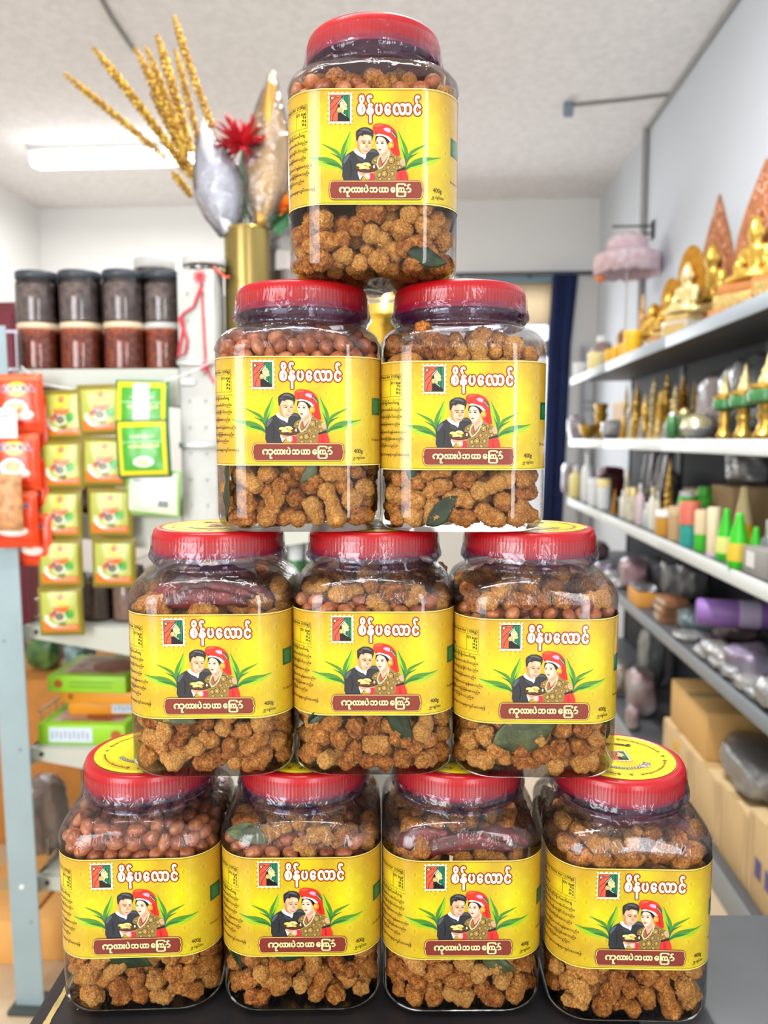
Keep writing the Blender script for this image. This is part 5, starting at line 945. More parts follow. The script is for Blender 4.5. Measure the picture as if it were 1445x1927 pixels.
LEAVES = [
    (0, 33, 11, 26, -8, 0, 'dark crisp leaf low in the topmost jar, by its bottom edge'),
    (1, -45, 26, 40, 84, -68, 'long dark leaf pressed into the corner of the peanut-topped second-tier jar'),
    (1, 8, 40, 20, 60, 0, 'dark leaf just below the label of the peanut-topped second-tier jar'),
    (2, -14, 14, 27, 38, 0, 'slim dark leaf near the bottom of the second-tier jar nearer the curtain'),
    (2, -32, 41, 18, 70, 0, 'dark leaf tip under the label of the second-tier jar nearer the curtain'),
    (3, -22, 42, 32, -12, 0, 'broad dark leaf under the label of the third-tier jar with chillies'),
    (4, 17, 35, 30, -50, 0, 'big dark leaf under the label of the middle third-tier jar'),
    (4, -36, 42, 16, 60, 0, 'small dark leaf at the side of the middle third-tier jar'),
    (5, -8, 33, 46, 24, 0, 'very large dark green leaf filling the front of a third-tier jar'),
    (5, 45, 36, 20, 80, 62, 'dark leaf at the corner of the third-tier jar nearest the statue shelves'),
    (6, -6, 38, 34, -22, 0, 'glossy dark leaf under the label of the jar at the scuffed edge'),
    (7, -33, 121, 28, -18, 0, 'olive leaf above the label, among peanuts, in a bottom-row jar'),
    (7, -40, 37, 22, -40, -40, 'dark leaf in the corner of the bottom-row jar with peanuts and leaf'),
    (7, -8, 42, 20, 10, 0, 'dark leaf under the label of the bottom-row jar with peanuts and leaf'),
    (8, 22, 36, 28, -28, 0, 'dark leaf under the label of the third bottom-row jar'),
]
M_chili = mat('dried_chilli', (72, 12, 14), .28, col2=(128, 26, 22), vscale=90, bump=.8, bscale=140, spec=.6)
def chili_mesh(k, ln):
    b = MB(); n, m = 22, 12; rr = random.Random(40 + k); be = rr.uniform(.06, .14)
    pts = []
    for i in range(n + 1):
        t = i / n; r = .0075 * (math.sin(PI * (t * .9 + .06)) ** .6) * (1 - .35 * t)
        for j in range(m):
            a = 2 * PI * j / m; p = Vector(((t - .5) * ln, math.cos(a) * r * .62, math.sin(a) * r - be * ln * (2 * t - 1) ** 2))
            n_ = noise.noise(Vector((p.x * 160 + k * 7, math.cos(a) * 1.6, math.sin(a) * 1.6)))
            p += Vector((0, math.cos(a), math.sin(a))) * n_ * .0022
            b.v.append(p)
    for i in range(n):
        for j in range(m): q = (j + 1) % m; b.f.append((i * m + j, i * m + q, (i + 1) * m + q, (i + 1) * m + j)); b.mi.append(0)
    b.f += [tuple(range(m)), tuple(n * m + j for j in range(m))]; b.mi += [0, 0]
    return b.mesh('dried_chilli', M_chili, 180)
CHILLIES = [  # jar, x, y, z, length, turn, turn about z
    (3, -6, -42, 116.5, 62, 3, 0, 'longest dark dried chilli, lowest of those in the third-tier jar'), (3, 4, -36, 121, 58, -6, 8, 'dried chilli lying over the lowest one in the third-tier jar'),
    (3, -12, -26, 124.5, 56, 6, -10, 'dried chilli in the second layer of the third-tier jar'), (3, 22, -26, 118, 40, -16, 20, 'short dried chilli at the side of the third-tier jar'),
    (3, 2, -14, 127, 50, 2, 20, 'topmost dried chilli of the third-tier jar'), (3, -30, -34, 117, 34, 40, -30, 'small dried chilli tilted at the corner of the third-tier jar'),
    (8, 0, -44, 115.5, 62, 4, 0, 'dark dried chilli just above the label of the third bottom-row jar'), (8, 26, -38, 116, 40, -14, 14, 'second dried chilli, shorter, in the third bottom-row jar'), (8, -28, -38, 116.5, 36, 20, -14, 'small dried chilli in the third bottom-row jar'),
    (9, 6, -24, 126, 60, -4, 4, 'dried chilli on the heap in the jar at the end by the boxes'), (9, 34, -24, 122, 34, -46, 40, 'dried chilli slanting at the shoulder of the jar at the end by the boxes'),
]
ALLP = []
cam_loc = Vector((0, 0, ZC))
for i, t in enumerate(JOBJ):
    bpy.context.view_layer.update(); JM = Matrix.Translation(t.location) @ Matrix.Rotation(t.rotation_euler.z, 4, 'Z')
    pcs = [p for h in FILL[i] for p in heap(*h)]
    vs, fs, own = [], [], []
    for n_, (ty, k, M) in enumerate(pcs):
        v, f = FR_LO[k] if ty == 'f' else PE_LO[k]
        o = len(vs); vs += [M @ q for q in v]; fs += [[a + o for a in q] for q in f]; own += [n_] * len(f)
    tree = BVHTree.FromPolygons(vs, fs); hits = [0] * len(pcs); JI = JM.inverted(); eye = JI @ cam_loc
    tgt = []
    for zz in list(range(3, 46, 1)) + list(range(109, 138, 1)):
        for q in range(-60, 61, 1):
            th = -PI / 2 + q / 60 * 1.25; r = rs(th) - 1
            if zz > SH0: c = math.sqrt(max(0, 1 - ((zz - SH0) / SHH) ** 2)) if zz < SH0 + SHH else 0; r = rs(th) * c + 40 * (1 - c) - 1
            tgt.append(Vector((r * math.cos(th), r * math.sin(th), zz)) * .001)
    for g in tgt:
        d = (g - eye).normalized()
        if d.dot(Vector((g.x, g.y, 0)).normalized()) > -.02: continue
        h = tree.ray_cast(g - d * .002, d)
        if h[2] is not None: hits[own[h[2]]] += 1
    for n_, (ty, k, M) in enumerate(pcs): ALLP.append((hits[n_], ty, k, JM @ M, i))
ALLP.sort(key=lambda p: -p[0])
n_of = {'f': 0, 'p': 0}; rest = {'f': [], 'p': []}
for h, ty, k, M, i in ALLP:
    ph = JARS[i][5]
    if h > 5 and n_of[ty] < 296:
        n_of[ty] += 1
        o = mk('fried_snack_lump' if ty == 'f' else 'peanut', (FR_HI if ty == 'f' else PE_HI)[k])
        o.location = M.translation; o.rotation_euler = M.to_euler()
        if ty == 'f': tag(o, 'crusty golden fried lump inside ' + ph, 'fried snack', 'fried snack lumps in ' + ph)
        else: tag(o, 'shiny brown peanut inside ' + ph, 'peanut', 'peanuts in ' + ph)
    else: rest[ty].append((k, M))
for ty, nm, m, lab, cat in (('f', 'fried_snack_filling', M_fried, 'the other fried lumps filling the ten jars behind the visible ones', 'fried snack'), ('p', 'peanut_filling', M_pea, 'the other peanuts filling the jars behind the visible ones', 'peanut')):
    vs, fs = [], []
    for k, M in rest[ty]:
        v, f = FR_LO[k] if ty == 'f' else PE_LO[k]
        o = len(vs); vs += [tuple(M @ q) for q in v]; fs += [[a + o for a in q] for q in f]
    me = bpy.data.meshes.new(nm); me.from_pydata(vs, [], fs); me.materials.append(m); me.polygons.foreach_set('use_smooth', [True] * len(fs))
    tag(mk(nm, me), lab, cat, None, 'stuff')
print('pieces', n_of, {k: len(v) for k, v in rest.items()})
for q, (i, x, z, ln, ang, yaw, lab) in enumerate(LEAVES):
    t = JOBJ[i]; JM = Matrix.Translation(t.location) @ Matrix.Rotation(t.rotation_euler.z, 4, 'Z')
    y = -50.6
    if yaw: x, y = (44.5 if x > 0 else -44.5), -43.6
    if z > 100: y = -47.5
    o = mk('fried_leaf', leaf_mesh(q + 1, ln * .001, ln * (.00062 if i in (5,) else .0005)))
    M = JM @ Matrix.Translation(Vector((x, y, z)) * .001) @ Matrix.Rotation(R(yaw), 4, 'Z') @ Matrix.Rotation(R(-ang), 4, 'Y')
    if z > 100: M = M @ Matrix.Rotation(R(-16), 4, 'X')
    o.location = M.translation; o.rotation_euler = M.to_euler(); o.modifiers.new('thick', 'SOLIDIFY').thickness = .0004
    tag(o, lab, 'leaf', 'crisp leaves in the jars')
for q, (i, x, y, z, ln, ang, rz, lab) in enumerate(CHILLIES):
    t = JOBJ[i]; JM = Matrix.Translation(t.location) @ Matrix.Rotation(t.rotation_euler.z, 4, 'Z')
    o = mk('dried_chilli', chili_mesh(q, ln * .001))
    M = JM @ Matrix.Translation(Vector((x, y, z)) * .001) @ Matrix.Rotation(R(rz), 4, 'Z') @ Matrix.Rotation(R(-ang), 4, 'Y')
    o.location = M.translation; o.rotation_euler = M.to_euler(); tag(o, lab, 'chilli', 'dried chillies in the jars')
# ---------- goods: printed packets ----------
def packet(name, w, h, ground, prt, mats, bulge=.008, crimp=.008, seed=0, base_layer=.00012):
    """A filled sachet in its own xz plane, front towards -y, top edge at z = 0, hanging down; art in mm from its lower left corner."""
    W, H = w, h; nu, nv = 16, 20
    def srf(u, v):
        a, c = u / W * 2 - 1, v / H * 2 - 1
        k = max(0, 1 - abs(a) ** 3) ** .7 * max(0, 1 - abs(c) ** 4) ** .7
        e = .0012 * noise.noise(Vector((u * 40 + seed, v * 40, seed)))
        return -(bulge * k + e * (.4 + k))
    place = lambda u, v, la: Vector((u * .001 - W / 2, srf(u * .001, v * .001) - .0008 - la * base_layer, v * .001 - H))
    vs, fs, cs = [], [], []
    for i in range(nu + 1):
        for j in range(nv + 1):
            u, v = W * i / nu * 1000, H * j / nv * 1000; vs.append(place(u, v, 0)); cs.append(lin(ground(u, v)))
    q = nv + 1
    for i in range(nu):
        for j in range(nv): fs.append((i * q + j, (i + 1) * q + j, (i + 1) * q + j + 1, i * q + j + 1))
    o = len(vs)
    for i in range(nu + 1):
        for j in range(nv + 1):
            u, v = W * i / nu * 1000, H * j / nv * 1000; p = place(u, v, 0); vs.append(Vector((p.x, -p.y - .0004, p.z))); cs.append(lin(ground(u, v)))
    for i in range(nu):
        for j in range(nv): fs.append((o + i * q + j, o + i * q + j + 1, o + (i + 1) * q + j + 1, o + (i + 1) * q + j))
    if prt: prt.emit(vs, fs, cs, place, cut=6, cut_from=0, cut_v=True)
    me = ink_mesh(name, vs, fs, cs, mats); me.polygons.foreach_set('use_smooth', [True] * len(me.polygons)); return me
M_pack = ink_mat('packet_foil', .24, False, .6)
# olive tea-spice sachet
def sachet_art(w, h):
    P = Print(); m = 9
    P.poly([(m, m + 3), (w - m, m + 3), (w - m, h - m - 2), (m, h - m - 2)], (178, 184, 84), 1)
    P.poly([(m, m + 2), (w - m, m + 2), (w - m, m + 18), (w * .55, m + 14), (m, m + 24)], (216, 116, 28), 2)
    P.poly([(w * .42, h - m - 4), (w * .68, h - m - 4), (w * .7, h * .5), (w * .38, h * .5)], (248, 208, 60), 2)
    P.disc(w * .54, h * .8, 6.5, (196, 60, 36), 4); P.disc(w * .54, h * .8, 3.6, (236, 150, 130), 5)
    P.poly([(w * .36, h * .64), (w * .72, h * .64), (w * .66, h * .5), (w * .42, h * .5)], (236, 104, 30), 4, 1)
    P.text('လက်ဖက်', (w * .38, h * .6, w * .7, h * .68), (250, 210, 80), 5, bold=.6)
    P.disc(w * .34, h * .44, 6, (206, 84, 70), 4); P.disc(w * .4, h * .49, 4, (100, 50, 110), 4)
    P.disc(w * .72, h * .45, 9, (60, 148, 40), 4, 10); P.disc(w * .76, h * .5, 5, (84, 176, 54), 5)
    P.line([(w * .2, h * .42), (w * .22, h * .3), (w * .32, h * .22), (w * .5, h * .18)], 6, (240, 236, 226), 3)
    P.disc(w * .5, h * .4, 12.5, (232, 230, 220), 4, 11); P.disc(w * .5, h * .405, 10, (112, 110, 78), 5, 8.5)
    P.disc(w * .4, h * .28, 7, (186, 196, 110), 4, 5); P.disc(w * .56, h * .26, 8, (120, 126, 60), 5, 5)
    P.text('နှပ်လက်ဖက်', (w * .4, h * .15, w * .84, h * .21), (214, 50, 40), 5, bold=.7, outline=(2, (244, 226, 200)))
    return P
SW, SH = .094, .105
SACHET = packet('sachet', SW, SH, lambda u, v: (126, 110, 30) if v < 7 or v > SH * 1000 - 9 or u < 5 or u > SW * 1000 - 5 else (140, 128, 44), sachet_art(SW * 1000, SH * 1000), M_pack, .009)
def strip_of(name, label, cat, me, n, step, X, Y, z, group, tilt=0.0, part='sachet', rz=0.0):
    t = room_thing(name, label, cat, X, Y, z, rz, group); rr = random.Random(hash(label) % 1000 if False else len(label))
    for k in range(n):
        o = mk(part, me, t); o.location = (tilt * k + rr.uniform(-.002, .002), rr.uniform(-.002, .002) - .001 * k, -k * step); o.rotation_euler = (0, rr.uniform(-.03, .03), rr.uniform(-.08, .08))
    return t

# ---------- double-sided shelf unit ----------
YG = 1.6
gz = [at_Y(300, y, YG).z for y in (693, 972, 1180, 1412, 1656)]
GX0, GX1 = at_Y(336, 690, YG).x, at_Y(405, 690, YG).x
GTOP = at_Y(370, 506, YG).z; GL = .36; GLEN = 1.7
M_cream = mat('shelf_cream', (190, 192, 180), .5, var=.02, vscale=6)
M_cream2 = mat('upright_cream', (190, 190, 184), .45, var=.05, vscale=20)
M_hole = mat('slot_grey', (160, 160, 152), .8)
gd = room_thing('double_sided_shelf_unit', 'cream metal double-sided shelf unit hung with packets, jars along its top board', 'shelf unit', GX0, YG, 0)
gw = GX1 - GX0
u_ = MB().box((gw / 2, .04, GTOP / 2), (gw, .08, GTOP), bev=.004).build('upright', M_cream2, gd)
b = MB()
for q in range(26):
    z = GTOP - .05 - q * .055
    for x in (gw * .28, gw * .72): b.box((x, -.0005, z), (.005, .002, .005))
b.build('slot', M_hole, u_)
b = MB()
for z in (at_Y(370, 682, YG).z, at_Y(370, 838, YG).z): b.box((gw / 2, -.003, z), (gw + .004, .006, .012), bev=.001)
b.build('clip_band', mat('clip_grey', (170, 172, 166), .35, .6), u_)
MB().box((gw / 2, GLEN - .04, GTOP / 2), (gw, .08, GTOP), bev=.004).build('upright', M_cream2, gd)
MB().box((gw / 2, GLEN / 2, (GTOP - .02) / 2), (.02, GLEN - .16, GTOP - .02)).build('back_panel', M_cream, gd)
for side in (-1, 1):
    for k, z in enumerate(gz):
        xe = -GL if side < 0 else gw + GL; xs_ = 0 if side < 0 else gw
        b = MB(); b.box(((xe + xs_) / 2, GLEN / 2 + .004, z - .012), (GL, GLEN - .012, .024), bev=.002)
        b.box((xe - side * .006, GLEN / 2, z - .02), (.012, GLEN, .04), bev=.002)
        s_ = b.build('shelf_board', M_cream, gd)
        b = MB(); b.prism([(xe, z - .001), (xs_, z - .001), (xs_, z - .078), (xs_ + side * GL * .3, z - .066), (xe, z - .026)] if side < 0 else [(xs_, z - .001), (xe, z - .001), (xe, z - .026), (xs_ + side * GL * .3, z - .066), (xs_, z - .078)], .006, T(0, -.003, 0))
        br = b.build('end_bracket', M_cream, s_)
        if side < 0:
            MB().lathe([(.005, 0), (.005, .003), (0, .004)], 10, T(xe + .03, -.003, z - .014) @ Matrix.Rotation(PI / 2, 4, 'X')).build('bolt', mat('bolt_dark', (60, 60, 58), .4, .7), s_)
o = MB().box((-GL / 2 + .2, -.0035, at_Y(100, 720, YG).z), (.032, .003, .012), bev=.001).build('price_holder', mat('label_plate', (222, 226, 226), .3), gd)

# ---------- blue-grey post in front of the shelf unit ----------
pp = at_Y(56, 1900, 1.56); po = room_thing('slotted_post', 'blue-grey painted steel post standing in front of the packet shelves', 'post', pp.x + .002, 1.56, 0)
po.rotation_euler = (0, R(-.7), ROOM_RZ); ptop = at_Y(5, 613, 1.56).z
b = MB(); b.box((0, 0, ptop / 2), (.064, .003, ptop)); b.box((-.031, .02, ptop / 2), (.003, .04, ptop))
b.build('angle_bar', mat('post_blue_grey', (150, 170, 176), .45, var=.05, vscale=9), po)
MB().box((0, .012, .006), (.085, .07, .012), bev=.003).build('foot_plate', mat('foot_dark', (60, 66, 62), .6), po)
for y in (1668,):
    MB().lathe([(.0055, 0), (.005, .003), (0, .0045)], 12, T(-.002, -.0015, at_Y(32, y, 1.56).z) @ Matrix.Rotation(PI / 2, 4, 'X')).build('bolt', mat('bolt_white', (236, 238, 236), .4), po)
for x, y in ((.012, 1410), (.014, 1733), (-.01, 1206)):
    MB().lathe([(.0035, 0), (.003, .0015), (0, .002)], 10, T(x, -.0015, at_Y(32, y, 1.56).z) @ Matrix.Rotation(PI / 2, 4, 'X')).build('rivet', mat('rivet_grey', (120, 136, 140), .4), po)

# ---------- jars along the top board ----------
M_clear = clear_mat('canister_plastic', (244, 242, 242), .03, 1.0, .06)
M_chili2 = mat('chilli_flakes', (120, 34, 22), .6, col2=(190, 92, 44), vscale=110, bump=.5, bscale=200)
M_dark2 = mat('dark_crisps', (96, 78, 72), .6, col2=(150, 130, 122), vscale=70, bump=.5, bscale=150)
M_lidc, M_lidb, M_lidw = mat('lid_cream', (216, 196, 164), .45), mat('lid_black', (52, 58, 66), .4), mat('lid_white', (198, 196, 192), .45)
def canister(name, label, X, Y, z, r, h, fill, fl, lid, lh=.014, group=None, sq=False, label_band=None):
    t = room_thing(name, label, 'jar', X, Y, z + .0006, 0, group)
    MB().lathe([(r * .92, 0), (r * .98, .003), (r, .008), (r, h - lh - .012), (r * .94, h - lh - .004), (r * .94, h - lh * .4)], 36).build('body', M_clear, t, 30)
    MB().lathe([(r * .9, .003), (r * .955, .008), (r * .955, h * fl), (r * .5, h * fl + .004), (0, h * fl + .005)], 30).build('filling', fill, t, 50)
    MB().lathe([(r * .97, h - lh), (r * .985, h - lh + .001), (r * .985, h - .002), (r * .95, h), (0, h)], 40).build('lid', lid, t, 40)
    return t
z1 = gz[0]; Yj = YG + .065
bx = ['at the free end of the board', 'second from the free end', 'third from the free end', 'beside the upright with red string']
xs4 = [px_x(p, Yj, z1 + .1) for p in (74, 154, 236, 306)]
hl_ = at_Y(75, 612, Yj).z - z1; hu_ = at_Y(75, 516, Yj).z - z1 - hl_; rj = (px_x(155, Yj, z1) - px_x(77, Yj, z1)) / 2 * .985
for k in range(4):
    canister('chilli_jar', 'cream-lidded jar of chilli flakes, ' + bx[k], xs4[k], Yj + (.012 if k == 3 else 0), z1, rj if k < 3 else rj * .92, hl_, M_chili2, .86, M_lidc if k < 3 else M_lidw, .013, 'chilli jars on the top board')
    canister('crisp_jar', 'black-lidded clear crisp jar stacked on a chilli jar, ' + bx[k], xs4[k], Yj + (.012 if k == 3 else 0), z1 + hl_ + .0003, rj if k < 3 else rj * .92, hu_, M_dark2, .74, M_lidb, .015, 'crisp jars stacked on chilli jars')
for px, lab in ((293, 'tall white-lidded jar standing behind the stacked jars'), (371, 'tall white-lidded jar standing behind the upright with red string')):
    Y2 = YG + .27 if px < 300 else YG + .2
    if px < 300: canister('tall_jar', lab, px_x(px, Y2, z1 + .2), Y2, z1, .05, at_Y(px, 490, Y2).z - z1, M_dark2, .8, M_lidw, .025, 'tall jars behind')
    else: canister('tall_jar', lab, (GX0 + GX1) / 2 + .006, YG + .05, GTOP, .047, at_Y(px, 489, YG + .05).z - GTOP + .002, M_dark2, .2, M_lidw, .018, 'tall jars behind')
# white wire basket end and maroon carton at the far side
Yc = YG + .3; c0 = at_Y(0, 640, Yc)
Ym = YG + 1.3; zm_ = at_Y(0, 568, Ym).z; xm = px_x(34, Ym, 1.5)
t = room_thing('maroon_cabinet', 'dark maroon cabinet standing beyond the shelf unit, behind the wire rack', 'cabinet', xm - .3, Ym, 0)
MB().box((0, .2, zm_ / 2), (.6, .4, zm_), bev=.004).build('body', mat('maroon_wood', (104, 34, 46), .5), t)
for x in (-.15, .15): MB().box((x, -.006, zm_ / 2), (.28, .012, zm_ - .08), bev=.003).build('door', mat('maroon_door', (112, 38, 50), .45), t)
t = room_thing('wire_rack', 'small white wire rack at the free end of the top board', 'rack', px_x(22, YG + .12, z1), YG + .12, z1)
hh = at_Y(20, 624, YG + .12).z - z1
for x, nm in ((-.016, 'post'), (.016, 'post')): MB().tube([(x, 0, 0), (x, 0, hh)], .0035, 8).build(nm, mat('wire_white', (216, 214, 232), .3), t)
MB().tube([(-.04, 0, hh), (.02, 0, hh)], .0035, 8).build('rail', MATS['wire_white'], t)
MB().tube([(-.04, 0, .01), (.02, 0, .01)], .0035, 8).build('rail', MATS['wire_white'], t)

# ---------- packets hung from a string ----------
YS = YG - .035
sp = [(40, 690), (80, 722), (150, 735), (225, 738), (300, 722), (360, 700), (392, 684)]
sp3 = [at_Y(x, y, YS + (.022 if i in (0, 6) else 0)) for i, (x, y) in enumerate(sp)]
o = MB().tube(sp3, .0016, 6).build('hanging_string', mat('string_white', (222, 224, 220), .7)); put(o, 0, 0, 0)
tag(o, 'clear white string strung across the shelf end to hang packets', 'string')
q = at_Y(113, 733, YS); strip_of('sachet_strip', 'longest strip of olive spice sachets, five joined, hanging beside the orange packets', 'sachet strip', SACHET, 5, .1035, q.x, YS, q.z, 'strips of olive spice sachets', -.0042)
q = at_Y(186, 668, YS); t = strip_of('sachet_strip', 'shorter strip of olive spice sachets hanging between the long strip and green packets', 'sachet strip', SACHET, 4, .1065, px_x(182, YS - .012, q.z), YS - .0, at_Y(186, 742, YS).z + .02, 'strips of olive spice sachets', .0065)
# green packs
def green_art(w, h):
    P = Print(); P.poly([(6, 5), (w - 6, 5), (w - 6, h - 4), (6, h - 4)], (236, 214, 30), 1)
    P.poly([(14, 14), (w - 14, 14), (w - 14, h - 14), (14, h - 14)], (74, 166, 46), 2)
    P.disc(w * .52, h * .27, 21, (234, 236, 226), 3, 11); P.disc(w * .52, h * .27, 15, (190, 192, 130), 4, 7.5)
    P.text('လက်ဖက်ေြခာက်', (w * .25, h * .5, w * .82, h * .58), (246, 226, 150), 4, bold=.8); P.text('အချိုေြခာက်', (w * .3, h * .68, w * .75, h * .74), (222, 232, 200), 4, bold=.6)
    P.rect(14, h * .61, w - 14, h * .625, (190, 222, 170), 4); return P
gwid, ghei = .112, .118
G1 = packet('green_pack', gwid, ghei, lambda u, v: (24, 96, 56), green_art(112, 118), M_pack, .01, seed=3)
def green_art2(w, h):
    P = green_art(w, h); P.rect(w * .36, 18, w * .66, h - 6, (206, 212, 214), 7)
    for k in range(9): P.rect(w * .4, 30 + k * 8, w * .62, 31.5 + k * 8, (176, 184, 190), 8)
    return P
G2 = packet('green_pack', gwid, ghei, lambda u, v: (40, 124, 60), green_art2(112, 118), M_pack, .01, seed=5)
def back_art(w, h):
    P = Print(); P.poly([(8, 10), (w - 5, 4), (w - 6, h - 5), (9, h - 8)], (222, 226, 206), 1); rr = random.Random(3)
    for k in range(9):
        v = h - 26 - k * 7
        P.rect(16, v, 16 + rr.uniform(30, 76), v + 1.6, (150, 156, 158), 2)
    P.rect(w * .62, 20, w * .8, 34, (120, 128, 130), 2); P.rect(20, h - 26, 36, h - 23, (70, 100, 170), 3); return P
G3 = packet('green_pack', .116, .096, lambda u, v: (140, 190, 96), back_art(116, 96), M_pack, .008, seed=8)
for me, px, py, rz, lab, dy in ((G2, 268, 716, .02, 'green tea-leaf packet with a pale grey sticker, hung highest beside the sachets', .012), (G1, 267, 790, -.02, 'green and yellow tea-leaf packet showing a white bowl, hung in the middle', 0), (G3, 290, 884, .04, 'pale packet showing its printed back, hung lowest under the green packets', .012)):
    p = at_Y(px, py, YS + dy - .012); o = mk('tea_packet', me); put(o, p.x, YS + dy - .012, p.z); o.rotation_euler = (0, rz * 1.5, ROOM_RZ); tag(o, lab, 'packet', 'tea packets hung beside the upright')
# orange coffee packs
def orange_art(w, h):
    P = Print(); P.rect(3, h - 14, w - 3, h - 3, (240, 110, 70), 1)
    P.disc(w * .5, h * .74, 21, (244, 196, 40), 2, 15); P.disc(w * .5, h * .74, 13, (250, 226, 90), 3, 9)
    P.text('EXTRA', (w * .2, h * .69, w * .86, h * .79), (40, 44, 110), 5, bold=1.2, outline=(3, (240, 200, 190)))
    P.disc(w * .44, h * .4, 25, (238, 232, 226), 3, 19); P.disc(w * .46, h * .42, 16, (214, 160, 90), 4, 11); P.disc(w * .5, h * .3, 30, (228, 214, 204), 2, 11)
    P.line([(w * .16, h * .2), (w * .84, h * .12)], 5, (206, 40, 24), 3); return P
OR = packet('coffee_packet', .095, .118, lambda u, v: (226, 66, 18), orange_art(95, 118), M_pack, .012, seed=11)
q = at_Y(34, 704, YS - .03); t = strip_of('coffee_packet_strip', 'strip of bright orange coffee packets hanging beside the olive sachet strip', 'packet strip', OR, 3, .119, q.x, YS - .03, q.z, None, -.011, 'coffee_packet', .1)
q = at_Y(-8, 720, YS - .01); strip_of('coffee_packet_strip', 'orange coffee packets half hidden behind the pink price card', 'packet strip', OR, 3, .119, px_x(54, YS + .008, 1.3), YS + .008, at_Y(50, 720, YS).z - .03, None, .002, 'coffee_packet', -.3)
def card_art():
    P = Print(); P.rect(3, 3, 47, 57, (232, 170, 178), 1); P.rect(7, 7, 43, 53, (246, 226, 228), 2); P.rect(12, 14, 38, 34, (230, 150, 162), 3); P.rect(15, 17, 35, 31, (246, 226, 228), 4)
    P.line([(12, 40), (38, 48)], 2, (222, 120, 140), 3); P.line([(12, 48), (38, 40)], 2, (222, 120, 140), 3); return P
p = at_Y(8, 768, YS - .06); o = mk('price_card', packet('price_card', .05, .06, lambda u, v: (244, 240, 242), card_art(), ink_mat('card_paper', .6), .0008)); put(o, p.x, YS - .06, p.z); o['label'] = 'small white card with a pink printed stamp hung over the orange packets'; o['category'] = 'card'
p = at_Y(6, 892, YS - .06)
o = mk('noodle_packet', packet('noodle_packet', .075, .115, lambda u, v: (206, 150, 100) if 18 < u < 60 else (224, 196, 160), None, mat('noodle_brown', (196, 140, 92), .4, var=.3, vscale=60, bump=.4, bscale=80), .014, seed=21)); put(o, p.x, YS - .06, p.z)
tag(o, 'clear packet of brown dried noodles hanging below the pink card', 'packet')

# red strings tied to the upright
M_red = mat('red_string', (208, 60, 76), .6)
def cord(name, label, pts, r, m, Y):
    o = MB().tube([at_Y(x, y, Y) for x, y in pts], r, 7).build(name, m); put(o, 0, 0, 0); return tag(o, label, 'string')
ya = YG - .006
cord('red_string', 'red string twisted in a slanting loop on the cream upright', [(374, 522), (380, 535), (370, 560), (364, 577), (345, 590), (337, 600), (345, 620), (352, 640), (348, 665), (335, 672), (338, 650), (345, 615), (341, 594)], .0028, M_red, ya)
cord('red_string', 'straight red string running down the middle of the cream upright', [(378, 530), (382, 600), (385, 660), (387, 690), (394, 705), (402, 720)], .0022, M_red, ya)
b = MB(); p = at_Y(376, 520, ya)
for k in range(9): b.tube([p, p + Vector((.014 * math.cos(k * .7), -.004, .014 * math.sin(k * .7)))], .0018, 6)
o = b.build('string_bow', M_red); put(o, 0, 0, 0); tag(o, 'frayed red string bow at the head of the cream upright', 'string')
b = MB(); p = at_Y(386, 690, ya)
for k in range(7): b.tube([p, p + Vector((.012 * math.cos(k * .9 + .3), -.004, .012 * math.sin(k * .9 + .3)))], .0018, 6)
o = b.build('string_bow', M_red); put(o, 0, 0, 0); tag(o, 'red string knot where the packet string meets the upright', 'string')
cord('red_ribbon', 'orange-red ribbon stretched from the white lid to the brass vase', [(402, 502), (412, 512), (425, 522), (432, 521)], .0025, mat('ribbon_orange', (226, 80, 50), .5), YG + .01)

# ---------- things on the lower boards ----------
M_grayf = mat('grey_seeds', (120, 112, 104), .7, col2=(160, 130, 110), vscale=90, bump=.4, bscale=150)
M_lidg = clear_mat('lid_clear', (235, 236, 238), .12, 1.2, .1, haze=.25)
for px, lab, r_, top in ((186, 'clear canister of grey seeds standing on a lower board, nearer the sachets', .036, 1072), (243, 'clear canister of pinkish seeds beside another canister on the lower board', .036, 1066)):
    Yc = YG + .07; canister('seed_canister', lab, px_x(px, Yc, gz[2]), Yc, gz[2], r_, at_Y(px, top, Yc).z - gz[2], M_grayf if px < 200 else mat('pink_seeds', (170, 134, 116), .7, var=.2, vscale=90), .8, M_lidg, .022, 'seed canisters on the lower board')
# clear bags on the second board, behind the sachets
M_bag = clear_mat('clear_bag', (244, 245, 247), .12, 1.2, .09, bump=.8, bscale=60, haze=.3, haze_col=(244, 244, 248))
def lumpy(name, label, cat, X, Y, z, sx, sy, sz, m, seed, film=None, rz=0, group=None, flat=0.0):
    """a soft wrapped bundle resting on its underside"""
    def shape(k, amp, fl):
        bm = bmesh.new(); bmesh.ops.create_icosphere(bm, subdivisions=4, radius=1)
        for v in bm.verts:
            p = v.co.copy(); q = Vector([math.copysign(abs(c) ** .62, c) for c in p]); q = q / max(1e-6, max(abs(c) for c in q)) * (.55 + .45 * p.length) if False else q
            n_ = noise.noise(p * 1.7 + Vector((seed, 0, 0))) * .16 + noise.noise(p * 4.3 + Vector((0, seed, 0))) * amp
            v.co = Vector((q.x * sx / 2 * k * (1 + n_), q.y * sy / 2 * k * (1 + n_), max(-sz / 2, q.z * sz / 2 * k * (1 + n_ * .8)) + sz / 2))
        return MB().bm(bm)
    t = room_thing(name, label, cat, X, Y, z, rz, group)
    shape(.93, .07, 0).build('contents', m, t, 180)
    if film: shape(1.0, .12, 0).build('wrapper', film, t, 180)
    return t
lumpy('snack_bag', 'clear bag of greyish snacks lying on the second board behind the sachets', 'bag', px_x(170, YG + .12, gz[1]), YG + .12, gz[1] + .0006, .1, .12, .09, M_grayf, 3, M_bag)
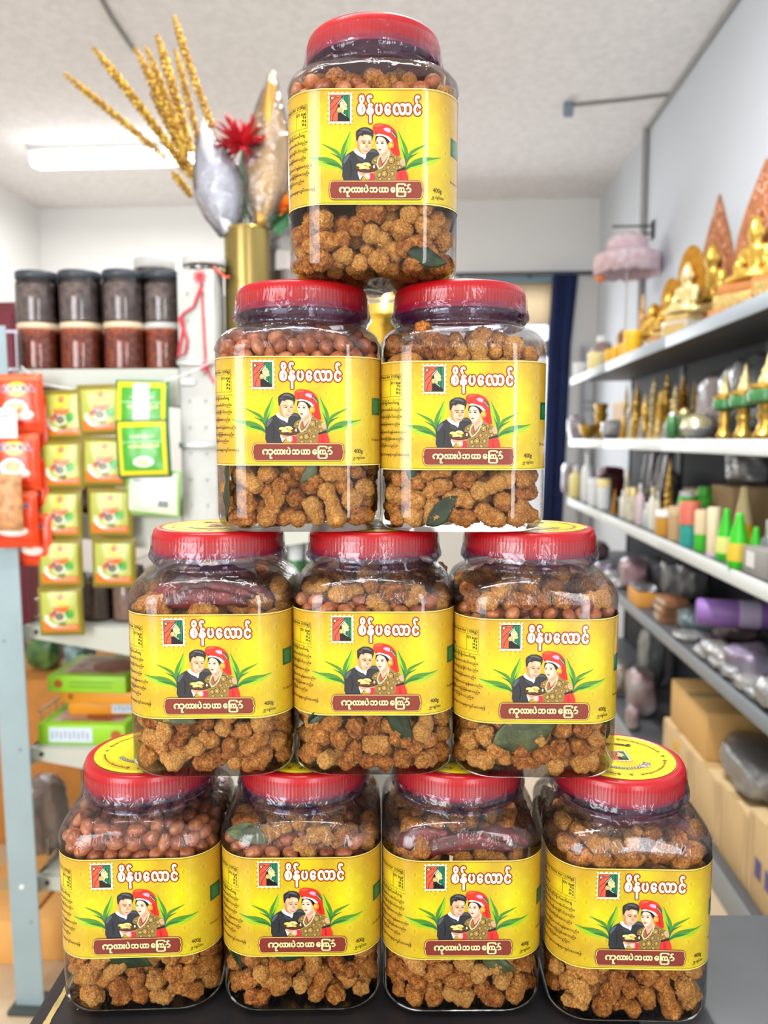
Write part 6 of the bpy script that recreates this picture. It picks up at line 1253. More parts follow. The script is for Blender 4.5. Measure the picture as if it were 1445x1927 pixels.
# printed cartons of noodles on the fourth board
M_lime, M_orn = mat('carton_lime', (150, 206, 40), .4), mat('carton_orange', (228, 150, 36), .4)
M_win = mat('carton_noodle', (150, 98, 66), .4, col2=(196, 168, 156), vscale=26)
def carton(name, label, x0, x1, ytop, ybot, Y, z, dep, m, rz, sticker, win, lab2=None):
    a, c = px_x(x0, Y, z), px_x(x1, Y, z); h = at_Y(x0, ytop, Y).z - at_Y(x0, ybot, Y).z
    t = room_thing(name, label, 'carton', (a + c) / 2, Y, z + .0008, rz); w = c - a
    MB().box((0, dep / 2, h / 2), (w, dep, h), bev=.0015).build('box', m, t)
    if win: MB().box((w * .03, dep / 2, h + .0006), (w * .8, dep * .75, .0012)).build('window_panel', M_win, t); MB().lathe([(w * .26, 0), (w * .26, .001), (0, .0012)], 24, T(w * .18, dep * .45, h + .0013)).build('noodle_picture', mat('noodle_disc', (140, 66, 34), .4, var=.3, vscale=60), t)
    if sticker:
        s0 = MB().box((w * sticker[0], -.0006, h / 2), (w * sticker[1], .001, h * .72)).build('sticker', mat('sticker_white', (208, 220, 232), .4), t)
        b = MB()
        for k in range(9): b.box((w * sticker[0] + w * sticker[1] * (-.42 + .1 * k), -.0013, h / 2 - .001 + .002 * (k % 2)), (w * .015, .0005, h * .34))
        b.build('barcode_print', mat('print_grey', (140, 150, 166), .5), s0)
    MB().lathe([(h * .26, 0), (h * .26, .0006), (0, .0007)], 16, T(w * (.4 if sticker else -.36), -.0002, h / 2) @ Matrix.Rotation(PI / 2, 4, 'X')).build('emblem', mat('emblem_brown', (168, 92, 30), .4), t)
    if lab2:
        b = MB()
        for k in range(2): b.box((w * .05, -.0004, h * (.35 + .25 * k)), (w * .55, .0006, h * .07))
        b.build('stripe_print', mat('stripe_green', (96, 160, 30), .5), t)
    return t
z4 = gz[3]; Yq = YG + .015
c1 = carton('noodle_carton', 'lime green noodle carton with a white label, lowest in the carton pile', 73, 235, 1375, 1413, Yq, z4, .17, M_lime, .02, (-.12, .5), True)
h1 = at_Y(73, 1375, Yq).z - at_Y(73, 1413, Yq).z
c3 = carton('noodle_carton', 'orange noodle carton with a white label in the middle of the carton pile', 132, 300, 1322, 1345, Yq + .06, z4 + h1 + .0025, .15, M_orn, .08, (.2, .45), False)
h2 = at_Y(132, 1322, Yq + .06).z - at_Y(132, 1345, Yq + .06).z
c4 = carton('noodle_carton', 'flat orange noodle carton under the topmost green one', 112, 258, 1300, 1322, Yq + .05, z4 + h1 + h2 + .003, .15, M_orn, -.04, None, False)
h3 = at_Y(112, 1300, Yq + .05).z - at_Y(112, 1322, Yq + .05).z
c2 = carton('noodle_carton', 'lime green noodle carton with a noodle picture on top of the carton pile', 90, 237, 1272, 1303, Yq + .04, z4 + h1 + h2 + h3 + .0035, .17, M_lime, .0, None, True, True)
M_wire = mat('wire_chrome', (190, 184, 180), .25, .8)
def wire_front(label, z, h, Xf, n=22):
    t = room_thing('wire_shelf_rail', label, 'wire rail', Xf, YG + .02, z + .0004)
    for q in (.012, h): MB().tube([(0, 0, q), (0, .75, q)], .0028, 8).build('rail', M_wire, t)
    for k in range(n): MB().tube([(0, .01 + k * .033, 0), (0, .01 + k * .033, h)], .0014, 6).build('wire', M_wire, t)
wire_front('chrome wire rail along the front edge of the carton board', z4, .075, GX0 - GL + .016)
wire_front('chrome wire rail along the front edge of the lowest board', gz[4], .075, GX0 - GL + .016)
wire_front('chrome wire rail along the front edge of the canister board', gz[2], .05, GX0 - GL + .016)
lumpy('spice_bag', 'clear bag of orange-brown paste standing under the carton board', 'bag', px_x(74, YG + .08, gz[4] + .1) + .012, YG + .09, gz[4] + .0006, .085, .09, .19, mat('orange_paste', (190, 112, 36), .5), 9, M_bag)
# light brown cartons on the floor below
M_kraft = mat('carton_kraft', (232, 172, 96), .75, var=.05, vscale=9)
def carton_box(name, label, X, Y, z, w, d, h, m, rz=0, tape=True, group=None, mark=None):
    t = room_thing(name, label, 'box', X, Y, z, rz, group)
    MB().box((0, 0, h / 2), (w, d, h), bev=.004).build('box', m, t)
    if tape:
        b = MB().box((0, 0, h + .0006), (w * 1.002, .05, .0012)); b.build('tape_strip', mat('tape_clear', (206, 176, 128), .2, spec=.8), t)
        MB().box((0, 0, h + .0003), (w * .998, .004, .0012)).build('flap_gap', mat('flap_dark', (120, 88, 52), .8), t)
    return t
p = at_Y(130, 1742, YG + .1); carton_box('cardboard_carton', 'pale kraft carton on the floor under the lowest board', px_x(150, YG + .1, .1) + .02, YG + .3, 0, .3, .36, p.z, M_kraft)
carton_box('cardboard_carton', 'kraft carton on the floor behind the blue-grey post', px_x(-20, 1.72, .1), 1.85, 0, .2, .3, at_Y(5, 1735, 1.7).z, M_kraft)
carton_box('cardboard_carton', 'second kraft carton standing deeper under the shelf unit', px_x(150, YG + .1, .1), YG + .75, 0, .3, .36, at_Y(130, 1742, YG + .1).z + .02, mat('carton_brown', (186, 126, 66), .75, var=.05, vscale=9))

Yt = YG + .62; zt_ = at_Y(70, 1283, Yt).z; xt = px_x(70, Yt, zt_)
carton_box('cardboard_carton', 'tall brown carton standing in the aisle beyond the wire rail', xt - .05, Yt + .2, 0, .34, .36, zt_, mat('card_brown', (190, 126, 56), .8, var=.08, vscale=20))
lumpy('herb_packet', 'dark green foil packet lying on the tall brown carton', 'bag', xt - .04, Yt + .14, zt_ + .0015, .11, .12, .13, mat('green_foil', (40, 84, 50), .35, col2=(96, 128, 60), vscale=20), 14, None)
lumpy('herb_packet', 'glossy teal packet beside the green foil packet on the tall carton', 'bag', xt + .07, Yt + .14, zt_ + .0015, .08, .12, .12, mat('teal_foil', (50, 90, 84), .25, col2=(150, 176, 180), vscale=26), 17, None)
# ---------- brass vase with dried and artificial flowers ----------
YV = YG + .09; VX = px_x(466, YV, gz[0] + .2); VH = at_Y(466, 434, YV).z - gz[0]; VR = (px_x(508, YV, 1.5) - px_x(425, YV, 1.5)) / 2
va = room_thing('brass_vase', 'straight brushed brass vase holding the dried flowers', 'vase', VX, YV, gz[0] + .0006)
MB().lathe([(VR * .97, 0), (VR, .004), (VR, VH - .001), (VR - .002, VH), (VR - .003, VH - .002), (VR - .003, .01), (0, .008)], 48).build('vessel', mat('brass', (150, 130, 74), .3, .8, var=.06, vscale=5), va, 40)
MB().lathe([(VR + .0004, VH - .004), (VR + .0012, VH - .002), (VR + .0004, VH)], 48, cap=False).build('rim', mat('brass_rim', (206, 180, 96), .2, .9), va)
M_gold = mat('gold_wheat', (164, 120, 30), .35, .45, var=.15, vscale=200)
M_wgold = mat('gold_wheat_bright', (218, 180, 74), .3, .5)
def pt(x, y, dy=0.0): return at_Y(x, y, YV + dy)
def basis(d, roll=0.0):
    z = d.normalized(); x = (Vector((1, 0, 0)) - z * z.x).normalized(); y = z.cross(x)
    return Matrix((x, y, z)).transposed().to_4x4() @ Matrix.Rotation(roll, 4, 'Z')
mouth = Vector((VX, YV, gz[0] + VH - .01))
WHEAT = [([(122, 140), (215, 215), (315, 300)], .00, 'lowest-leaning golden wheat ear, reaching furthest towards the lamp'), ([(177, 92), (262, 195), (345, 312)], .03, 'thick golden wheat ear, second lowest in the fan'),
         ([(222, 150), (290, 235), (350, 322)], .066, None), ([(255, 92), (322, 222), (362, 335)], .048, None), ([(275, 90), (318, 190), (352, 300)], -.02, None),
         ([(296, 68), (328, 170), (360, 290)], .012, 'broad upright golden wheat ear in the middle of the fan'), ([(328, 32), (352, 120), (402, 245)], -.045, 'topmost golden wheat ear, thin and upright'), ([(330, 95), (352, 180), (378, 285)], .085, None), ([(285, 175), (315, 230), (350, 312)], .105, None), ([(325, 325), (342, 345), (362, 372)], .02, 'short golden wheat ear low down beside the silver flower')]
for pts, dy, lab in WHEAT:
    p0, p1, p2 = [pt(x, y, dy) for x, y in pts]
    def bez(t): return p0 * (1 - t) ** 2 + p1 * 2 * t * (1 - t) + p2 * t * t
    ln = (p0 - p2).length; n = max(10, int(ln / .0078))
    o0 = room_thing('wheat_ear', lab or 'golden wheat ear inside the fan above the brass vase', 'dried flower', mouth.x, mouth.y, mouth.z, 0, 'golden wheat ears in the brass vase')
    b = MB(); rr = random.Random(int(pts[0][0])); thick = .0088 if pts[0][0] in (177, 296, 255) else .0074
    for i in range(n):
        t = i / n; c = bez(t) - mouth; d = (bez(min(1, t + .02)) - bez(max(0, t - .02))).normalized()
        s1 = d.cross(Vector((0, 1, 0))).normalized(); s2 = d.cross(s1)
        k = (.55 + .45 * min(1, t * 5)) * thick
        for m in range(4):
            a = m * PI / 2 + i * .6; off = s1 * math.cos(a) + s2 * math.sin(a)
            ax = (-d * .8 + off * .75).normalized()
            M = Matrix.Translation(c + off * k * .75) @ ax.to_track_quat('Z', 'Y').to_matrix().to_4x4() @ Matrix.Diagonal((k * .4, k * .4, k * .85, 1))
            b.ball((0, 0, 0), 1, 1, M, rr.choice((0, 0, 1)))
    b.build('ear', [M_gold, M_wgold], o0, 180)
    en = Vector((.022 * math.cos(len(b.v)), .022 * math.sin(len(b.v)), -.06)); st = [bez(1) - mouth + (en - bez(1) + mouth) * (i / 8) + Vector((0, 0, .02)) * math.sin(i / 8 * PI) for i in range(9)]
    MB().tube([bez(0) - mouth] + [bez(i / 8) - mouth for i in range(1, 9)] + st[1:], .0014, 6).build('stem', M_gold, o0)
def petal(ln, wd, cup, bend, nu=10, nv=14):
    """a pointed, cupped leaf along +z from the origin"""
    b = MB()
    for j in range(nv + 1):
        t = j / nv; w = wd * (math.sin(PI * min(1, t * .93 + .05)) ** .8) * (1 if t < .5 else (1 - (t - .5) * .35))
        for i in range(nu + 1):
            s = i / nu * 2 - 1
            b.v.append(Vector((s * w / 2, -cup * (1 - s * s) + bend * t * t + .002 * math.sin(s * 5 + t * 6), t * ln)))
    for j in range(nv):
        for i in range(nu): q = j * (nu + 1) + i; b.f.append((q, q + 1, q + nu + 2, q + nu + 1)); b.mi.append(0)
    return b
def flower_leaf(name, label, base, tip, wd, cup, m, film=None, dy=0.0, bend=0.0, roll=0.0, cat='artificial flower'):
    a, c = pt(*base, dy), pt(*tip, dy); d = c - a
    t = room_thing(name, label, cat, a.x, a.y, a.z); M = basis(d, roll)
    pb = petal(d.length, wd, cup, bend); pb.v = [M @ v for v in pb.v]; o = pb.build('petal', m, t, 180); o.modifiers.new('thick', 'SOLIDIFY').thickness = .0008
    e = mouth + Vector((0, 0, -.05)) - a
    MB().tube([d * .55, Vector((0, 0, 0)), e * .5, e], .002, 7).build('stem', m, t)
    if film:
        b = MB(); n = 20
        for z, r in ((-.02, .006), (0, wd * .26), (.2, wd * .5), (.4, wd * .62), (.6, wd * .56), (.8, wd * .36), (1.0, wd * .12), (1.05, .004)):
            for i in range(n):
                an = 2 * PI * i / n; rr = r * (1 + .18 * noise.noise(Vector((math.cos(an) * 2, math.sin(an) * 2, z * 6))))
                b.v.append(M @ Vector((rr * math.cos(an), rr * .5 * math.sin(an), d.length * z)))
        for j in range(7):
            for i in range(n): k = (i + 1) % n; b.f.append((j * n + i, j * n + k, (j + 1) * n + k, (j + 1) * n + i)); b.mi.append(0)
        b.build('plastic_sleeve', film, t, 180)
    return t
M_sleeve = clear_mat('sleeve_film', (248, 248, 250), .05, 1.2, .06, bump=.7, bscale=38, haze=.1)
M_goldleaf = mat('gold_foil_leaf', (196, 150, 74), .3, .55, var=.2, vscale=25); M_silver = mat('silver_petal', (196, 196, 206), .38, .2, var=.14, vscale=30, bump=.5, bscale=40)
flower_leaf('gold_foil_leaf', 'big golden foil leaf in a clear sleeve rising from the vase beside the top jar', (492, 432), (512, 146), .092, .018, M_goldleaf, M_sleeve, .0, .0)
flower_leaf('gold_foil_leaf', 'second golden foil leaf, lower, tucked behind the topmost jar', (500, 432), (552, 228), .08, .015, M_goldleaf, None, .03)
flower_leaf('silver_flower', 'silver white heart-shaped flower in a clear sleeve leaning over the vase', (432, 442), (383, 236), .088, .02, M_silver, M_sleeve, -.02)
flower_leaf('silver_flower', 'smaller silver petal behind the heart-shaped one', (440, 436), (448, 310), .055, .012, M_silver, None, .02)
# red spiky flower
c = pt(456, 272, -.03); t = room_thing('red_flower', 'spiky bright red artificial flower between silver and gold leaves', 'artificial flower', c.x, c.y, c.z)
b = MB(); rr = random.Random(5)
for k in range(46):
    d = Vector((rr.uniform(-1, 1), rr.uniform(-1, .5), rr.uniform(-.5, 1))).normalized(); pb = petal(rr.uniform(.045, .07), .013, .002, .004, 4, 6)
    M = d.to_track_quat('Z', 'Y').to_matrix().to_4x4(); b.add([M @ v for v in pb.v], pb.f)
b.build('petals', mat('red_petal', (190, 24, 40), .5, var=.2, vscale=40), t, 180)
e = mouth + Vector((0, 0, -.05)) - c; MB().tube([(0, 0, 0), e * .5, e], .0025, 7).build('stem', mat('stem_green', (40, 90, 50), .6), t)
# orange marigold with leaves
c = pt(540, 388, .01); t = room_thing('orange_flower', 'ruffled orange flower with dark leaves beside the topmost jar', 'artificial flower', c.x, c.y, c.z)
b = MB(); rr = random.Random(6)
for k in range(70):
    d = Vector((rr.uniform(-1, 1), rr.uniform(-1, .6), rr.uniform(-.9, 1))).normalized(); pb = petal(rr.uniform(.016, .028), .015, .002, .005, 4, 4)
    M = Matrix.Translation(d * .004) @ d.to_track_quat('Z', 'Y').to_matrix().to_4x4(); b.add([M @ v for v in pb.v], pb.f)
b.build('petals', mat('orange_petal', (240, 130, 14), .5, var=.15, vscale=60), t, 180)
for k, (x, y) in enumerate(((516, 402), (528, 425), (500, 410))):
    pb = petal(.06, .034, .004, .006); d = (pt(x, y, .0) - c); M = Matrix.Translation(d * .25) @ basis(d); pb.v = [M @ v for v in pb.v]; pb.build('leaf', mat('leaf_green', (40, 96, 52), .45, var=.15, vscale=30), t, 180)
e = mouth + Vector((0, 0, -.05)) - c; MB().tube([(0, 0, 0), e * .5 + Vector((0, 0, .01)), e], .0025, 7).build('stem', MATS['stem_green'], t)
# glass jar beside the vase, and a golden bowl seen between the jars
Yb = YG + .2
canister('glass_jar', 'large greyish glass jar standing behind the brass vase', px_x(560, Yb, gz[0] + .1), Yb, gz[0] + .0006, .07, at_Y(560, 436, Yb).z - gz[0], mat('grey_contents', (150, 140, 132), .5, var=.2, vscale=20), .7, M_lidg, .03)
t = room_thing('golden_offering_bowl', 'shiny golden offering bowl glimpsed between the two second-tier jars', 'bowl', px_x(715, YG + .35, gz[0] + .05), YG + .35, gz[0] + .0006)
MB().lathe([(.05, 0), (.055, .006), (.02, .03), (.02, .05), (.075, .09), (.095, .14), (.098, .15), (.09, .145), (.0, .1)], 40).build('vessel', mat('bowl_gold', (220, 176, 70), .2, .9, bump=.3, bscale=60), t, 50)
MB().lathe([(.092, .148), (.08, .18), (.05, .21), (.015, .23), (.012, .25), (0, .27)], 36).build('cover', mat('cover_gold', (232, 196, 96), .2, .85), t, 50)
GB_X = GX1 + GL
# ---------- shelves along the wall ----------
XS, XB = 0.80, 1.165
def at_X(px, py, X):
    cp, sp = math.cos(PITCH), math.sin(PITCH); kx, ky = (px - 722.5) / FPX, (963.5 - py) / FPX
    d = Vector((kx, cp + ky * sp, -sp + ky * cp)); t = X / (d.x * CA - d.y * SA); p = d * t
    return Vector((X, p.x * SA + p.y * CA, ZC + p.z))
RZ = [at_X(1445, 546, XS).z, at_X(1300, 826, XS).z, at_X(1445, 1100, XS).z, at_X(1339, 1263, XS).z, at_X(1403, 1710, XS).z]
YF = at_X(1068, 945, XS).y; NB = 4; BW = .93
M_lip = [mat('shelf_lip_grey', (146, 156, 166), .4, .1), mat('shelf_lip_white', (222, 228, 228), .4)]
M_deck = mat('shelf_deck_dark', (92, 94, 98), .45)
M_back = mat('shelf_back_shade', (34, 36, 44), .7)  # shade between the boards is put into this dark colour
for k in range(NB):
    y1 = YF - k * BW; y0 = y1 - BW + .002
    t = room_thing('stock_shelf_unit', ('dark wall shelf unit nearest the navy curtain', 'dark wall shelf unit, second from the navy curtain', 'dark wall shelf unit, third from the navy curtain', 'dark wall shelf unit nearest the counter')[k], 'shelf unit', XS, y0, 0, 0, 'shelf units along the wall')
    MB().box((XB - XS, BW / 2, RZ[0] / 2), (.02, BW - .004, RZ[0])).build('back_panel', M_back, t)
    for y in (.012, BW - .014): MB().box((XB - XS - .014, y, RZ[0] / 2), (.008, .02, RZ[0] - .004)).build('upright', mat('upright_dark', (70, 74, 80), .5), t)
    for j, z in enumerate(RZ):
        sb = MB().box(((XB - XS) / 2 - .006, BW / 2, z - .009), (XB - XS - .016, BW - .006, .018)).build('shelf_board', M_deck, t)
        b = MB(); b.box((.004, BW / 2, z - (.0215 if j < 4 else .046)), (.01, BW - .003, .042 if j < 4 else .091), bev=.003)
        b.build('shelf_lip', M_lip[0] if j in (0, 3, 4) and not (j == 3 and k == 0) else M_lip[1], sb)
    MB().box((.03, BW / 2, (RZ[4] - .05) / 2), (.02, BW - .004, RZ[4] - .05)).build('kick_plate', mat('kick_grey', (110, 122, 134), .5), t)

def on(px, X, lev):
    return X, px_room(px, X, RZ[lev]), RZ[lev] + .0006
def mpx(n, X, Y, z): return n * axial(X, Y, z) / FPX
M_g = [mat('figure_gold', (214, 172, 78), .3, .75, var=.12, vscale=60), mat('figure_gold_pale', (222, 200, 142), .35, .5, var=.1, vscale=60), mat('figure_gold_deep', (186, 132, 44), .35, .7, var=.15, vscale=50)]
M_silv = mat('figure_silver', (196, 196, 190), .3, .6, var=.15, vscale=50); M_wood = mat('carved_wood', (150, 92, 56), .42, var=.2, vscale=60, bump=.6, bscale=120)
M_wood2 = mat('pedestal_wood', (176, 112, 60), .4, var=.1, vscale=30); M_relief = mat('gold_relief', (206, 176, 110), .4, .5, var=.3, vscale=160, bump=.8, bscale=220)
def buddha_data():
    mbd = bpy.data.metaballs.new('figure'); mbd.resolution = .045; mbd.render_resolution = .045; mbd.threshold = .5
    def e(x, y, z, r, s=(1, 1, 1)):
        q = mbd.elements.new(type='ELLIPSOID'); q.co = (x, y, z); q.radius = r; q.size_x, q.size_y, q.size_z = s
    e(0, .02, .11, .30, (1.25, .8, .42)); e(-.22, -.06, .1, .22, (1.1, .8, .55)); e(.22, -.06, .1, .22, (1.1, .8, .55)); e(0, -.16, .11, .2, (1.4, .6, .45))
    e(0, .06, .3, .26, (.75, .55, 1)); e(0, .06, .46, .26, (.95, .6, .7)); e(-.17, .05, .43, .15, (.8, .8, 1.2)); e(.17, .05, .43, .15, (.8, .8, 1.2))
    e(-.2, -.02, .28, .13, (.8, .9, 1.2)); e(.2, -.02, .28, .13, (.8, .9, 1.2)); e(-.1, -.13, .2, .12, (1.4, .8, .7)); e(.1, -.13, .2, .12, (1.4, .8, .7))
    e(0, .05, .6, .12); e(0, .03, .71, .19, (.85, .9, 1.1)); e(0, .04, .83, .12); e(0, .05, .91, .08, (.7, .7, 1.4)); e(-.11, .05, .7, .06, (.6, .8, 1.8)); e(.11, .05, .7, .06, (.6, .8, 1.8))
    o = bpy.data.objects.new('figure', mbd); COL.objects.link(o); bpy.context.view_layer.update()
    dg = bpy.context.evaluated_depsgraph_get(); me = bpy.data.meshes.new_from_object(o.evaluated_get(dg)); bpy.data.objects.remove(o); bpy.data.metaballs.remove(mbd)
    zs = [v.co.z for v in me.vertices]; z0, h = min(zs), max(zs) - min(zs)
    for v in me.vertices: v.co = (v.co - Vector((0, 0, z0))) / h
    me.polygons.foreach_set('use_smooth', [True] * len(me.polygons)); return me
BUD = buddha_data()
def bud_part(t, h, z, m, name='seated_figure', y=0, rz=PI / 2 * -1):
    me = BUD.copy(); me.materials.clear(); me.materials.append(m); o = mk(name, me, t); o.scale = (h, h, h); o.location = (0, y, z); return o
def arch_poly(w, h, n=14):
    pts = [(-w / 2, 0)]
    for i in range(n + 1): s = i / n; pts.append((-w / 2 * (1 - s ** 1.5) * (1 + .12 * math.sin(PI * s)), h * (.12 + .88 * s)))
    return pts + [(-x, z) for x, z in reversed(pts[:-1])]
def statue(label, px, X, lev, hpx, fig, ped, back=None, fm=None, pm=None, group=None, face=-.95, cat='statue', name='seated_statue'):
    """ped: list of (w, d, h) tiers in metres; back: ('arch'|'oval', w, h)"""
    X, Y, z = on(px, X, lev); t = room_thing(name, label, cat, X, Y, z, face, group); q = 0
    for i, (w, d, h) in enumerate(ped):
        MB().box((0, 0, q + h / 2), (w, d, h), bev=.003).build('pedestal', (pm or M_wood2) if i % 2 == 0 else M_relief, t); q += h
    if ped:
        w, d, h = ped[0]; MB().box((0, -d / 2 - .0008, h / 2), (w * .8, .0016, h * .6)).build('relief_panel', M_relief, t)
    if back:
        kind, w, h = back; yb = (ped[-1][1] / 2 - .018) if ped else .03
        if kind == 'arch':
            b = MB(); b.prism(arch_poly(w, h), .014, T(0, yb, q)); a = b.build('arch_panel', M_wood, t, 50)
            b = MB(); o_ = arch_poly(w * .66, h * .62); b.tube([(x, yb - .003, q + zz) for x, zz in o_], .005, 7); b.build('arch_moulding', mat('arch_moulding', (176, 116, 76), .4), a)
            rr = random.Random(px); b = MB()
            for k in range(60):
                s = rr.uniform(.05, .93); x = rr.uniform(-1, 1) * w / 2 * (1 - s ** 1.5) * .9; b.ball((x, yb, q + h * (.1 + .88 * s)), (.004, .003, .005), 1)
            b.build('bead_pattern', mat('bead_rose', (196, 150, 128), .3, .3), a)
        else:
            b = MB(); b.prism([(w / 2 * math.cos(i / 24 * 2 * PI), h / 2 + h / 2 * math.sin(i / 24 * 2 * PI)) for i in range(24)], .01, T(0, yb, q)); b.build('halo_panel', M_g[2], t, 50)
    bud_part(t, fig, q, fm or M_g[0])
    return t
def lathe_thing(name, label, cat, px, X, lev, hpx, wpx, prof, mats, group=None, dz=0.0, n=24, sq=1.0, tilt=0):
    """prof: list of (part name, material index, [(r, z) as fractions]); sized from the picture height at its own place."""
    X, Y, z = on(px, X, lev); h, r = mpx(hpx, X, Y, z), mpx(wpx, X, Y, z) / 2
    t = room_thing(name, label, cat, X, Y, z + dz, 0, group)
    if tilt: t.rotation_euler = (0, tilt, ROOM_RZ)
    for nm, mi, pr in prof: MB().lathe([(a * r, b_ * h) for a, b_ in pr], n).build(nm, mats[mi], t, 42)
    return t
BOT = [('bottle', 0, [(.9, 0), (1, .03), (1, .6), (.85, .7), (.42, .78), (.42, .84)]), ('cap', 1, [(.46, .82), (.46, .99), (.4, 1)])]
TUB = [('tub', 0, [(.9, 0), (.96, .05), (1, .74)]), ('lid', 1, [(1.05, .74), (1.05, .96), (.98, 1)])]
DROP = [('bottle', 0, [(.85, 0), (1, .06), (1, .3), (.7, .62), (.36, .9), (.34, .97), (.2, 1)]), ('sticker', 1, [(1.01, .14), (1.01, .3), (.87, .46)])]
def spire_prof(seed):
    rr = random.Random(seed); p = [(1, 0), (1, .04), (.8, .06), (.85, .1), (.6, .13)]; z = .13; r = .7
    while z < .9:
        dz = rr.uniform(.06, .12); p += [(r * rr.uniform(.7, 1.05), z + dz * .3), (r * 1.05, z + dz * .6), (r * .7, z + dz)]; z += dz; r *= rr.uniform(.83, .97) if z < .72 else rr.uniform(.5, .7)
    return [('body', 0, p + [(.08, .95), (.03, 1)]), ('finial', 1, [(.09, .9), (.13, .93), (.05, .97), (.01, 1.03)])]

# top shelf
M_yel, M_cr, M_wh = mat('candle_yellow', (242, 184, 30), .4), mat('candle_cream', (246, 228, 160), .4), mat('tub_white', (228, 232, 234), .4)
lathe_thing('candle_tub', 'white tub at the far end of the statue shelf', 'tub', 1094, .85, 0, 26, 30, TUB, [M_wh, M_wh], 'tubs at the shelf end')
lathe_thing('candle_tub', 'pale cream candle tub beside the white tub on the statue shelf', 'tub', 1121, .85, 0, 34, 30, TUB, [M_cr, M_cr], 'tubs at the shelf end')
for k, px in enumerate((1145, 1158, 1172)): lathe_thing('candle_tub', ('yellow candle tub next to the cream one', 'yellow candle tub in the middle of three alike', 'yellow candle tub next to the large one')[k], 'tub', px, .85, 0, 30, 15, TUB, [M_yel, M_yel], 'small yellow candle tubs')
lathe_thing('candle_tub', 'largest yellow candle tub on the statue shelf', 'tub', 1190, .84, 0, 44, 32, TUB, [M_yel, M_yel])
lathe_thing('bead_jar', 'clear jar of brown beads with a blue band on the statue shelf', 'jar', 1133, .99, 0, 78, 42, [('body', 0, [(.9, 0), (1, .05), (1, .7), (.6, .85)]), ('blue_band', 1, [(1.02, .04), (1.02, .26)]), ('cap', 2, [(.55, .82), (.5, 1), (.3, 1.01)])], [mat('bead_brown', (150, 128, 120), .3, var=.3, vscale=90), mat('band_blue', (40, 80, 190), .4), M_wh])
statue('monk statue in a maroon robe with a golden head beside the bead jar', 1165, 1.03, 0, 0, .23, [(.1, .1, .02)], None, mat('robe_maroon', (122, 50, 40), .5, col2=(214, 160, 60), vscale=9))
X, Y, z = on(1174, 1.02, 0); t = room_thing('ceremonial_parasol', 'pinkish white tiered parasol with fringe standing above the golden statues', 'parasol', X, Y, z)
zt = at_Y(1174, 445, Y).z - z; pr = (px_x(1240, Y, 1.9) - px_x(1118, Y, 1.9)) / 2
MB().tube([(0, 0, .004), (0, 0, zt + .02)], .008, 8).build('pole', mat('pole_white', (206, 206, 206), .4), t); MB().lathe([(.05, 0), (.05, .01), (.012, .02)], 20).build('base', M_g[2], t)
M_par = mat('parasol_cloth', (222, 206, 212), .8, col2=(206, 172, 180), vscale=36)
for q, (zz, rr_) in enumerate(((zt - .02, .62), (zt - .1, 1.0))):
    b = MB(); n = 40
    for r, dz in ((.02, .05), (rr_ * .6, .03), (rr_, 0), (rr_, -.09)):
        for i in range(n):
            a = 2 * PI * i / n; rad = (r * pr if r > .03 else .01) * (1 + (.03 * math.cos(a * 10) if dz < 0 else 0)); b.v.append(Vector((rad * math.cos(a), rad * math.sin(a), zz + dz - (.014 * abs(math.sin(a * 8)) if dz < 0 else 0))))
    for j in range(3):
        for i in range(n): k = (i + 1) % n; b.f.append((j * n + i, j * n + k, (j + 1) * n + k, (j + 1) * n + i)); b.mi.append(0)
    b.build('canopy', M_par, t, 60).modifiers.new('thick', 'SOLIDIFY').thickness = .002
MB().ball((-pr * .85, -.02, zt - .22), (.03, .03, .02), 2).build('tassel', mat('tassel_orange', (220, 130, 70), .6), t)
X, Y = ROOM_R, px_room(1190, ROOM_R - .1, 1.9) ; zb_ = at_Y(1185, 430, Y).z
t = room_thing('wall_bracket', 'black wall bracket with a small golden bell above the parasol', 'bracket', ROOM_R - .004, Y, zb_)
MB().tube([(0, 0, .012), (-.22, 0, .012)], .006, 8).build('arm', mat('bracket_black', (46, 46, 48), .5), t); MB().tube([(0, 0, -.03), (-.18, 0, -.03)], .005, 8).build('arm', MATS['bracket_black'], t); MB().box((-.004, 0, -.01), (.008, .04, .1)).build('wall_plate', MATS['bracket_black'], t)
MB().lathe([(.02, -.075), (.022, -.07), (.012, -.045), (.004, -.03)], 16, T(-.13, 0, 0)).build('bell', M_g[0], t)
lathe_thing('golden_spire', 'rosy golden tiered spire standing before the parasol pole', 'ornament', 1206, .96, 0, 125, 36, spire_prof(3), [mat('spire_rose', (222, 170, 110), .3, .4), M_g[0]])
statue('golden seated statue on a white pedestal behind the largest yellow tub', 1222, .92, 0, 0, .15, [(.085, .085, .05), (.07, .07, .018)], ('oval', .09, .15), M_g[0], mat('pedestal_white', (226, 230, 232), .35))
statue('golden seated statue with an oval halo, third along the statue shelf', 1252, .95, 0, 0, .17, [(.1, .1, .06), (.08, .08, .02)], ('oval', .1, .22), M_g[0], M_wood2)
statue('golden seated statue with a tall oval halo on a silver-edged box', 1286, .9, 0, 0, .19, [(.11, .11, .065), (.09, .09, .022)], ('oval', .11, .25), M_g[1], mat('pedestal_silver', (200, 190, 176), .3, .4))
X, Y, z = on(1330, 1.03, 0); h = at_Y(1330, 362, Y).z - z
statue('golden seated statue under the smaller pointed wooden arch', 1330, 1.03, 0, 0, h * .42, [(.14, .13, h * .2), (.12, .11, h * .06)], ('arch', .15, h * .74), M_g[0])
X, Y, z = on(1412, .98, 0); h = at_Y(1412, 292, Y).z - z
statue('golden seated statue under the largest pointed wooden arch', 1412, .98, 0, 0, h * .42, [(.2, .15, h * .09), (.18, .13, h * .09), (.16, .12, h * .06)], ('arch', .19, h * .76), M_g[0])
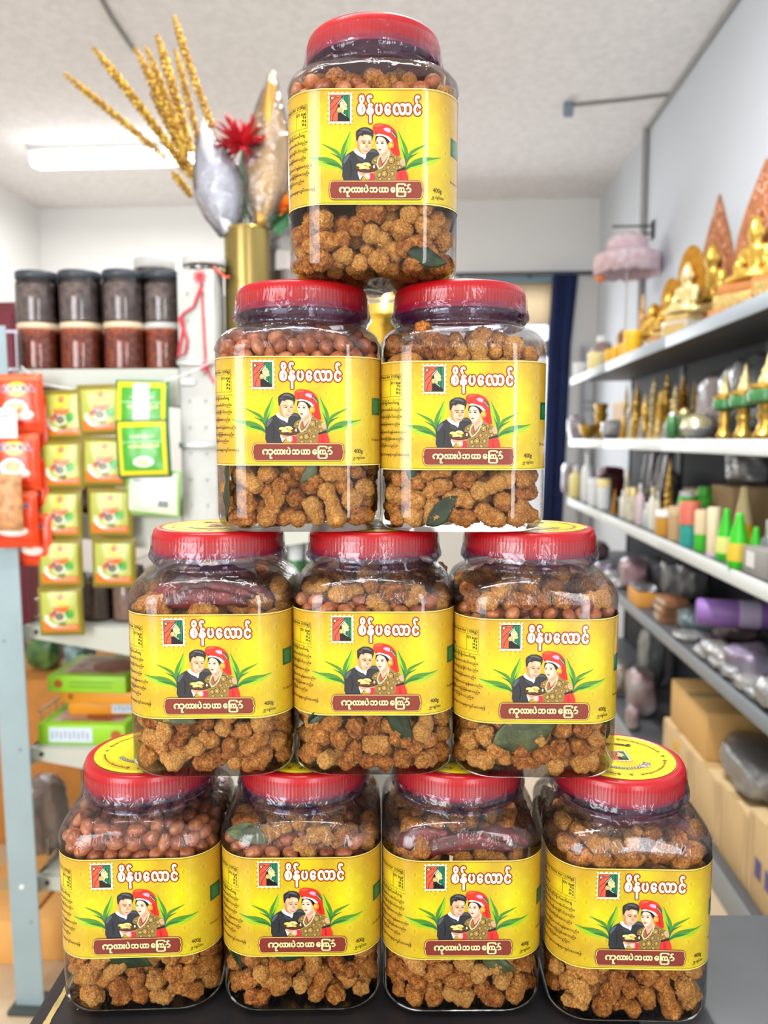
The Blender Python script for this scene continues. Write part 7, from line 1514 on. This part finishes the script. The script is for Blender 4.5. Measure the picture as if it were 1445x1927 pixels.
statue('small golden seated statue at the picture edge beside the largest arch', 1462, .88, 0, 0, .11, [(.09, .09, .06)], None, M_g[0])

# second shelf, level with the eye
cat_o = 'ornament'
lumpy('wrapped_bundle', 'pink and white wrapped bundle at the far end of the golden figurine shelf', 'bundle', *on(1084, .86, 1), .1, .12, .14, mat('bundle_pink', (206, 172, 190), .5, col2=(230, 226, 230), vscale=20), 31, M_bag)
lathe_thing('golden_bowl', 'small golden bowl near the end of the figurine shelf', 'bowl', 1106, .86, 1, 26, 34, [('bowl', 0, [(.4, 0), (.5, .1), (.9, .6), (1, 1), (.9, .96), (.2, .2)])], [M_g[0]])
lathe_thing('golden_cup_stack', 'stack of golden cups behind the small golden bowl', cat_o, 1130, .93, 1, 66, 26, [('cup', 0, [(.8, 0), (1, .22), (.7, .25), (1, .47), (.7, .5), (1, .72), (.7, .75), (1, .97), (.9, 1)])], [M_g[0]])
lumpy('foil_bundle', 'crumpled silver foil bundle beside the golden cup stack', 'bundle', *on(1152, .87, 1), .1, .1, .09, M_silv, 33, M_bag)
X, Y, z = on(1165, 1.12, 1); t = room_thing('yellow_board', 'plain golden yellow board leaning at the back of the figurine shelf', 'board', X, Y, z); MB().box((0, 0, .11), (.02, .3, .22), bev=.003).build('panel', mat('board_yellow', (196, 150, 36), .5), t); MB().box((-.012, 0, .11), (.004, .26, .18)).build('inner_panel', mat('board_yellow_dark', (170, 124, 26), .5), t)
SPI = [(1182, .86, 60, 16, 0, 'slim silver figurine first in the golden row', 3), (1196, .9, 92, 20, 1, 'pale golden column figurine second in the golden row', 0), (1212, .87, 80, 18, 2, 'golden figurine with pale body, third in the golden row', 0), (1228, .96, 112, 20, 3, 'tall thin golden spire behind the third figurine', 1), (1240, .87, 84, 22, 4, 'squat golden figurine beside the tall thin spire', 0), (1252, 1.0, 118, 22, 5, 'tall golden spire at the back of the figurine row', 0),
       (1268, .9, 96, 24, 6, 'golden figurine with ringed stem in the middle of the row', 1), (1282, .98, 116, 26, 7, 'golden spire with round finial behind the green bowl', 2), (1312, 1.0, 96, 26, 8, 'golden spire left of the silver-lidded bowl', 0), (1340, 1.02, 110, 28, 9, 'golden spire at the back above the green lotus stands', 1)]
for px, X, hp, wp, sd, lab, mi in SPI: lathe_thing('golden_figurine', lab, cat_o, px, X, 1, hp * 1.04, wp * 1.55, spire_prof(sd + 20), [(M_g + [M_silv])[mi], M_g[1]], 'golden figurines in a row')
for k in range(16):
    rr = random.Random(k + 300); px = 1176 + k * 11.5
    lathe_thing('golden_figurine', 'golden figurine crowded at the very back of the golden row', cat_o, px, 1.06 + .055 * (k % 2), 1, rr.uniform(78, 118), rr.uniform(17, 24), spire_prof(k + 60), [rr.choice(M_g), M_g[1]], 'golden figurines crowded at the back')
for k in range(7):
    rr = random.Random(k + 500); px = (1172, 1188, 1206, 1222, 1236, 1250, 1300)[k]
    lathe_thing('gilt_ornament', 'low gilt ornament at the lip of the figurine shelf', cat_o, px, .835, 1, rr.uniform(32, 52), rr.uniform(15, 20), spire_prof(k + 90), [rr.choice([M_g[1], M_silv, M_g[0]]), M_g[1]], 'low gilt ornaments at the shelf lip')
M_lot = mat('lotus_green', (70, 128, 76), .3, .2, var=.2, vscale=30)
lathe_thing('green_urn', 'small green ribbed urn in front of the golden figurines', 'urn', 1264, .84, 1, 52, 24, [('urn', 0, [(.6, 0), (.7, .05), (1, .4), (.7, .75), (.5, .8)]), ('lid', 1, [(.6, .8), (.5, .92), (.1, 1)])], [M_lot, M_silv])
lathe_thing('green_urn', 'larger dull green urn beside the silver bowl', 'urn', 1286, .88, 1, 58, 30, [('urn', 0, [(.6, 0), (.7, .05), (1, .4), (.8, .75), (.5, .8)]), ('lid', 1, [(.6, .8), (.5, .92), (.1, 1)])], [mat('urn_olive', (120, 134, 92), .35, .3), M_g[1]])
lathe_thing('silver_bowl', 'round silver-gilt covered bowl in front of the lotus stands', 'bowl', 1310, .84, 1, 46, 58, [('bowl', 0, [(.5, 0), (.6, .06), (1, .42), (.97, .5)]), ('cover', 1, [(.98, .5), (.85, .78), (.4, .96), (.08, 1)])], [M_silv, mat('bowl_pale_gold', (206, 198, 160), .3, .6)])
LOT = [('stand', 0, [(.62, 0), (.68, .05), (.5, .1), (.36, .2), (.5, .28), (.34, .34), (.44, .4)]), ('lotus_ring', 1, [(.5, .4), (.95, .44), (1, .52), (.9, .58)]), ('rim', 0, [(.92, .57), (.98, .6), (.8, .64), (.6, .65)]), ('spire', 2, [(.5, .65), (.42, .72), (.3, .76), (.32, .8), (.16, .86), (.08, .96), (.02, 1)])]
for px, X, hp, wp, lab in ((1362, .88, 128, 44, 'golden lotus stand with a green ring, nearest the silver bowl'), (1398, .86, 140, 54, 'golden lotus stand with a green ring, in the middle'), (1440, .84, 160, 70, 'largest golden lotus stand with a green ring, at the picture edge')):
    lathe_thing('lotus_stand', lab, 'stand', px, X, 1, hp, wp, LOT, [M_g[0], M_lot, M_g[1]], 'golden lotus stands', n=32)
for px, X, zz, lab, col, sd in ((1372, 1.03, .18, 'clear bag of red and silver trinkets stacked behind the lotus stands', (150, 60, 52), 41), (1418, 1.02, .2, 'clear bag of green trinkets stacked behind the lotus stands', (110, 120, 80), 42)):
    X, Y, z = on(px, X, 1); lumpy('trinket_bag', lab, 'bag', X, Y, z, .2, .2, zz + .06, mat('trinkets_%d' % sd, col, .4, var=.5, vscale=22), sd, M_bag)

# third shelf
lumpy('wrapped_bundle', 'pink cellophane bundle at the far end of the bottle shelf', 'bundle', *on(1072, .86, 2), .1, .12, .2, mat('bundle_rose', (190, 150, 160), .5, var=.2, vscale=20), 51, M_bag)
lathe_thing('spray_bottle', 'white and yellow bottle at the far end of the bottle shelf', 'bottle', 1083, .84, 2, 62, 24, BOT, [mat('bottle_lemon', (232, 222, 150), .4), M_wh], 'white bottles')
lathe_thing('spray_bottle', 'tall white bottle beside the white and yellow one', 'bottle', 1106, .86, 2, 92, 26, BOT, [M_wh, M_wh], 'white bottles')
lathe_thing('white_pot', 'plain white pot in front of the tall white bottle', 'pot', 1118, .84, 2, 52, 24, TUB, [M_wh, M_wh], 'white pots')
lathe_thing('white_pot', 'second white pot with cream lid beside the plain one', 'pot', 1136, .85, 2, 56, 24, TUB, [M_wh, M_cr], 'white pots')
X, Y, z = on(1148, 1.0, 2); lumpy('dark_bag', 'dark bag with red parts at the back of the bottle shelf', 'bag', X, Y, z, .16, .2, .2, mat('bag_darkred', (60, 46, 50), .5, col2=(150, 40, 44), vscale=9), 52, None)
lathe_thing('golden_figurine', 'small golden figurine standing on the bottle shelf', cat_o, 1156, .85, 2, 46, 18, spire_prof(71), [M_g[2], M_g[0]], 'figurines on the bottle shelf')
lathe_thing('bead_jar', 'pale cream jar of beads in front of the glass cylinders', 'jar', 1190, .85, 2, 62, 26, TUB, [mat('beads_cream', (206, 200, 176), .4, var=.2, vscale=60), M_g[1]])
lathe_thing('glass_cylinder', 'tall clear glass cylinder leaning on the bottle shelf', 'vase', 1207, .9, 2, 130, 26, [('cylinder', 0, [(.9, 0), (1, .02), (1, 1), (.94, 1), (.9, .06), (0, .05)]), ('sand', 1, [(.85, .04), (.85, .3), (0, .31)])], [M_clear, mat('sand_pale', (220, 214, 196), .6)], 'glass cylinders', tilt=.13, dz=.005)
lathe_thing('glass_cylinder', 'second clear glass cylinder leaning beside a golden spire', 'vase', 1230, .9, 2, 138, 24, [('cylinder', 0, [(.9, 0), (1, .02), (1, 1), (.94, 1), (.9, .06), (0, .05)]), ('sand', 1, [(.85, .04), (.85, .45), (0, .46)])], [M_clear, mat('sand_white', (232, 228, 214), .6)], 'glass cylinders', tilt=.14, dz=.005)
lathe_thing('golden_figurine', 'golden spire with yellow beads beside the glass cylinders', cat_o, 1256, .91, 2, 130, 30, spire_prof(75), [M_g[0], M_yel], 'figurines on the bottle shelf')
lathe_thing('balm_jar', 'amber balm jar at the shelf lip under the golden spire', 'jar', 1248, .83, 2, 48, 30, TUB, [mat('balm_amber', (206, 150, 60), .3), M_wh], 'small cosmetic jars')
lathe_thing('balm_jar', 'tan balm jar beside the amber one', 'jar', 1270, .83, 2, 64, 26, TUB, [mat('balm_tan', (198, 164, 120), .4), mat('lid_tan', (206, 180, 140), .4)], 'small cosmetic jars')
lathe_thing('balm_jar', 'cream jar with a bright green lid, second row', 'jar', 1291, .89, 2, 88, 32, [('tub', 0, [(.9, 0), (1, .05), (1, .7)]), ('lid', 1, [(1.02, .7), (1.02, .86), (.98, .88)]), ('cap', 2, [(.7, .88), (.7, .98), (.6, 1)])], [mat('jar_cream', (216, 206, 170), .4), mat('lid_green', (70, 190, 50), .35), M_wh], 'small cosmetic jars')
lathe_thing('balm_jar', 'teal jar with a coral red lid', 'jar', 1296, .83, 2, 84, 34, [('tub', 0, [(.95, 0), (1, .04), (1, .5)]), ('lid', 1, [(1.1, .5), (1.1, .95), (1, 1)])], [mat('jar_teal', (50, 160, 150), .4), mat('lid_coral', (214, 112, 92), .4)], 'small cosmetic jars')
lathe_thing('balm_jar', 'cream jar with a green base band beside the teal jar', 'jar', 1319, .83, 2, 78, 26, [('tub', 0, [(.9, 0), (1, .05), (1, .42)]), ('lid', 1, [(1.04, .42), (1.04, .94), (.9, 1)])], [MATS['lid_green'], mat('lid_beige', (220, 200, 160), .4)], 'small cosmetic jars')
lathe_thing('balm_jar', 'clear jar with a green lid and pink label at the back', 'jar', 1322, .95, 2, 96, 34, [('tub', 0, [(.9, 0), (1, .05), (1, .6)]), ('lid', 1, [(1.02, .6), (1.02, .8), (.7, .82), (.6, 1)])], [mat('jar_pink', (206, 150, 150), .4), MATS['lid_green']], 'small cosmetic jars')
lathe_thing('tube_bottle', 'tall cream tube standing beside the green bottles', 'bottle', 1341, .83, 2, 92, 24, [('tube', 0, [(.9, 0), (1, .04), (1, .97), (.9, 1)]), ('cap', 1, [(1.02, 0), (1.02, .06)])], [mat('tube_cream', (232, 214, 182), .4), mat('tube_base', (206, 180, 206), .4)])
M_green = mat('bottle_green', (60, 196, 40), .3)
lathe_thing('lotion_bottle', 'bright green tapered bottle behind another green one', 'bottle', 1364, .84, 2, 96, 34, DROP, [M_green, mat('sticker_lemon', (222, 226, 130), .4)], 'green tapered bottles')
lathe_thing('lotion_bottle', 'bright green tapered bottle with an orange sticker, at the shelf lip', 'bottle', 1388, .82, 2, 104, 40, DROP, [M_green, mat('sticker_amber', (220, 190, 60), .4)], 'green tapered bottles')
lathe_thing('lotion_bottle', 'cream tapered bottle with a yellow drop sticker', 'bottle', 1396, .93, 2, 128, 40, DROP, [mat('bottle_cream', (232, 208, 150), .4), mat('sticker_yellow', (240, 196, 40), .4)], 'cream tapered bottles')
lathe_thing('lotion_bottle', 'bright green tapered bottle next to the grey box', 'bottle', 1420, .87, 2, 76, 30, DROP, [M_green, M_green], 'green tapered bottles')
lathe_thing('spray_bottle', 'silver-capped bottle with a yellow band behind the grey box', 'bottle', 1447, .88, 2, 98, 34, [('bottle', 0, [(.9, 0), (1, .04), (1, .6), (.5, .7)]), ('band', 1, [(1.02, .12), (1.02, .4)]), ('cap', 2, [(.55, .68), (.5, .98), (.4, 1)])], [mat('bottle_steel', (120, 126, 130), .3, .4), M_yel, M_silv])
for k in range(8):
    rr = random.Random(k + 700); px = (1172, 1180, 1204, 1216, 1226, 1236, 1280, 1308)[k]
    lathe_thing('cosmetic_bottle', 'small pale cosmetic bottle standing among others in the middle of the bottle shelf', 'bottle', px, (.84, .93, .84, .84, .84, .84, .96, .96)[k], 2, rr.uniform(44, 86), rr.uniform(12, 18), BOT, [mat('cosmetic_%d' % (k % 4), [(226, 220, 206), (206, 196, 170), (214, 190, 196), (190, 200, 196)][k % 4], .35), [M_wh, M_g[1], M_silv][k % 3]], 'small pale cosmetic bottles')
X, Y, z = on(1436, .835, 2); t = room_thing('grey_box', 'flat grey display box with a white price label on the bottle shelf', 'box', X, Y, z); MB().box((0, 0, .035), (.05, .14, .07), bev=.002).build('box', mat('box_grey', (150, 148, 144), .5), t); MB().box((-.026, .02, .04), (.001, .05, .04)).build('price_label', mat('label_white', (226, 226, 224), .4), t)
for px, w, hgt, lab, c in ((1340, .2, .16, 'open pale carton at the back of the bottle shelf', (196, 180, 140)), (1400, .2, .19, 'brown carton at the back behind the cream tapered bottle', (170, 140, 96))):
    X, Y, z = on(px, 1.045, 2); carton_box('stock_carton', lab, X, Y, z, .16, .2, hgt, mat('carton_%d' % px, c, .7, var=.06, vscale=12), 0, True)
for px, lab, sd in ((1250, 'grey bags piled at the back behind the glass cylinders', 55), (1400, 'clear bag of pale bottles piled above the bottle shelf stock', 56)):
    X, Y, z = on(px, 1.05, 2); z += .0 if px < 1300 else .1912; lumpy('stock_bag', lab, 'bag', X, Y, z, .12, .16, .12 if px > 1300 else .2, mat('stock_grey_%d' % sd, (160, 152, 150), .5, var=.3, vscale=16), sd, M_bag)

# fourth shelf: cloth and plastic packets
PK = [(1118, .9, .14, .16, .1, (172, 66, 76), 'dark red packet at the far end of the cloth shelf', 61), (1135, .84, .1, .12, .06, (120, 78, 140), 'purple packet in front of the dark red one', 62), (1152, .84, .07, .1, .05, (196, 196, 200), 'pale grey packet next to the purple one', 63),
      (1192, .89, .11, .14, .14, (206, 96, 126), 'pink packet with a white flower print on the cloth shelf', 64), (1222, .99, .13, .13, .13, (196, 184, 196), 'pale lilac packet beside the pink one', 65)]
for px, X, a, c, h, col, lab, sd in PK: lumpy('cloth_packet', lab, 'packet', *on(px, X, 3), a, c, h, mat('cloth_%d' % sd, col, .5, col2=tuple(min(255, v + 50) for v in col), vscale=18), sd, M_bag, 0, 'soft packets on the cloth shelf')
X, Y, z = on(1208, .845, 3); t = room_thing('cake_box', 'orange box with a clear lid on the cloth shelf', 'box', X, Y, z); MB().box((0, 0, .03), (.08, .15, .06), bev=.002).build('box', mat('box_orange', (222, 156, 70), .45), t); MB().box((0, 0, .072), (.076, .146, .022), bev=.006).build('lid', M_lidg, t)
for k, (px, dz, h, lab) in enumerate(((1256, 0, .035, 'brown boxed soap, lowest of the pile'), (1258, .036, .03, 'brown boxed soap, second of the pile'), (1262, .067, .03, 'brown boxed soap, topmost of the pile'))):
    X, Y, z = on(px, .86, 3); t = room_thing('soap_box', lab + ' beside the orange box', 'box', X, Y, z + dz + .0003, .1 * k - .1, 'brown soap boxes'); MB().box((0, 0, h / 2), (.08, .11, h), bev=.002).build('box', mat('soap_brown', (150, 104, 72), .4, var=.1, vscale=20), t); MB().box((-.041, 0, h / 2), (.001, .08, h * .5)).build('label_strip', mat('soap_label', (206, 186, 160), .4), t)
for px, X, a, c, h, col, lab, sd in ((1312, .92, .13, .13, .08, (46, 150, 160), 'teal blue folded cloth packet', 66), (1300, 1.06, .13, .16, .16, (66, 54, 44), 'dark brown packet at the back behind the teal cloth', 67), (1258, 1.0, .07, .12, .15, (224, 222, 214), 'white packet standing above the brown soap boxes', 68), (1356, .85, .08, .2, .06, (222, 218, 206), 'stack of white plastic-wrapped cloths at the shelf lip', 69), (1378, 1.0, .14, .18, .09, (176, 60, 76), 'crimson folded cloth under the lilac roll', 70), (1414, .89, .13, .16, .09, (190, 160, 214), 'pale violet plastic packet under the lilac roll', 71), (1462, .85, .09, .13, .07, (216, 214, 212), 'white packet with a blue mark at the picture edge', 72)):
    lumpy('cloth_packet', lab, 'packet', *on(px, X, 3), a, c, h, mat('cloth_%d' % sd, col, .45, var=.2, vscale=18), sd, M_bag, 0, 'soft packets on the cloth shelf')
for k in range(14):
    rr = random.Random(k + 900); px = (1290, 1318, 1334, 1345, 1362, 1374, 1386, 1396, 1410, 1428, 1436, 1448, 1166, 1242)[k]
    lumpy('cloth_packet', 'small clear packet of pale cloth crowded at the lip of the cloth shelf', 'packet', *on(px, .842 + .05 * (k % 2), 3), .075, rr.uniform(.07, .12), rr.uniform(.018, .04), mat('pale_cloth_%d' % (k % 4), [(226, 222, 212), (206, 200, 214), (214, 226, 226), (226, 206, 206)][k % 4], .5, var=.08, vscale=18), 100 + k, M_bag, 0, 'small clear packets at the lip')
X, Y, z = on(1405, .96, 3); t = room_thing('lilac_roll', 'long lilac rolled cloth lying across the plastic packets', 'roll', X, Y, z + .13); b = MB(); b.lathe([(.0, -.15), (.036, -.148), (.042, -.14), (.042, .14), (.036, .148), (0, .15)], 24, Matrix.Rotation(PI / 2, 4, 'Y') @ Matrix.Rotation(.25, 4, 'X')); b.build('rolled_cloth', mat('cloth_lilac', (150, 110, 186), .45, var=.1, vscale=14), t); MB().lathe([(.043, -.03), (.043, .03)], 24, Matrix.Rotation(PI / 2, 4, 'Y') @ Matrix.Rotation(.25, 4, 'X'), cap=False).build('paper_band', mat('band_pale', (206, 190, 222), .5), t)

# lowest shelf
for px, X, a, c, h, col, c2, lab, sd in ((1172, .9, .15, .2, .14, (40, 84, 46), (206, 140, 60), 'green and orange snack packets in a bag, furthest along the lowest shelf', 81), (1204, .9, .12, .14, .2, (206, 64, 50), (236, 226, 226), 'red and white snack bag on the lowest shelf', 82), (1190, .825, .05, .07, .1, (190, 90, 96), (236, 220, 220), 'small red-spotted bag at the lip of the lowest shelf', 83), (1224, 1.06, .11, .14, .28, (150, 176, 160), (222, 228, 226), 'pale green bag at the back of the lowest shelf', 84)):
    lumpy('snack_bag', lab, 'bag', *on(px, X, 4), a, c, h, mat('snack_%d' % sd, col, .4, col2=c2, vscale=14), sd, M_bag, 0, 'snack bags on the lowest shelf')
M_box = mat('carton_tan', (220, 192, 144), .6, var=.05, vscale=9)
BX = [(1272, 1345, .84, .2, 'kraft carton with a yellow mark, furthest of the carton row'), (1332, 1430, .845, .2, 'kraft carton second along the row, under the upper carton'), (1394, 1520, .85, .2, 'kraft carton third along the row, under the silver bag'), (1440, 1600, .85, .24, 'kraft carton with a blue print, nearest the counter')]
yb = [px_room(p, .82, RZ[4]) for p in (1240, 1290, 1340, 1396, 1478)]
for k in range(4):
    px = BX[k][0]; Yc = (yb[k] + yb[k + 1]) / 2; ln = abs(yb[k] - yb[k + 1]) - .006
    h = (.20, .20, .21, .235)[k]
    t = carton_box('stock_carton', BX[k][4], .96, Yc, RZ[4] + .0006, .26, ln, h, M_box, 0, True, 'kraft cartons on the lowest shelf')
    if k == 3:
        b = MB()
        for q in range(3): b.box((-.1312, -.06 + q * .06, .1), (.001, .035, .05)); b.box((-.1315, -.06 + q * .06, .1), (.001, .02, .03))
        b.build('stamp_print', mat('print_blue', (90, 90, 150), .6), t)
    if k == 0: MB().box((-.131, 0, .15), (.001, .06, .03)).build('yellow_mark', M_yel, t)
    for q in (-1, 1): MB().box((-.1308, q * ln * .44, h / 2), (.0012, .03, h * .9)).build('packing_tape', MATS['tape_clear'], t)
carton_box('stock_carton', 'upper kraft carton stacked on the row below the cloth shelf', .965, (yb[0] + yb[1]) / 2 - .07, RZ[4] + .2035, .25, abs(yb[0] - yb[1]) * 1.2, .15, mat('carton_tan_light', (224, 180, 112), .6), 0, True, 'kraft cartons on the lowest shelf')
lumpy('silver_bag', 'crumpled silver plastic bag lying on the carton row', 'bag', .97, (yb[2] + yb[3]) / 2 + .06, RZ[4] + .212, .26, .34, .11, mat('bag_silver', (176, 178, 174), .3, .3, var=.1, vscale=12), 88, M_bag)
lumpy('clear_bag', 'small clear bag on the nearest carton at the picture edge', 'bag', .92, yb[4] + .1, RZ[4] + .236, .1, .14, .06, mat('bag_mint', (206, 226, 218), .3), 89, M_bag)

# bottles glimpsed between the third-tier jars, on the other side of the shelf unit
for px, py0, lab, c in ((557, 1022, 'round white-lidded bottle seen between third-tier jars, nearer the chilli jar', M_wh), (590, 1022, 'second white-lidded bottle seen between third-tier jars', M_wh)):
    Yq = YG + .1; zq = gz[2]; X = px_x(px, Yq, zq)
    t = room_thing('tonic_bottle', lab, 'bottle', X, Yq, zq + .0006, 0, 'white-lidded bottles'); h = at_Y(px, py0, Yq).z - zq
    MB().lathe([(.014, 0), (.017, .005), (.017, h * .7), (.012, h * .8)], 24).build('bottle', mat('tonic_green', (60, 130, 70), .3), t); MB().lathe([(.0165, h * .78), (.0165, h * .98), (.014, h)], 24).build('cap', c, t)
